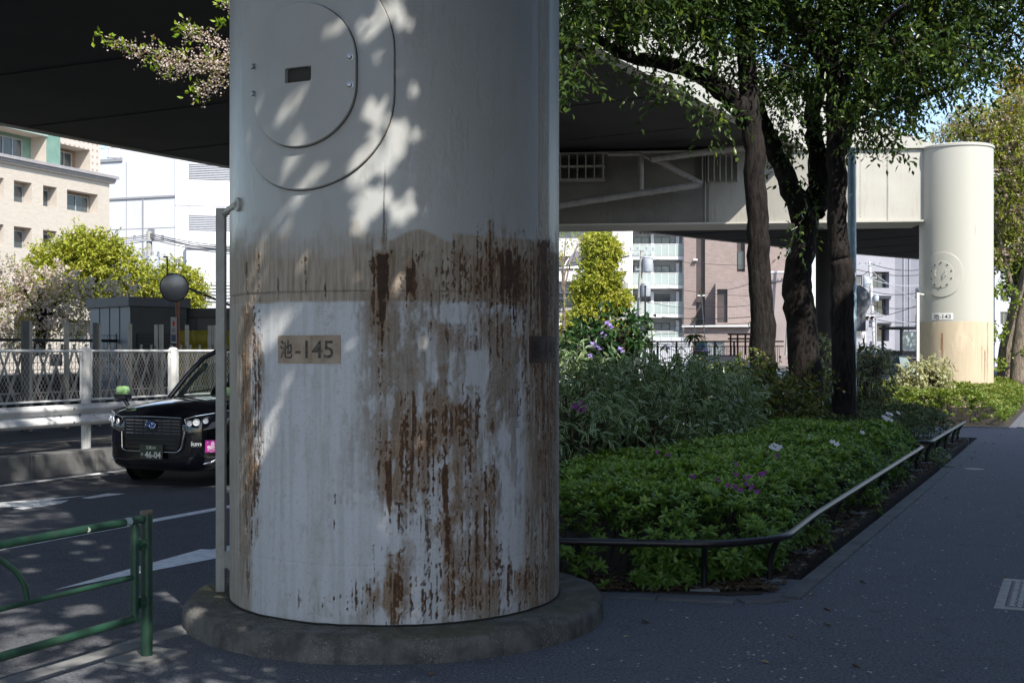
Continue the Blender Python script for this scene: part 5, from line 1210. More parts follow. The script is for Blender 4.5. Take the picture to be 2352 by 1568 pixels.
def tree(label,trunk,radii,limbs,blobs,bark,mat,L,W,n,per=10,slen=.5,droop=.5,name='tree',cat='tree',grp=None,tint=(0,1),blossom=None,shell=.25,twig=True):
    o=thing(name,(trunk[0][0],trunk[0][1],trunk[0][2]),label,cat,grp); mb=MB(); limb(mb,trunk,radii,18,.012); build(mb,'trunk',bark,o,smooth=180)
    if limbs:
        mb=MB()
        for pth,rad in limbs: limb(mb,pth,rad,10,.02)
        build(mb,'limbs',bark,o,smooth=180)
    lv=Leaves(); tw=MB(); bl=Leaves()
    for bi,(c,r) in enumerate(blobs):
        k=max(6,int(n*(r[0]*r[1]*r[2])**(2/3)))
        A,D=sprays(lv,c,r,k,per,slen,L,W,droop,shell,tint)
        if twig:
            for i in range(0,k,6): tw.tube([tuple(np.array(c)*.35+A[i]*.65),tuple(A[i]),tuple(A[i]+D[i]*slen*.8)],[.012,.008,.003],4,cap=False)
        if blossom: sprays(bl,c,r,int(k*blossom[0]),6,slen*.5,blossom[1],blossom[1]*.9,.1,.3,(0,.7))
    if blobs: lv.make('crown',mat,o)
    if twig and blobs: build(tw,'twig_sprays',M_twig,o,recalc=False)
    if blossom: bl.make('blossom',blossom[2],o)
    return o
Y1=17.9
q=lambda x,y,Y=Y1: tuple(P(x,y,Y))
gz=lambda p: (p[0],p[1],0.0)
tree('tall straight rough-barked tree next to the variegated shrub, limb reaching over towards the pier',
 [gz(q(1758,860)),q(1752,800),q(1748,690),q(1742,560),q(1736,420),q(1728,300),q(1718,200),q(1712,80),q(1706,-60),q(1700,-260)],[.21,.19,.172,.163,.158,.15,.14,.13,.12,.08],
 [([q(1722,275),q(1672,220,17.7),q(1600,168,17.3),q(1520,145,16.9),q(1440,128,16.4),q(1385,100,16),q(1290,50,15.5),q(1180,10,15)],[.19,.15,.12,.10,.085,.06,.045,.03]),
  ([q(1440,128,16.4),q(1420,80,16.2),q(1410,20,16),q(1400,-40,16)],[.06,.045,.035,.02]),([q(1650,205,17.6),q(1640,130,17.4),q(1625,70,17.2),q(1608,-10,17)],[.035,.028,.024,.02]),([q(1385,100,16),q(1340,115,15.8),q(1300,110,15.6)],[.04,.03,.02])],
 [pb(1330,0,15.2,.9,.9,.42),pb(1300,105,14.6,.35,.5,.32),pb(1292,165,14.5,.18,.3,.2),pb(1420,-35,15.8,.9,.9,.45),pb(1500,15,16.4,.7,.7,.38),pb(1590,-10,17,.8,.8,.45),pb(1660,55,17.4,.5,.5,.4),pb(1590,75,16.8,.45,.5,.2),
  pb(1525,180,16.4,.32,.3,.14),pb(1480,155,16.5,.2,.2,.10),pb(1640,245,17.4,.24,.24,.15),pb(1668,282,17.5,.15,.15,.10),pb(1570,195,16.8,.28,.3,.12),pb(1760,140,18.2,.6,.6,.5),pb(1350,-80,15.4,1.3,1.3,.6),pb(1550,-80,17,1.6,1.5,.7),pb(1750,-60,18.2,1.5,1.5,.8),pb(1620,-250,17.6,2.2,2.0,1.2)],
 M_bark,M_lf1,.11,.05,350,9,.5,.7,tint=(0,.9))
Y2=20.6
tree('dark forked cherry tree, middle of the three trunks',
 [gz(q(1858,900,Y2)),q(1846,820,Y2),q(1838,720,Y2),q(1830,640,Y2),q(1850,545,Y2),q(1853,470,Y2)],[.31,.27,.26,.245,.19,.22],
 [([q(1845,500,Y2),q(1812,420,20.4),q(1785,360,20.2),q(1755,290,20),q(1730,220,19.8)],[.22,.17,.15,.13,.10]),
  ([q(1862,490,Y2),q(1890,410,20.5),q(1925,340,20.3),q(1965,255,20.1),q(2030,195,19.9),q(2085,130,19.6),q(2120,70,19.3),q(2150,-20,19)],[.23,.19,.16,.145,.13,.12,.10,.08]),
  ([q(1880,430,20.5),q(1872,330,20.4),q(1868,250,20.3),q(1890,180,20.2),q(1893,130,20),q(1862,85,19.8),q(1822,55,19.6),q(1812,10,19.4),q(1800,-60,19)],[.16,.15,.14,.13,.12,.105,.09,.07,.05]),
  ([q(1818,50,19.6),q(1862,36,19.5),q(1905,20,19.3),q(1955,2,19)],[.08,.07,.06,.05]),([q(1868,250,20.3),q(1850,200,20.1),q(1840,150,20)],[.08,.06,.04]),([q(1965,255,20.1),q(2060,235,19.7),q(2140,215,19.3),q(2230,180,19)],[.07,.05,.04,.02]),([q(2085,130,19.6),q(2180,80,19.2),q(2270,30,18.8)],[.06,.05,.03])],
 [pb(1800,110,19.4,.7,.7,.5),pb(1850,160,19.6,.6,.6,.5),pb(1950,60,19,.9,.9,.5),pb(1960,160,19.2,.7,.7,.5),pb(2060,60,19,.9,.9,.5),pb(2050,170,19.2,.7,.7,.5),pb(2150,70,18.8,.8,.8,.5),pb(2180,140,18.8,.5,.6,.28),pb(2250,90,18.6,.7,.7,.5),pb(2320,40,18.4,.8,.8,.5),pb(1820,290,20,.35,.4,.35),pb(1790,240,20,.35,.4,.3),pb(2000,260,19.6,.6,.6,.4),pb(2090,205,19.2,.45,.45,.25),pb(2055,255,19.2,.28,.28,.2),pb(1960,280,19.8,.24,.24,.18),pb(2215,200,18.8,.26,.26,.16),pb(2300,110,18.6,.35,.35,.22),
  pb(1900,-60,19.4,1.8,1.8,.8),pb(2150,-60,18.8,1.8,1.8,.8),pb(2330,-80,18.4,1.5,1.5,.8),pb(2050,-250,19,2.6,2.4,1.2),pb(1830,395,20.2,.22,.2,.2),pb(1880,470,20.3,.16,.16,.14)],
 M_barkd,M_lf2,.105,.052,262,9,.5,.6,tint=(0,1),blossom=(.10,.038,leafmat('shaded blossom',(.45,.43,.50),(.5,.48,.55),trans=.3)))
Y3=18.6
tree('tall straight trunk standing in the azalea bed beside the pale blue pole',
 [gz(q(1937,1000,Y3)),q(1938,945,Y3),q(1937,830,Y3),q(1934,700,Y3),q(1934,610,Y3),q(1926,570,Y3),q(1922,450,Y3),q(1919,330,Y3),q(1917,220,Y3),q(1914,100,Y3),q(1910,-60,Y3),q(1905,-260,Y3)],[.21,.19,.18,.175,.175,.152,.145,.14,.135,.12,.10,.07],
 [([q(1918,240,Y3),q(1960,150,18.3),q(2010,80,18),q(2080,10,17.6)],[.09,.07,.05,.03]),([q(1916,180,Y3),q(1870,110,18.4),q(1840,30,18.2)],[.08,.06,.04])],
 [pb(2030,295,17.9,.45,.4,.14),pb(1985,295,18,.28,.28,.14),pb(2005,215,17.9,.6,.6,.4),pb(2100,140,17.7,.6,.6,.3),pb(2180,100,17.4,.6,.6,.28),pb(2060,120,17.8,.7,.7,.35),pb(2120,190,17.5,.35,.35,.18),pb(2035,325,17.8,.18,.18,.08),pb(2200,185,17.3,.28,.28,.15),pb(2240,140,17.3,.3,.3,.16),pb(1900,120,18.3,.8,.8,.5),pb(1780,190,18.2,.35,.35,.3),pb(1900,-80,18.4,1.8,1.8,.9),pb(1830,520,18.2,.16,.12,.10)],
 M_bark,M_lf1,.105,.048,285,9,.45,.75,tint=(0,.9))
# sprigs on trunks
# blossoming branch in front of the dark deck, from a cherry behind the pier
BR0=[(-1.2,11.8,5.2)]
bp=lambda x,y,Y=13.0: tuple(P(x,y,Y))
o=thing('cherry_tree',(-1.05,13.4,0),'blossoming cherry tree behind the rusty pier, its lit branch hanging before the dark deck','tree')
mb=MB(); limb(mb,[(-1.05,13.4,0),(-1.0,13.4,1.5),(-1.1,13.4,3.2),(-1.2,13.3,4.6),(-1.3,13.2,6.2)],[.16,.14,.12,.10,.06],12); build(mb,'trunk',M_barkd,o,smooth=180)
mb=MB(); brs=[([(-1.2,13.3,4.4),bp(640,105),bp(560,135),bp(500,150),bp(430,140),bp(370,128),bp(310,115),bp(262,100),bp(240,92)],[.04,.028,.022,.018,.013,.010,.008,.006,.004]),([bp(560,135),bp(520,110),bp(480,90),bp(440,75),bp(420,68)],[.016,.012,.010,.006,.004]),([bp(545,140),bp(520,165),bp(490,190),bp(465,208),bp(450,214)],[.014,.010,.008,.006,.003]),([bp(500,150),bp(440,152),bp(395,162),bp(360,152)],[.010,.008,.006,.003]),([bp(620,60),bp(570,30),bp(525,8),bp(505,0)],[.02,.016,.01,.006])]
for a,b in brs: limb(mb,a,b,6,.006)
build(mb,'branch',M_barkd,o,smooth=180)
bl=Leaves(); bz=Leaves(); gr=Leaves()
for i,(pth,_) in enumerate(brs):
    pth=[np.array(p) for p in pth[1:]] if i==0 else [np.array(p) for p in pth]
    for k in range(len(pth)-1):
        a,b=pth[k],pth[k+1]; m=int(np.linalg.norm(b-a)/.0042); u_=RS.rand(m)[:,None]
        dens=1.0 if not(i==0 and k>4) else .45
        kk=RS.rand(m)<dens; sp=.055 if dens==1 else .03
        pos=(a+(b-a)*u_+RS.normal(size=(m,3))*sp)[kk]; n_=len(pos)
        for rep in range(3):
            p2=pos+RS.normal(size=(n_,3))*.02
            bl.put(p2,unit(n_),unit(n_),np.full(n_,.024),np.full(n_,.022),RS.rand(n_)*.8)
        g_=RS.rand(n_)<.42; p2=pos[g_]+RS.normal(size=(g_.sum(),3))*.03; dd=unit(len(p2))*.6; dd[:,2]+=.3; bz.put(p2,dd,unit(len(p2)),np.full(len(p2),.045),np.full(len(p2),.02),RS.rand(len(p2)))
    e=pth[-1]; n_=16; dd=unit(n_)*.7+np.array([-.6,0,.5]); gr.put(np.tile(e,(n_,1))+RS.normal(size=(n_,3))*.05,dd,unit(n_),np.full(n_,.075),np.full(n_,.034),RS.rand(n_))
for x,y in ((262,98),(285,106),(300,112),(420,70),(440,74),(455,68),(500,58),(515,52),(392,168),(370,118),(430,118),(480,122),(520,5),(512,0),(340,118)):
    n_=9; dd=unit(n_)*.8+np.array([-.3,0,.5]); gr.put(np.tile(np.array(bp(x,y)),(n_,1))+RS.normal(size=(n_,3))*.035,dd,unit(n_),np.full(n_,.07),np.full(n_,.032),RS.rand(n_))
bl.make('blossom',M_pink,o); bz.make('bronze_leaves',M_bronze,o); gr.make('green_leaves',leafmat('fresh leaf',(.16,.30,.02),(.30,.42,.03),trans=.45),o)

# ---- trees beyond
def far_tree(label,base,hgt,trunk_r,blobs,mat,L,W,n,per=9,bark=M_barkd,blossom=None,name='tree',lean=(0,0),**k):
    b=Vector(base); top=b+Vector((lean[0],lean[1],hgt)); c=[tuple(b),tuple(b*.5+top*.5+Vector((.1,0,0))),tuple(top)]
    lim=[]
    for cc,r in blobs[:7]: lim.append(([tuple(b*.35+top*.65),tuple((np.array(b*.2+top*.8)+np.array(cc))/2+np.array([0,0,-.1])),tuple(cc)],[trunk_r*.5,trunk_r*.32,trunk_r*.12]))
    return tree(label,c,[trunk_r,trunk_r*.8,trunk_r*.5],lim,blobs,bark,mat,L,W,n,per,name=name,blossom=blossom,**k)
def pr(px,py,Y,rpx,ry=None,rz=None):
    r=rpx*Y/2800; return (np.array(P(px,py,Y)),(r,r if ry is None else ry*Y/2800,r*.85 if rz is None else rz*Y/2800))
Yb=46
far_tree('broad yellow-green tree between the beige apartment block and the grey shed',P(230,815,Yb),3.5,.22,[pr(150,600,Yb,60),pr(210,590,Yb,60),pr(270,610,Yb,60),pr(330,650,Yb,50),pr(130,640,Yb,55),pr(220,640,Yb,60),pr(290,680,Yb,55),pr(180,565,Yb,45),pr(95,600,Yb,35),pr(240,570,Yb,40)],M_yel,.13,.075,430,10,slen=.5)
Yc=40
far_tree('white blossoming cherry tree behind the dark wire mesh fence',P(90,815,Yc),2.2,.2,[pr(30,640,Yc,55),pr(90,660,Yc,55),pr(20,720,Yc,60),pr(100,720,Yc,60),pr(160,690,Yc,50),pr(170,740,Yc,45),pr(60,770,Yc,55),pr(230,670,Yc,40),pr(-40,680,Yc,60),pr(290,665,Yc,30),pr(140,640,Yc,40)],leafmat('cherry leaf in sun',(.22,.26,.04),(.34,.36,.06),trans=.4),.10,.05,170,5,slen=.5,blossom=(2.0,.085,M_pink),name='cherry_tree')
Yd=56
far_tree('smaller yellow-green tree directly behind the round mirror',P(415,815,Yd),3,.15,[pr(395,630,Yd,40),pr(430,650,Yd,40),pr(385,670,Yd,40),pr(440,685,Yd,35),pr(410,690,Yd,50)],M_yel,.14,.08,430,10,slen=.5)
Ye=82
far_tree('tall yellow-green tree pruned into stacked clumps, left of the balcony block',P(1390,830,Ye),7.4,.28,[pr(1375,560,Ye,42,rz=30),pr(1375,604,Ye,40,rz=24),pr(1362,645,Ye,44,rz=24),pr(1335,668,Ye,24),pr(1402,692,Ye,36,rz=24),pr(1420,685,Ye,32,rz=26),pr(1350,700,Ye,32),pr(1335,745,Ye,48,rz=34),pr(1405,760,Ye,36,rz=32),pr(1435,770,Ye,22),pr(1400,640,Ye,30),pr(1395,575,Ye,34)],M_yel,.18,.10,400,10,bark=M_barkl,slen=.5,name='pruned_tree')
far_tree('thin bare tree with sparse yellow leaves at the rusty pier edge',P(1292,830,70),6.2,.1,[pr(1300,545,70,30,rz=14),pr(1310,590,70,22,rz=14),pr(1286,580,70,16),pr(1296,690,70,14,rz=8),pr(1340,540,70,18,rz=8)],M_yel,.16,.07,60,7,bark=M_barkl,slen=.6,name='thin_tree')
far_tree('small green bush tree in front of the balcony block',P(1440,835,70),.6,.06,[pr(1440,775,70,22),pr(1432,800,70,26),pr(1380,800,70,30)],M_yel,.18,.1,230,8,slen=.4,name='bush')
Yr=42
tree('leaning ivy-clad cherry behind the cream pier, first of two at the photo edge',[tuple(P(2306,885,Yr)),tuple(P(2312,800,Yr)),tuple(P(2335,700,Yr)),tuple(P(2360,620,Yr)),tuple(P(2390,480,Yr))],[.27,.23,.20,.18,.12],
 [([tuple(P(2335,700,Yr)),tuple(P(2318,640,Yr)),tuple(P(2300,560,Yr)),tuple(P(2270,480,Yr))],[.1,.08,.06,.04]),([tuple(P(2380,540,Yr)),tuple(P(2340,480,Yr)),tuple(P(2290,420,Yr)),tuple(P(2230,350,Yr))],[.1,.09,.06,.04])],
 [pr(2320,340,Yr,55),pr(2260,290,Yr,45),pr(2340,420,Yr,50),pr(2200,300,Yr,38,rz=22),pr(2310,500,Yr,30),pr(2300,590,Yr,24),pr(2335,250,Yr,45),pr(2160,315,Yr,25,rz=12),pr(2240,320,Yr,40),pr(2290,330,Yr,45),pr(2330,300,Yr,50),pr(2350,380,Yr,55),pr(2300,400,Yr,45),pr(2310,450,Yr,45),pr(2340,500,Yr,45),pr(2345,560,Yr,35),pr(2230,270,Yr,40)],M_barkl,leafmat('lit cherry leaf',(.16,.20,.03),(.28,.30,.05),trans=.4),.13,.065,300,8,.5,.4,name='cherry_tree',blossom=(.9,.085,leafmat('dusty pink blossom',(.45,.34,.31),(.55,.45,.42),trans=.35)))
tree('second pale trunk with ivy at the very photo edge beyond the cream pier',[tuple(P(2336,885,Yr-1)),tuple(P(2342,780,Yr-1)),tuple(P(2362,680,Yr-1)),tuple(P(2400,560,Yr-1))],[.25,.22,.20,.15],[],
 [pr(2296,760,Yr-1,20),pr(2340,800,Yr-1,16),pr(2300,660,Yr-1,22),pr(2330,700,Yr-1,14),pr(2296,840,Yr-1,14)],M_barkl,leafmat('ivy leaf',(.08,.14,.02),(.2,.26,.03),trans=.3),.12,.09,330,7,.3,.3,name='cherry_tree')
Yq=58
far_tree('golden-leaved tree at the top photo edge above the blossom',P(2420,820,Yq),6,.3,[pr(2340,230,Yq,50),pr(2355,180,Yq,45),pr(2330,290,Yq,45),pr(2390,300,Yq,60)],leafmat('golden leaf',(.30,.22,.03),(.40,.30,.05),trans=.4),.2,.12,190,8,slen=.5)
far_tree('shady dense tree behind the cream pier and blossom',P(2330,830,50),4.5,.3,[pr(2330,560,50,60),pr(2380,480,50,70),pr(2300,480,50,35),pr(2360,650,50,40)],M_lf1,.2,.12,260,8,slen=.6)

# ---- unseen trees, crowns filled for shade and holed to throw chosen sun patches
SV=np.array(SUN)/np.linalg.norm(SUN); E1=np.cross(SV,[0,0,1]); E1/=np.linalg.norm(E1); E2=np.cross(E1,SV)
HOLES=[]
for x,y,r in ((683,259,16),(740,112,11),(777,86,13),(752,81,8),(760,112,8),(828,75,15),(865,67,9),(841,105,10),(865,133,15),(897,19,25),(886,56,16),(912,56,12),(938,60,13),(919,161,13),(951,210,14),(848,255,17),(878,262,20),(860,289,26),(912,307,32),(927,322,24),(950,307,20),(890,360,32),(833,371,38),(814,405,28),(852,457,50),(841,487,34),(826,525,26),(905,469,24),(923,495,20),(942,431,14),(950,480,14),(724,412,17),(713,420,14),(747,397,13),(664,465,13),(691,461,9),(662,525,14),(721,517,9),(614,529,9),(634,525,10),(601,360,13),(556,367,11),(555,397,10),(595,566,9),(578,639,14),(694,608,12),(831,622,14),(908,650,12),(922,639,9),(634,748,34),(630,770,22),(612,790,16),(789,766,10),(806,798,9),(783,819,8),(666,861,13),(648,907,14),(588,812,16),(574,857,15),(560,914,18),(546,973,20),(602,995,16),(578,1037,13),(620,1002,10),(638,956,10),(557,1072,13),(545,1150,14),(548,1250,12),(568,1000,12),(592,930,9)):
    th,z=cyl(x,y); HOLES.append((np.array(cylpt(th,z)),r*6.7/2800*.82+.022))
for x,y,r in ((192,1245,.16),(250,1255,.15),(180,1268,.12),(210,1284,.12),(66,1277,.12),(69,1310,.12),(407,1335,.12),(378,1322,.09),(183,1403,.17),(80,1444,.2),(48,1470,.2),(221,1473,.14),(141,1528,.15),(106,1460,.14),(29,1428,.16),(378,1364,.15),(401,1374,.15),(362,1268,.12),(292,1223,.12),(471,1255,.13),(413,1153,.14),(10,1400,.14),(130,1440,.12),(20,1500,.16),(200,1392,.12),(300,1330,.08)):
    HOLES.append((np.array(G(x,y,ZR)),r*.72))
HOLES.append((np.array(P(436,1430,7.0)),.07))
for x,y in ((300,110),(360,130),(420,100),(450,140),(490,100),(510,60),(500,180),(460,205),(400,150),(530,20),(250,95),(540,150),(600,120)): HOLES.append((np.array(bp(x,y)),.42))
NPH=69
HP=np.array([[h[0]@E1,h[0]@E2] for h in HOLES]); HR=np.array([h[1] for h in HOLES])
def carve(lv,grow=0):
    p=np.concatenate(lv.p); d=np.concatenate(lv.d); d=d/np.linalg.norm(d,axis=1,keepdims=True); L=np.concatenate(lv.L)
    c=p+d*(L*.5)[:,None]; q=np.stack([c@E1,c@E2],-1); keep=np.ones(len(p),bool); jit=1+.35*RS.normal(size=len(p))*.6
    for hi,((a,b),r) in enumerate(zip(HP,HR)):
        if grow and hi<NPH: r=r*1.5+.11
        keep&=((q[:,0]-a)**2+(q[:,1]-b)**2)>(r*jit)**2
    for k in ('p','d','n','L','W','t'): setattr(lv,k,[np.concatenate(getattr(lv,k))[keep]])
def shade_tree(x,y,h,blobs,n,label,grow=1):
    o=thing('unseen_shade_tree',(x,y,0),label,'tree'); mb=MB(); limb(mb,[(x,y,0),(x+.05,y,h*.4),(x,y+.1,h*.72)],[.24,.2,.14],14); build(mb,'trunk',M_bark,o,smooth=180)
    lv=Leaves()
    for c,r in blobs:
        k=int(n*(r*r)); sprays(lv,c,(r,r,r*.8),k,9,.5,.13,.075,.4,.1,(0,.9))
    carve(lv,grow); lv.make('crown',M_lf1,o)
shade_tree(3.3,3.5,8.5,[((x_,y_,z_),.85) for z_ in (4.3,5.1,5.9,6.7,7.5,8.3,9.0) for x_,y_ in ((1.05,3.0),(.35,3.5))]+[((1.7,3.3,6.8),.9),((1.6,2.6,8.2),1.0),((.9,3.2,9.6),1.0),((-.2,3.6,6.6),.8),((-.2,3.7,8.0),.8),((-.1,3.6,5.4),.7),((1.5,2.0,4.0),.7),((.7,2.2,4.0),.6),((2.0,1.6,5.0),.8),((2.2,2.4,4.4),.7)],235,'unseen low-crowned tree beside the viewer, its crown holed to dapple the rusty pier',0)
shade_tree(-1.6,-3.4,8.5,[((.3,-.2,7.2),1.5),((-.4,1.6,7.9),1.5),((-1.4,2.6,8.4),1.5),((-2.4,1.2,8.4),1.5),((.2,.6,8.8),1.5),((-1.2,-.6,8.0),1.6),((-2.6,-.6,8.6),1.6),((-3.6,1.8,9.2),1.5),((-2.4,3.6,9.4),1.4),((.9,2.4,8.4),1.2)],135,'unseen tree behind the viewer, its crown holed to dapple the road')
shade_tree(4.4,4.2,9.5,[((1.2,3.6,8.2),1.3),((.2,5.2,10.0),1.6),((-.2,6.8,10.9),1.7),((-1.6,7.6,10.6),1.6),((-2.8,6.6,10.6),1.6),((-1.4,5.2,9.6),1.5),((-3.6,5.0,9.6),1.5),((1.6,7.2,11.4),1.6),((-2.4,9.0,11.4),1.5),((.0,8.8,11.6),1.5)],120,'unseen tree added at the right of the path to shade the taxi')
# ================================================================ buildings
def brickmat(name,c1,c2,mort,d,sx=1,bw=.25,bh=.07,rough=.8):
    m,nt,b=new_mat(name); tc=nt.nodes.new('ShaderNodeTexCoord'); sep=nt.nodes.new('ShaderNodeSeparateXYZ'); nt.links.new(tc.outputs['Object'],sep.inputs[0])
    u=mathn(nt,'ADD',mathn(nt,'MULTIPLY',sep.outputs[0],d[0]),mathn(nt,'MULTIPLY',sep.outputs[1],d[1])); cb_=nt.nodes.new('ShaderNodeCombineXYZ'); nt.links.new(u,cb_.inputs[0]); nt.links.new(sep.outputs[2],cb_.inputs[1])
    br=nt.nodes.new('ShaderNodeTexBrick'); br.inputs['Scale'].default_value=1; br.inputs['Brick Width'].default_value=bw; br.inputs['Row Height'].default_value=bh; br.inputs['Mortar Size'].default_value=.008
    br.inputs['Color1'].default_value=c4(c1); br.inputs['Color2'].default_value=c4(c2); br.inputs['Mortar'].default_value=c4(mort); nt.links.new(cb_.outputs[0],br.inputs['Vector'])
    col=mixc(nt,mathn(nt,'MULTIPLY',ramp(nt,noise(nt,.6,4),.4,.7),.25),br.outputs['Color'],tuple(x*.7 for x in c1))
    nt.links.new(col,b.inputs['Base Color']); b.inputs['Roughness'].default_value=rough; return m
M_win=surf('dark window glass',(.035,.045,.055),(.07,.085,.09),.35,.08,spec=.8); M_frw=plain('window frame',(.35,.35,.36),.4); M_frd=plain('dark window frame',(.08,.08,.085),.4)
M_cur=surf('curtained glass',(.30,.33,.33),(.16,.19,.2),.9,.2)
class Fac:
    """a building face: a runs along d, z up, n points out"""
    def __init__(self,root,O,d,n): self.r=root; self.O=Vector(O); self.d=Vector(d).normalized(); self.n=Vector(n).normalized()
    def p(self,a,z,o=0): return self.O+self.d*a+Vector((0,0,z))+self.n*o
    def wall(self,w0,w1,h0,h1,ops,mat,name='wall',reveal=None):
        xs=sorted({w0,w1,*[v for o in ops for v in o[:2]]}); zs=sorted({h0,h1,*[v for o in ops for v in o[2:4]]}); xs=[x for x in xs if w0<=x<=w1]; zs=[z for z in zs if h0<=z<=h1]; mb=MB()
        for i in range(len(xs)-1):
            for j in range(len(zs)-1):
                a=(xs[i]+xs[i+1])/2; z=(zs[j]+zs[j+1])/2
                if any(o[0]<a<o[1] and o[2]<z<o[3] for o in ops): continue
                mb.quad(self.p(xs[i],zs[j]),self.p(xs[i+1],zs[j]),self.p(xs[i+1],zs[j+1]),self.p(xs[i],zs[j+1]))
        o_=build(mb,name,mat,self.r,recalc=False)
        for a0,a1,z0,z1,dp in ops:
            mb=MB()
            for (u,v) in (((a0,z0),(a1,z0)),((a1,z0),(a1,z1)),((a1,z1),(a0,z1)),((a0,z1),(a0,z0))): mb.quad(self.p(*u),self.p(*v),self.p(*v,-dp),self.p(*u,-dp))
            build(mb,'recess',reveal or mat,self.r,recalc=False)
        return o_
    def window(self,a0,a1,z0,z1,o,frame=M_frw,glass=M_win,div=2,fw=.06,name='window'):
        mb=MB()
        for k in range(div+1):
            a=a0+(a1-a0)*k/div; mb.box(self.p(a,(z0+z1)/2,o+.03),(fw,.06,z1-z0),self.d,self.n)
        for z in (z0,z1): mb.box(self.p((a0+a1)/2,z,o+.03),(a1-a0+fw,.062,fw),self.d,self.n)
        f=build(mb,name,frame,self.r); mb=MB(); mb.quad(self.p(a0,z0,o),self.p(a1,z0,o),self.p(a1,z1,o),self.p(a0,z1,o)); build(mb,'pane',glass,f,recalc=False); return f
    def back(self,a0,a1,z0,z1,dp,mat,name='recess_wall'):
        mb=MB(); mb.quad(self.p(a0,z0,-dp),self.p(a1,z0,-dp),self.p(a1,z1,-dp),self.p(a0,z1,-dp)); return build(mb,name,mat,self.r,recalc=False)
    def box(self,a0,a1,z0,z1,o0,o1,mat,name,bevel=None):
        mb=MB(); mb.box(self.p((a0+a1)/2,(z0+z1)/2,(o0+o1)/2),(abs(a1-a0),abs(o1-o0),abs(z1-z0)),self.d,self.n); return build(mb,name,mat,self.r,bevel=bevel)
def hull(F,w0,w1,h0,h1,depth,mat):      # the rest of the block behind the face
    mb=MB(); A=[F.p(w0,h0),F.p(w1,h0),F.p(w1,h0,-depth),F.p(w0,h0,-depth)]; B=[F.p(w0,h1),F.p(w1,h1),F.p(w1,h1,-depth),F.p(w0,h1,-depth)]
    for i in (1,2,3): j=(i+1)%4; mb.quad(A[i],A[j],B[j],B[i])
    mb.quad(*B); build(mb,'block',mat,F.r,recalc=False)
# --- beige tiled apartments at the left
O=Vector((-28.4,86,-.1)); dL=Vector((-.364,-.931,0)).normalized(); nL=Vector((.931,-.364,0)).normalized()
b=thing('apartment_building',O,'beige tiled apartment block with recessed balconies and grey cornice','building')
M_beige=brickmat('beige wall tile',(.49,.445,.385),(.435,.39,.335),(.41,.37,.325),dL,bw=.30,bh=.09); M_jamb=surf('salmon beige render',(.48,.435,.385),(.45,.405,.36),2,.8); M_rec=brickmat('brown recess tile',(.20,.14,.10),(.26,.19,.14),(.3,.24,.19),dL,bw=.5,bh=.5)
F=Fac(b,O,dL,nL); zc=13.8+.1
ops=[]
for r_ in range(4):
    zt=12.55-2.92*r_
    ops+=[(1.19,4.25,zt-1.36,zt,.75),(5.2,6.48,zt-1.36,zt,.75),(7.5,9.05,zt-1.36,zt,.75),(9.9,13.2,zt-1.36,zt,.75),(14,16,zt-1.36,zt,.75)]
F.wall(0,20,0,zc-.1,ops,M_beige,reveal=M_jamb); hull(F,0,20,0,zc-.1,12,M_beige)
for i,(a0,a1,z0,z1,dp) in enumerate(ops):
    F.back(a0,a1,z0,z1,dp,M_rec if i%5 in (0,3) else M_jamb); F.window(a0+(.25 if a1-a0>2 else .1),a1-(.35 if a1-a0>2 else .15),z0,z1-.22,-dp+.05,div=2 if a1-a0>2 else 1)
M_corn=surf('grey cornice',(.30,.29,.30),(.25,.24,.25),2,.7)
F.box(-.35,20,zc-.28,zc-.10,-.3,.30,M_corn,'cornice'); F.box(-.5,20,zc-.10,zc+.10,-.3,.45,M_corn,'cornice'); F.box(-.42,20,zc-.40,zc-.28,-.3,.16,plain('pale cornice',(.5,.46,.42),.7),'cornice_step')
# set-back top storeys: dotted tile and a green tiled bay
M_dot,nt,bb=new_mat('dotted tile'); tc=coords(nt,(1,1,1)); sep=nt.nodes.new('ShaderNodeSeparateXYZ'); nt.links.new(tc,sep.inputs[0])
u=mathn(nt,'ADD',mathn(nt,'MULTIPLY',sep.outputs[0],dL[0]),mathn(nt,'MULTIPLY',sep.outputs[1],dL[1]))
fx_=mathn(nt,'LESS_THAN',mathn(nt,'ABSOLUTE',mathn(nt,'SUBTRACT',mathn(nt,'FRACT',mathn(nt,'MULTIPLY',u,2.2)),.5)),.17); fz_=mathn(nt,'LESS_THAN',mathn(nt,'ABSOLUTE',mathn(nt,'SUBTRACT',mathn(nt,'FRACT',mathn(nt,'MULTIPLY',sep.outputs[2],2.2)),.5)),.17)
nt.links.new(mixc(nt,mathn(nt,'MULTIPLY',fx_,fz_),mixc(nt,noise(nt,2),(.50,.46,.41),(.46,.42,.38)),(.30,.22,.17)),bb.inputs['Base Color']); bb.inputs['Roughness'].default_value=.8
M_grt=surf('green tile',(.16,.27,.22),(.13,.23,.19),2,.5)
F2=Fac(b,O+Vector((0,0,zc+.1))-nL*.5,dL,nL)
op2=[(1.4,4.4,.02,1.65,1.3),(1.4,4.4,2.95,4.5,1.3)]
F2.wall(.35,5.0,0,6.5,op2,M_dot,reveal=M_jamb); hull(F2,.35,20,0,6.5,10,M_dot)
for a0,a1,z0,z1,dp in op2: F2.back(a0,a1,z0,z1,dp,M_rec); F2.window(a0+.5,a1-.3,z0,z1-.25,-dp+.05,div=3)
F3=Fac(b,O+Vector((0,0,zc+.1))+nL*.1,dL,nL)
op3=[(6.3,12,.02,1.75,1.3),(6.3,12,2.9,4.6,1.3)]
F3.wall(5.0,14,0,6.5,op3,M_grt,reveal=M_jamb)
for a0,a1,z0,z1,dp in op3: F3.back(a0,a1,z0,z1,dp,M_grt); F3.window(a0+.9,a1-1.5,z0,z1-.3,-dp+.05,div=4)
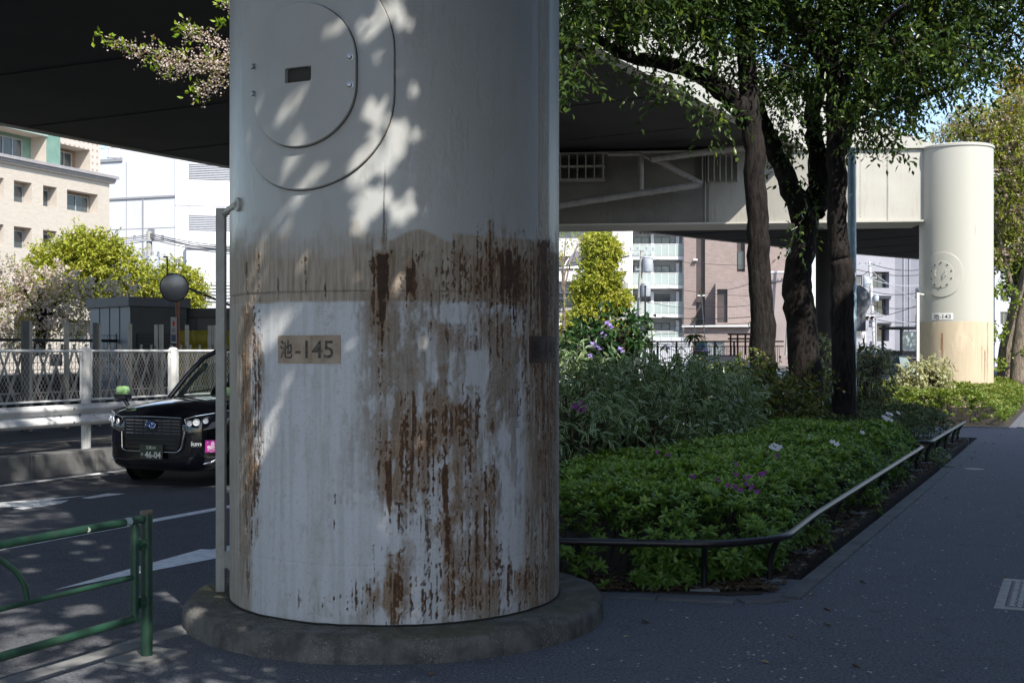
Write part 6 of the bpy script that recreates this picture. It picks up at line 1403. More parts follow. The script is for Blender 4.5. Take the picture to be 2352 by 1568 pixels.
F3.box(6.25,12,1.75,2.9,.01,.10,surf('pale green panel',(.30,.38,.34),(.26,.34,.30),3,.5),'balcony_panel')
# --- white industrial block
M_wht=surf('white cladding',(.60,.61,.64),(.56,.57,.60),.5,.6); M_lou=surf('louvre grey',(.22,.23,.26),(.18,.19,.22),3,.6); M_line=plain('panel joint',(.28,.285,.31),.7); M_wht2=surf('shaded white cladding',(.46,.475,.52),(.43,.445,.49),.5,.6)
W0=P(403,805,100); W0.z=-.1
b=thing('white_building',W0,'white windowless block with grey louvre panels behind the beige apartments','building')
dW=Vector((-.94,.34,0)); nW=Vector((-.34,-.94,0)); FL=Fac(b,W0,dW,nW); dR=Vector((.97,.24,0)).normalized(); nR=Vector((.24,-.97,0)).normalized(); FR=Fac(b,W0,dR,nR)
FL.wall(0,16,0,17.6,[],M_wht); FL.wall(0,5.2,17.6,24,[],M_wht,'tower_wall'); FR.wall(0,22,0,24,[],M_wht)
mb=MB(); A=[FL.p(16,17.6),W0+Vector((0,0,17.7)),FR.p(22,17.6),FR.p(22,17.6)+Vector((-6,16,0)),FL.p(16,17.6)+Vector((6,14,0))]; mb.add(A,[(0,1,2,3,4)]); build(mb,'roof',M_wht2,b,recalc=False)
for z in (14.3,): FL.box(0,16,z,z+.16,0,.10,M_line,'ledge')
FL.box(5.2,16,17.5,17.75,-.1,.12,M_line,'parapet_cap')
for a in (3.1,9.4,13.6): FL.box(a,a+.10,0,14.3,0,.08,M_line,'downpipe')
for z in (9.0,13.6,17.6): FR.box(0,22,z,z+.05,0,.03,M_line,'joint')
for a in (1.05,): FR.box(a,a+.05,0,24,0,.03,M_line,'joint')
for (a0,a1,z0,z1) in ((1.1,8,11.6,12.9),(1.1,9,15.8,17.1)):
    f=FR.box(a0,a1,z0,z1,0,.02,M_lou,'louvre_panel'); mb=MB()
    for k in range(9): mb.box(FR.p((a0+a1)/2,z0+(z1-z0)*(k+.5)/9,.05),(a1-a0,.07,.05),FR.d,FR.n)
    build(mb,'slats',plain('slat',(.5,.51,.54),.6),f)
for a0,z0,a1,z1 in ((11.2,15.2,11.9,15.5),(12.6,15.3,13.0,15.5),(2.0,11.0,2.6,11.8),(5.6,7.2,6.2,8.4),(10.2,6.0,11.4,7.0)): FL.box(a0,a1,z0,z1,0,.12,M_lou,'wall_vent')
FL.box(7.8,8.0,14.9,15.1,0,.2,plain('red lamp',(.5,.03,.03),.4),'red_lamp')
for a in (.0,4.8,10,15): FL.box(a,a+.05,0,17.4,0,.02,M_line,'cladding_joint')
for z in (4.6,9.2,11.8): FL.box(0,16,z,z+.04,0,.02,M_line,'cladding_joint')
for k in range(8): FL.box(5.4+k*1.3,5.46+k*1.3,17.7,18.7,-.1,-.04,M_line,'roof_railing')
FL.box(5.4,15.9,18.66,18.72,-.1,-.04,M_line,'roof_railing')
# stair cage on the wall
q=Fac(b,FL.p(7.1,9.2),dW,nW); mb=MB()
for a in (0,.9,1.8):
    for o in (.05,.8): mb.tube([q.p(a,0,o),q.p(a,1.3,o)],.03,5)
for z in (0,.65,1.3):
    for s_ in ((0,.8,1.8,.8),(0,.05,0,.8),(1.8,.05,1.8,.8)): mb.tube([q.p(s_[0],z,s_[1]),q.p(s_[2],z,s_[3])],.03,5)
mb.box(q.p(.9,0,.42),(1.9,.9,.06),dW,nW)
mb.tube([q.p(.9,1.3,.2),q.p(.9,2.1,.2)],.03,5); build(mb,'roof_ladder_cage',plain('galvanised cage',(.3,.3,.34),.5),b)
# low annex with louvres
A0=P(428,805,92); A0.z=-.1; b2=thing('white_annex',A0,'low white annex with slatted openings beside the square conduit','building')
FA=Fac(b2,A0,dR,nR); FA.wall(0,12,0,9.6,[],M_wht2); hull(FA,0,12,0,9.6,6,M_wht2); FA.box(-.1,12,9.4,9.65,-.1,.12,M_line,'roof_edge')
FAs=Fac(b2,A0,Vector((-.3,.95,0)),Vector((-.95,-.3,0))); FAs.wall(0,6,0,9.6,[],M_wht)
for a0,a1 in ((.5,3.4),(3.7,6.4)):
    f=FA.box(a0,a1,5.4,6.9,0,.03,M_lou,'slatted_opening'); mb=MB()
    for k in range(6): mb.box(FA.p((a0+a1)/2,5.5+k*.25,.07),(a1-a0,.08,.14),FA.d,FA.n)
    for k in range(4): mb.box(FA.p(a0+(a1-a0)*k/3,6.15,.08),(.06,.08,1.5),FA.d,FA.n)
    build(mb,'slats',M_wht,f)
# tall far tower
b=thing('white_building',P(300,805,150),'second white block rising behind, its roof railing cut by the dark deck','building'); Wt=P(245,805,150); Wt.z=-.1; FT=Fac(b,Wt,Vector((.97,.2,0)),Vector((.2,-.97,0))); FT.wall(0,9,0,34,[],M_wht); hull(FT,0,9,0,34,8,M_wht)
for z in (25.4,27.8,22.9): FT.box(0,9,z,z+.1,0,.06,M_line,'joint')
mb=MB()
for k in range(14): a=k*.66; mb.tube([FT.p(a,27.9,.1),FT.p(a,28.9,.1)],.03,4)
mb.tube([FT.p(0,28.9,.1),FT.p(9,28.9,.1)],.03,4); build(mb,'railing',M_line,b)

# --- block with glass balconies
YB=118; B0=P(1452,805,YB); B0.z=-.1; dB=Vector((.99,-.03,0)).normalized(); nB=Vector((-.03,-.99,0)).normalized()
b=thing('apartment_building',B0,'white apartment block with frosted glass balconies behind the utility pole','building'); F=Fac(b,B0,dB,nB)
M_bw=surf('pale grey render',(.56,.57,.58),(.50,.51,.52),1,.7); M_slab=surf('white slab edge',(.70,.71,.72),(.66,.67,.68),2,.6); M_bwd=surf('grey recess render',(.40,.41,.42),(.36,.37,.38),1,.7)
M_gls,nt,bb=new_mat('frosted balcony glass'); bb.inputs['Roughness'].default_value=.35; bb.inputs['Alpha'].default_value=.68
nt.links.new(mixc(nt,noise(nt,.8,3),(.36,.44,.43),(.48,.55,.53)),bb.inputs['Base Color'])
Wd=5.05; fl=2.80; z00=-.35
mb=MB(); 
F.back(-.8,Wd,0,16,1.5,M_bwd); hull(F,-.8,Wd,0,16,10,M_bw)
F.box(-1.6,-.15,0,16,-1.5,-.05,M_bw,'side_wall'); F.box(Wd-.1,Wd+.15,0,16,-1.6,.02,M_slab,'fin_wall'); F.box(-.15,.05,0,16,-.4,0,M_slab,'corner_post')
for k in range(6):
    z=z00+fl*k
    F.box(0,Wd-.1,z-.34,z,-1.6,.0,M_slab,'balcony_slab')
    for (a0,a1) in ((.25,1.75),(2.15,3.75)): F.window(a0,a1,z+.05,z+1.95,-1.46,frame=M_frd,glass=M_cur if (k+int(a0))%2 else M_win,div=2)
    for a in (1.9,4.35): F.box(a,a+.28,z,z+2.2,-1.4,-1.0,M_slab,'partition')
    F.box(3.95,4.15,z+1.45,z+1.75,-1.45,-1.3,M_frw,'wall_lamp')
    mb=MB()
    for a in (.9,1.3,1.65): mb.lathe(F.p(a,z+2.36,-1.5),[(.10,0),(.10,.1),(0,.12)],8,nB)
    build(mb,'vents',M_frd,b)
    mb=MB(); n_=7
    for i in range(n_): 
        a0=.02+(Wd-.2)*i/n_; a1=.02+(Wd-.2)*(i+1)/n_; mb.box(F.p((a0+a1)/2,z+.55,.03),(a1-a0-.06,.02,1.0),dB,nB)
    gl_=build(mb,'balcony_glass',M_gls,b)
    mb=MB(); mb.box(F.p(Wd/2-.05,z+1.12,.03),(Wd-.1,.06,.06),dB,nB); 
    for i in range(n_+1): mb.box(F.p(.02+(Wd-.2)*i/n_,z+.56,.05),(.04,.04,1.12),dB,nB)
    build(mb,'balcony_rail',M_slab,gl_)
# --- brown brick building
C0=P(1571,805,117); C0.z=-.1
b=thing('brick_building',C0,'brown brick building with tall dark window slits, half hidden by the first trunk','building'); dC=Vector((.985,-.17,0)).normalized(); nC=Vector((-.17,-.985,0)).normalized(); F=Fac(b,C0,dC,nC)
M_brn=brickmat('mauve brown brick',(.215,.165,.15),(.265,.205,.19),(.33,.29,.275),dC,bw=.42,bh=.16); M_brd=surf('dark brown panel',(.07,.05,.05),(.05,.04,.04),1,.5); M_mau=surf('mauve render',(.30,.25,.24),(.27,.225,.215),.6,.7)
ops=[(1.15,2.0,2.9,16,.5),(5.0,5.75,9.2,12.6,.5)]
F.wall(0,11.2,0,16,ops,M_brn,reveal=M_mau); hull(F,0,11.2,0,16,9,M_brn)
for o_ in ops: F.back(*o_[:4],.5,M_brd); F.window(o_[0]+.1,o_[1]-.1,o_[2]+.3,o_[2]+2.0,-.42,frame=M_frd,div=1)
F.window(9.7,10.8,7.6,9.0,.02,frame=M_frw); F.window(9.7,10.8,4.6,6.0,.02,frame=M_frw); F.window(9.7,10.8,10.6,12.0,.02,frame=M_frw)
F.box(.9,1.3,10.3,10.45,.02,.4,M_slab,'wall_lamp'); F.box(1.3,2.0,6.9,7.0,.02,.7,M_slab,'small_canopy')
# lower front wing
Fw=Fac(b,F.p(3.0,0,3.5),dC,nC); opw=[(.15,1.1,4.3,7.4,.4)]
Fw.wall(0,3.4,0,8.2,opw,M_brn,reveal=M_mau); Fw.wall(3.4,8.0,0,8.9,[],M_mau,'smooth_wall'); 
mb=MB(); mb.quad(Fw.p(0,0),Fw.p(0,0,-3.5),Fw.p(0,8.2,-3.5),Fw.p(0,8.2)); mb.quad(Fw.p(0,8.2),Fw.p(3.4,8.2),Fw.p(3.4,8.2,-3.5),Fw.p(0,8.2,-3.5)); mb.quad(Fw.p(3.4,8.9),Fw.p(8.0,8.9),Fw.p(8.0,8.9,-3.5),Fw.p(3.4,8.9,-3.5)); mb.quad(Fw.p(3.4,8.0),Fw.p(3.4,8.9),Fw.p(3.4,8.9,-3.5),Fw.p(3.4,8.0,-3.5)); build(mb,'wing_side',M_brn,b,recalc=False)
Fw.back(.15,1.1,4.3,7.4,.4,M_brd); Fw.box(3.3,3.5,0,8.95,-.1,.06,M_brd,'joint_pipe'); Fw.box(3.4,8.0,8.85,9.0,-.1,.06,M_slab,'wall_cap'); Fw.box(3.6,5.5,7.9,8.0,0,.1,M_brd,'dark_band')
Fe=Fac(b,F.p(.2,0,6.0),dC,nC); ope=[(1.3,3.6,.2,2.6,.35)]
Fe.wall(0,7.5,0,3.9,ope,M_brn,'entrance_wall',reveal=M_slab); Fe.back(1.3,3.6,.2,2.6,.35,M_slab); Fe.window(1.5,2.4,.5,2.3,-.3,frame=M_frw,glass=M_cur); Fe.window(2.5,3.4,.2,2.4,-.3,frame=M_frw,glass=M_cur,div=1,name='door')
Fe.box(-.2,6,3.85,4.0,-2,.5,M_slab,'canopy_edge'); mb=MB(); mb.quad(Fe.p(0,0),Fe.p(0,3.9),Fe.p(0,3.9,-2.5),Fe.p(0,0,-2.5)); mb.quad(Fe.p(0,3.9),Fe.p(7.5,3.9),Fe.p(7.5,3.9,-2.5),Fe.p(0,3.9,-2.5)); build(mb,'entrance_side',M_brd,b,recalc=False)
# --- grey building at the pier edge
D0=P(1230,805,112); D0.z=-.1; b=thing('grey_building',D0,'grey flats with dark strip windows behind the pruned tree','building'); F=Fac(b,D0,Vector((.995,-.05,0)),Vector((-.05,-.995,0)))
ops=[(2.0,7.0,z,z+1.35,.4) for z in (2.2,5.6,9.0,12.0)]
M_gr=surf('grey render',(.34,.33,.33),(.28,.27,.27),.7,.8); M_grl=surf('pale grey render',(.52,.50,.50),(.47,.45,.45),.7,.8)
F.wall(0,8.5,0,7.9,[o for o in ops if o[3]<7.9],M_gr); F.wall(0,8.5,7.9,15.5,[o for o in ops if o[2]>7.9],M_grl,'upper_wall'); hull(F,0,8.5,0,15.5,7,M_gr)
for o in ops: F.back(*o[:4],.4,M_brd); F.window(o[0]+.05,o[1]-.05,o[2]+.05,o[3]-.05,-.3,frame=M_frd,div=5)
F.box(1.6,5.6,8.0,8.25,0,.9,M_grl,'balcony_slab'); F.box(1.4,8.5,4.0,4.3,0,.2,M_slab,'string_course')
mb=MB()
for k in range(9): mb.tube([F.p(1.7+k*.45,8.25,.85),F.p(1.7+k*.45,9.2,.85)],.03,4)
mb.tube([F.p(1.7,9.2,.85),F.p(5.5,9.2,.85)],.04,4); build(mb,'balcony_rail',M_slab,b)
for (px,py) in ((1310,606),(1322,592)):
    c=P(px,py,108); o=thing('awning',(c.x,c.y,c.z-.4),'pale sloped awning hung on the grey flats' if px==1310 else 'dark sloped awning hung on the grey flats','awning'); mb=MB(); mb.prism([c+Vector((-.8,-.3,-.4)),c+Vector((.8,-.3,-.4)),c+Vector((1.2,.6,.55)),c+Vector((-.1,.6,.55))],(0,0,.04)); build(mb,'awning_sheet',M_slab if px==1310 else plain('dark awning',(.12,.11,.14),.7),o)
    mb=MB(); mb.tube([c+Vector((-.7,-.3,-.4)),c+Vector((-.7,.9,-.4))],.03,4); mb.tube([c+Vector((.7,-.3,-.4)),c+Vector((.7,.9,-.4))],.03,4); build(mb,'bracket',M_frw,o)
# --- bluish grey flats seen under the beam at the right
E0=P(1950,805,140); E0.z=-.1; b=thing('grey_building',E0,'blue-grey flats with dark balconies seen under the beam beside the cream pier','building'); F=Fac(b,E0,Vector((.98,.15,0)),Vector((.15,-.98,0)).normalized())
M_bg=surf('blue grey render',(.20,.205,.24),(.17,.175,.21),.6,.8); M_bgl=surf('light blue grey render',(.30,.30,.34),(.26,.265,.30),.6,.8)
ops=[]
for z in (2.8,5.8,8.9): ops+=[(2.9,4.9,z,z+1.9,1.0),(.3,1.6,z+.3,z+1.5,.3)]
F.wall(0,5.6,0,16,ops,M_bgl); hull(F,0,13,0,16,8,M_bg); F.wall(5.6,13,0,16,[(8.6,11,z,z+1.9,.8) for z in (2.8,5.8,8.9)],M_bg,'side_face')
for o in ops: F.back(*o[:4],o[4],M_brd); F.window(o[0]+.1,o[1]-.1,o[2]+.1,o[3]-.1,-o[4]+.06,frame=M_frw if o[4]<.5 else M_frd)
for z in (2.8,5.8,8.9): F.back(8.6,11,z,z+1.9,.8,M_brd); F.window(8.7,10.9,z+.1,z+1.8,-.72,frame=M_frd); F.box(2.6,5.2,z-.9,z,0,.5,M_bgl,'balcony_front'); F.box(8.4,11.2,z-.25,z,0,1.0,M_slab,'balcony_slab'); F.box(8.45,11.15,z,z+.95,.85,.95,M_gls,'balcony_glass')
for a in (6.6,7.3): F.box(a,a+.12,0,16,0,.15,M_bgl,'downpipe')
H0=P(2285,805,135); H0.z=-.1; b=thing('white_building',H0,'bright white building glimpsed beyond the two leaning trunks','building'); F=Fac(b,H0,Vector((1,0,0)),Vector((0,-1,0))); ops=[(.6+1.6*i,1.5+1.6*i,2+2.6*j,3.4+2.6*j,.3) for i in range(4) for j in range(4)]
F.wall(0,8,0,15,ops,M_wht2); hull(F,0,8,0,15,7,M_wht2)
for o in ops: F.back(*o[:4],.3,M_lou); F.window(o[0]+.05,o[1]-.05,o[2]+.05,o[3]-.05,-.2,div=2)
# --- unseen blocks added right of the path, sized to keep it in shade
def block(name,s0,s1,t0,t1,h,label):
    r=thing(name,ST(s0,t0),label,'building'); F=Fac(r,ST(s0,t0,-.1),U+(0,),(-N[0],-N[1],0)); L=t1-t0; ops=[(2+4*i,4.4+4*i,1.2+3*j,2.9+3*j,.25) for i in range(int((L-3)/4)) for j in range(int(h/3)-1)]
    F.wall(0,L,0,h,ops,M_shb); hull(F,0,L,0,h,s1-s0,M_shb)
    mb=MB(); mb.quad(F.p(0,0),F.p(0,0,-(s1-s0)),F.p(0,h,-(s1-s0)),F.p(0,h)); build(mb,'shade_block_end',M_shb,r,recalc=False)
    mb=MB()
    for o in ops: mb.quad(F.p(o[0],o[2],-.25),F.p(o[1],o[2],-.25),F.p(o[1],o[3],-.25),F.p(o[0],o[3],-.25))
    build(mb,'shade_block_glass',M_win,r,recalc=False)
M_shb=surf('grey tile wall',(.30,.29,.28),(.24,.235,.23),.8,.7)
block('shade_block',4.0,9,TB0,9.0,12.6,'unseen grey tiled block added beside the viewer to shade path and pier')
block('shade_block',4.0,9,9.02,20.6,11.6,'lower unseen grey tiled block added further along to shade path and beds')
o=thing('round_column',(15.9,62,-.1),'dark round column standing between the second and third trunks','column'); mb=MB(); mb.lathe((15.9,62,-.1),[(.5,0),(.48,.2),(.45,.3),(.45,7.8),(0,7.8)],28); build(mb,'shaft',M_deck,o,smooth=40); mb=MB(); mb.lathe((15.9,62,7.2),[(.6,0),(.7,.4),(0,.4)],28); build(mb,'capital',M_deck,o,smooth=40)

# ================================================================ poles, wires, signals
M_polec=surf('concrete pole',(.36,.35,.33),(.30,.29,.27),2,.85); M_wire=plain('black cable',(.02,.02,.022),.6); M_steel=surf('galvanised steel',(.42,.43,.45),(.34,.35,.37),5,.4,metal=.4)
def upole(base,top,label,r=.15,arms=(),trans=None,grey=M_polec):
    o=thing('utility_pole',base,label,'utility pole'); mb=MB(); mb.tube([base,top],[r,r*.72],12); build(mb,'mast',grey,o,smooth=50)
    T_=Vector(top)
    for z,wd in arms:
        mb=MB(); c=T_-Vector((0,.12,z)); mb.box(c,(wd,.09,.09))
        for k in (-1,-.4,.4,1): mb.lathe(c+Vector((k*wd*.46,0,.04)),[(.045,0),(.06,.08),(.03,.1),(.06,.16),(0,.2)],8)
        build(mb,'crossarm',M_steel,o)
    for (dx,dz,rr,hh,mt_) in (trans or ()):
        mb=MB(); mb.lathe(T_+Vector((dx,-.3,-dz)),[(rr*.9,0),(rr,.06),(rr,hh-.08),(rr*.8,hh),(0,hh+.03)],14); build(mb,'transformer',mt_,o,smooth=40)
    return o
M_tr=surf('pale transformer',(.45,.48,.52),(.36,.39,.43),3,.4)
p1=upole(P(343,812,52),P(343,531,52),'utility pole standing in front of the white block',.16,((.4,1.3),(1.1,.9)),((.25,1.9,.26,.8,M_tr),))
pR=P(1462,815,95); pT=P(1478,600,95)
p2=upole(pR,P(1474,575,95),'leaning utility pole with a pale transformer before the balcony block',.19,((.0,1.9),(.5,1.5),(1.5,1.0)),((.45,1.7,.40,1.2,M_tr),(.3,3.6,.36,1.1,M_tr)))
p2b=thing('thin_pole',P(1482,815,94),'thin dark pole close beside the leaning utility pole','pole'); mb=MB(); mb.tube([P(1482,815,94),P(1482,660,94)],.07,8); build(mb,'mast',M_dk,p2b); mb=MB(); mb.lathe(P(1482,660,94),[(.09,0),(.09,.12),(0,.16)],8); build(mb,'cap',M_dk,p2b)
p3=upole(P(2010,815,105),P(1997,601,105),'white utility pole with many wires under the beam, beside the signal',.16,((.3,1.9),(1.4,1.2),(4.5,1.6),(6,1.2)),((-.35,2.2,.30,.9,M_tr),(.5,3.4,.22,.6,M_tr)),grey=surf('white pole',(.62,.61,.60),(.55,.54,.53),2,.6))
p4=upole(P(1806,815,110),P(1822,540,110),'utility pole seen between the first two trunks',.16,((.4,1.6),(1.6,1.2)),())
for k,(x0,y0,x1,y1,lbl) in enumerate(((1621,806,1611,672,'slim grey site mast with an orange and green head at the brick entrance'),(1600,812,1594,735,'shorter slim mast with an orange head before the balcony block'),(1726,800,1724,745,'short mast with an orange head before the brown brick wall'))):
    o=thing('site_mast',P(x0,y0,60),lbl,'mast'); mb=MB(); mb.tube([P(x0,y0,60),P(x1,y1,60)],.025,6); build(mb,'mast',M_steel,o); c=P(x1,y1,60)
    mb=MB(); mb.tube([c+Vector((.11*math.cos(a),0,.13*math.sin(a))) for a in [math.pi*2*i/12 for i in range(13)]],.018,5,cap=False); build(mb,'orange_ring',plain('orange ring',(.6,.16,.05),.5),o)
    mb=MB(); mb.box(c,(.06,.05,.2)); build(mb,'green_core',plain('green core',(.1,.5,.2),.5),o)
nw=[0]
def wire(a,b,r=.02,sag=.3,lbl=None,mat=None,sleeves=0):
    a=Vector(a);b=Vector(b); mb=MB(); pts=[a+(b-a)*t-Vector((0,0,sag*4*t*(1-t))) for t in [i/12 for i in range(13)]]; mb.tube(pts,r,5)
    o=build(mb,'overhead_wire',mat or M_wire); nw[0]+=1; tag(o,lbl or 'black overhead wire running between the utility poles','wire','overhead wires')
    if sleeves:
        for t in sleeves: 
            i=int(t*12); mb=MB(); mb.tube([pts[i],pts[i]*.75+pts[i+1]*.25],r*1.5,8); build(mb,'yellow_sleeve',plain('yellow sleeve',(.6,.40,.02),.5),o)
    return o
L_='overhead wire strung past the white block'
for dy in (0,3,7,11): wire(P(200,540+dy,52),P(343,538+dy*1.3,52),.014,.15,L_)
for dy,ey in ((0,0),(4,4),(8,9),(3,14),(12,18)): wire(P(343,536+dy,52),P(560,568+ey,46),.016,.1,L_)
wire(P(384,642,30),P(560,714,27),.028,.0,'thick dark cable with yellow sleeves behind the round mirror',None,(.28,.53,.80)); wire(P(360,640,34),P(560,690,30),.008,.05,'thin pale stay wire above the thick cable at the mirror',M_steel)
q=thing('thin_pole',P(384,815,36),'thin dark rod standing above the round mirror','pole'); mb=MB(); mb.tube([P(384,815,36),P(384,590,36)],.022,6); build(mb,'mast',M_dk,q); mb=MB(); mb.box(P(380,590,36),(.12,.06,.04)); build(mb,'tip',M_dk,q)
L_='overhead wire crossing in front of the pruned tree and balcony block'
for a,b,c,d,r_,sl in ((1283,612,1445,588,.055,()),(1283,703,1452,677,.075,(.45,.7)),(1283,716,1440,692,.06,(.1,.55)),(1283,748,1720,742,.02,()),(1283,757,1460,735,.03,()),(1283,763,1460,745,.05,()),(1283,740,1450,722,.03,()),(1283,772,1720,755,.02,()),(1470,590,1730,610,.018,()),(1500,655,1730,680,.018,()),(1520,728,1730,727,.03,()),(1470,690,1640,712,.018,()),(1640,668,1730,648,.02,()),(1600,700,1730,700,.02,()),(1500,755,1740,765,.03,())):
    wire(P(a,b,88),P(c,d,93),r_,.15,L_,None,sl)
L_='overhead wire fanning out from the white utility pole under the beam'
for a,b,c,d in ((1960,617,2110,632),(1998,605,2110,620),(1960,632,1998,620),(1998,668,2110,672),(2000,700,2110,704),(1960,735,2110,700),(1960,745,2005,712),(2002,730,2110,738),(1960,727,2010,722),(1960,700,2000,690),(1998,640,2110,655),(2003,712,2110,745),(1960,760,2010,735),(2000,620,2110,690)): wire(P(a,b,104),P(c,d,106),.030,.25,L_,plain('pale wire',(.4,.4,.44),.5) if nw[0]==34 else bpy.data.materials.get('pale wire') or M_wire)
# traffic signal
c=P(1990,730,100); o=thing('traffic_signal',P(2012,815,101),'white horizontal traffic signal showing green, beside the white utility pole','traffic signal'); mb=MB(); mb.box(c,(1.25,.2,.42)); hs=build(mb,'housing',plain('white housing',(.6,.6,.62),.5),o,bevel=.08)
m_,nt_,b_=new_mat('green lamp'); b_.inputs['Base Color'].default_value=(.02,.3,.2,1); b_.inputs['Emission Color'].default_value=(.1,1,.7,1); b_.inputs['Emission Strength'].default_value=.8
nt_.links.new(mixc(nt_,noise(nt_,3),(.02,.3,.2),(.03,.35,.24)),b_.inputs['Base Color'])
for i,mt_ in enumerate((m_,plain('dark amber lamp',(.06,.04,.02),.3),plain('dark red lamp',(.07,.02,.02),.3))):
    mb=MB(); mb.lathe(c+Vector((-.4+.4*i,-.12,0)),[(.15,0),(.12,.03),(0,.05)],16,(0,-1,0)); build(mb,'lens',mt_,hs)
    mb=MB(); pts=[c+Vector((-.4+.4*i+.17*math.cos(a),-.1,.17*math.sin(a))) for a in [math.pi*k/8 for k in range(9)]]
    for k in range(8): mb.quad(pts[k],pts[k+1],pts[k+1]+Vector((0,-.25,0)),pts[k]+Vector((0,-.25,0)))
    build(mb,'visor',plain('visor',(.4,.4,.42),.5),hs,recalc=False)
mb=MB(); mb.tube([c+Vector((.6,.1,0)),P(2012,731,101)],.05,6); mb.tube([P(2012,731,101),P(2012,815,101)],.09,8); build(mb,'arm',M_steel,o)
c=P(1986,778,100); o=thing('hanging_sign',P(2008,815,100.5),'small white sign board with a grey pictogram on the white pole','sign'); mb=MB(); mb.box(P(1984,774,100),(.36,.05,.82)); s_=build(mb,'board',plain('white board',(.68,.68,.68),.5),o); mb=MB(); cc=P(1984,774,99.95)
for dx in (-.07,.07): mb.box(cc+Vector((dx,0,0)),(.07,.02,.42))
build(mb,'pictogram',plain('grey pictogram',(.2,.2,.25),.5),s_); mb=MB(); mb.tube([P(1986,774,100.1),P(2010,774,101)],.04,5); build(mb,'arm',M_steel,o)
# pale blue pole beside the third trunk with two sign backs
Yp=21.3; bp0=P(1957,905,Yp); o=thing('sign_pole',(bp0.x,bp0.y,0),'pale blue steel pole right behind the tall straight trunk, carrying a round sign back','sign pole')
M_blue=surf('pale blue pole',(.34,.46,.54),(.28,.40,.48),6,.4,dirt=(.2,.2,.2,.2)); mb=MB(); mb.tube([(bp0.x,bp0.y,0),tuple(P(1957,620,Yp)),tuple(P(1956,340,Yp))],[.075,.075,.07],16); build(mb,'pole',M_blue,o,smooth=50)
M_sb=surf('grey sign back',(.16,.17,.19),(.13,.14,.16),3,.5); mb=MB(); mb.lathe(P(1964,690,Yp+.15),[(.27,0),(.28,.012),(.27,.02),(0,.02)],32,(.1,-1,0)); build(mb,'round_sign',M_sb,o,smooth=40)
mb=MB(); mb.box(P(1962,738,Yp+.15),(.42,.02,.34),(1,.1,0),(-.1,1,0)); build(mb,'square_sign',M_sb,o,bevel=.01)
# ================================================================ vehicles down the road and roadside bits
def car(label,x,y,rot,col,L_=4.2,wd=1.7,h=1.5,plate=None):
    o=thing('parked_car',(x,y,ZR),label,'car'); ca_,sa_=math.cos(rot),math.sin(rot); X=Vector((ca_,sa_,0)); Yv=Vector((-sa_,ca_,0)); q=lambda a,b,c: Vector((x,y,ZR))+X*a+Yv*b+Vector((0,0,c)); hw=wd/2
    sec=[half(0,hw*.75,.35,.85,.9),half(.1,hw*.94,.25,.95,1.0),half(.5,hw,.2,.98,1.03),half(L_*.5,hw,.2,.98,1.02),half(L_-.9,hw*.98,.2,.85,.95),half(L_-.2,hw*.9,.22,.72,.8),half(L_,hw*.7,.3,.6,.66)]
    m=len(sec[0]); row=2*m-2; vs=[];fs=[]
    for s_ in sec: vs+=[q(*p) for p in s_+[(a,-b_,c) for a,b_,c in s_[-2:0:-1]]]
    for i in range(len(sec)-1):
        for k in range(row): fs.append((i*row+k,i*row+(k+1)%row,(i+1)*row+(k+1)%row,(i+1)*row+k))
    fs+= [tuple(range(row)),tuple((len(sec)-1)*row+k for k in range(row-1,-1,-1))]
    mb=MB(); mb.add(vs,fs); bd=build(mb,'body',col,o,smooth=180,sub=1)
    mb=MB(); P4=lambda a,wv,z:[q(a,-wv,z),q(a,wv,z)]
    a=[P4(.25,hw*.86,1.0),P4(.7,hw*.7,h),P4(L_*.52,hw*.68,h),P4(L_*.74,hw*.84,.98)]
    for i in range(3): mb.quad(a[i][0],a[i][1],a[i+1][1],a[i+1][0])
    mb.add([p[0] for p in a],[(0,1,2,3)]); mb.add([p[1] for p in a],[(0,1,2,3)]); build(mb,'cabin_glass',plain('car glass',(.015,.018,.02),.05),o)
    mb=MB(); mb.box(q(L_*.37,0,h+.0),(L_*.36,wd*.70,.05),X,Yv); build(mb,'roof',col,o,bevel=.02)
    for a_ in (.75,L_-.85):
        for b_ in (-1,1): mb=MB(); mb.lathe(q(a_,b_*(hw-.10),.31),[(.0,-.1),(.29,-.1),(.31,-.06),(.31,.08),(.28,.11),(.18,.10),(0,.08)],20,Yv*b_); build(mb,'wheel',M_tyre,o,smooth=40)
    for b_ in (-1,1): mb=MB(); mb.box(q(.04,b_*hw*.72,.78),(.08,.28,.16),X,Yv); build(mb,'tail_lamp',plain('tail lamp',(.25,.02,.02),.2),o,bevel=.02)
    mb=MB(); mb.box(q(-.02,0,.48),(.03,.34,.17),X,Yv); pl=build(mb,'licence_plate',plain('white licence plate',(.62,.63,.62),.5),o)
    if plate: put_text('lettering',plate,.08,q(-.04,0,.455),-Yv,Z,M_ink,pl,width=.26,bold=.03)
    return o
M_cg=surf('dark green car paint',(.012,.028,.028),(.01,.022,.022),3,.15,coat=1)
cp=P(2012,805,38.5); car('dark green car with a white rear plate seen below the pale bush',cp.x,cp.y,R(63),M_cg,plate='68-52')
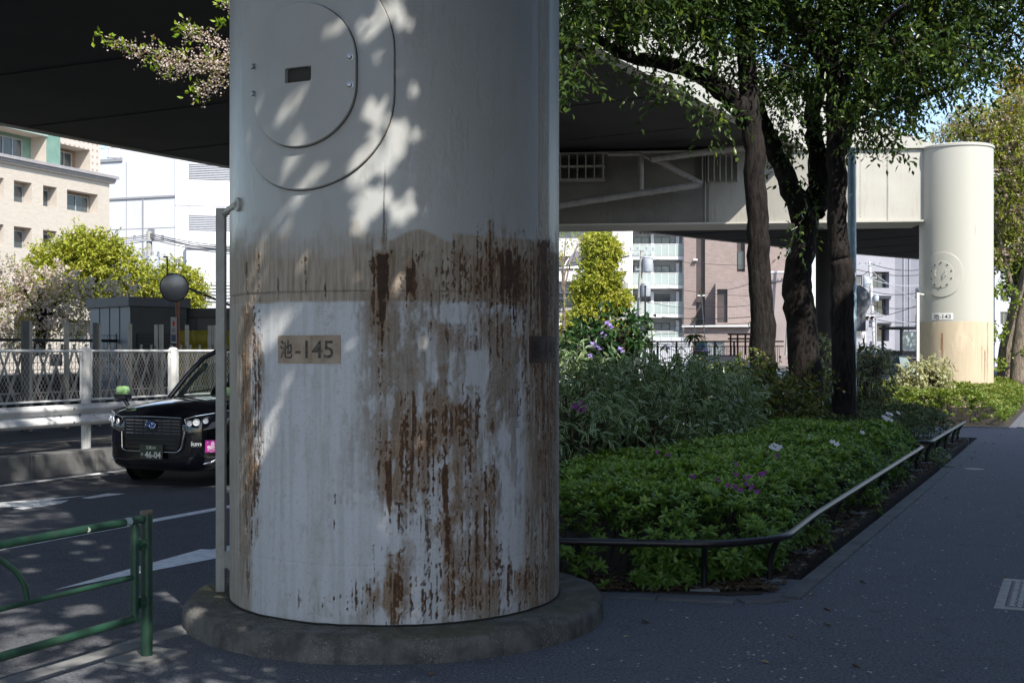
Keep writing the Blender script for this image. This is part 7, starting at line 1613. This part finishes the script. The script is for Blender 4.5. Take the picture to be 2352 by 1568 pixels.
# dark flatbed truck
tp_=P(2035,805,56); o=thing('flatbed_truck',(tp_.x,tp_.y,ZR),'dark red crane truck with a framed rear window, parked behind the pale bush','truck'); X=Vector((.9,.43,0)).normalized(); Yv=Vector((-.43,.9,0)).normalized(); q=lambda a,b_,c: Vector((tp_.x,tp_.y,ZR))+X*a+Yv*b_+Vector((0,0,c))
M_trk=surf('dark maroon',(.035,.012,.014),(.022,.01,.012),2,.4)
mb=MB(); mb.box(q(-.3,0,1.12),(3.6,2.0,.5),X,Yv); build(mb,'bed',M_trk,o,bevel=.03); mb=MB(); mb.box(q(-.3,0,.65),(3.4,1.2,.3),X,Yv); build(mb,'chassis',M_dk,o)
mb=MB()
for a in (.35,1.55): mb.box(q(a,-.6,2.1),(.10,.10,1.3),X,Yv); mb.box(q(a,.6,2.1),(.1,.1,1.3),X,Yv)
mb.box(q(.95,0,2.74),(1.4,1.5,.12),X,Yv); mb.box(q(.95,0,1.55),(1.4,1.5,.3),X,Yv); cb_=build(mb,'cab_frame',M_dk,o,bevel=.02)
mb=MB(); mb.box(q(.95,-.58,2.15),(1.05,.02,.85),X,Yv); mb.box(q(1.58,0,2.15),(.02,1.0,.85),X,Yv); build(mb,'cab_window',surf('hazy cab glass',(.30,.36,.37),(.2,.25,.26),2,.15),cb_)
for a in (-1.6,1.3):
    for b_ in (-1,1): mb=MB(); mb.lathe(q(a,b_*.85,.45),[(0,-.12),(.42,-.12),(.45,-.06),(.45,.08),(.4,.12),(.2,.1),(0,.1)],20,Yv*b_); build(mb,'wheel',M_tyre,o,smooth=40)
mb=MB(); mb.box(q(.1,-1.02,1.15),(.24,.02,.30),X,Yv); build(mb,'tail_lamp',plain('dull lamp',(.25,.22,.2),.4),o)
mb=MB()
for k in range(5): mb.box(q(-1.5+k*.16,-1.02,1.0),(.08,.02,.22),X,Yv)
build(mb,'vent_slots',plain('vent slot',(.10,.09,.09),.5),o)
# pale van roof beyond
c=P(1990,812,80); o=thing('parked_van',(c.x,c.y,ZR),'pale roofed van behind the dark red truck','van'); mb=MB(); mb.box((c.x,c.y,.85),(3.6,1.7,1.3)); build(mb,'body',plain('silver van',(.45,.46,.5),.3),o,bevel=.2); mb=MB(); mb.box((c.x,c.y,1.5),(3.3,1.6,.12)); build(mb,'roof',plain('van roof',(.6,.61,.65),.3),o,bevel=.05)
mb=MB(); mb.box((c.x,c.y-.86,1.15),(2.8,.03,.4)); build(mb,'window_band',M_win,o)
# green post
c=P(2057,900,36.5); o=thing('marker_post',(c.x,c.y,0),'short turquoise green post beside the pale bush','post'); mb=MB(); mb.tube([(c.x,c.y,-.05),(c.x,c.y,.42)],.055,12); build(mb,'post',plain('turquoise post',(.08,.36,.26),.5),o,smooth=40); mb=MB(); mb.lathe((c.x,c.y,.40),[(.06,0),(.06,.03),(0,.05)],12); build(mb,'cap',plain('turquoise cap',(.07,.3,.22),.5),o)
# black railing along the other side of the road, with a bin and a car behind it
Yf=58; o=thing('black_railing',P(1420,822,Yf),'black railing across the road behind the variegated shrub','railing')
ra_,rb_=P(1283,785,Yf),P(1800,784,Yf); mb=MB(); mb.tube([ra_,rb_],.035,6); mb.tube([P(1283,796,Yf),P(1800,795,Yf)],.025,6); build(mb,'top_rail',M_dk,o)
for k in range(12):
    x=1290+k*44; mb=MB(); mb.tube([P(x,783,Yf),P(x,840,Yf)],.05,6); build(mb,'post',M_dk,o)
mb=MB()
for k in range(120): x=1290+k*4.2; mb.tube([P(x,796,Yf),P(x,838,Yf)],.012,4,cap=False)
build(mb,'balusters',M_dk,o)
c=P(1608,795,62); o=thing('blue_crate',(c.x,c.y,0),'blue plastic container behind the black railing','container'); mb=MB(); mb.box((c.x,c.y,1.78),(.62,.5,.38)); build(mb,'tub',plain('blue plastic',(.03,.16,.30),.4),o,bevel=.03); mb=MB(); mb.box((c.x,c.y,2.0),(.68,.55,.05)); build(mb,'lid',plain('green lid',(.05,.2,.12),.4),o,bevel=.01); mb=MB(); mb.box((c.x,c.y+.1,.75),(.6,.45,1.65)); build(mb,'stand',M_dk,o)
c=P(1650,812,50); car('black car roof showing between the variegated shrub and the first trunk',c.x-1.6,c.y,R(4),M_blk,4.4,1.7,1.5)
o=thing('timber_frame',P(1690,815,62),'brown timber frame standing by the first trunk','frame'); mb=MB()
for x in (1678,1694,1712,1730): mb.tube([P(x,768,62),P(x,815,62)],.05,5)
for y in (768,778): mb.tube([P(1672,y,62),P(1736,y,62)],.05,5)
build(mb,'posts_and_beams',surf('brown timber',(.11,.06,.03),(.08,.04,.02),4,.8),o)
# white gate bar at the pier edge
o=thing('white_barrier',P(1300,815,40),'white road barrier rail at the rusty pier edge across the road','barrier'); mb=MB(); mb.box(P(1305,800,40),(1.1,.06,.10)); build(mb,'rail',M_gw,o,bevel=.02); mb=MB(); mb.tube([P(1300,800,40),P(1300,930,40)],.05,8); build(mb,'post',M_gw,o)
# white site hoarding in front of the balcony block
b=thing('site_hoarding',P(1540,830,100),'white hoarding panels in front of the balcony block ground floor','hoarding'); c0=P(1470,835,100); 
for k in range(5):
    mb=MB(); a=P(1470+k*24,790,100); mb.box((a.x+.4,a.y,1.3),(.82,.05,2.8)); build(mb,'panel',M_wht2,b,bevel=.01)
mb=MB(); a=P(1470,757,99.9); mb.box((a.x+2.1,a.y,2.2),(4.3,.05,.05)); build(mb,'rail',M_steel,b)
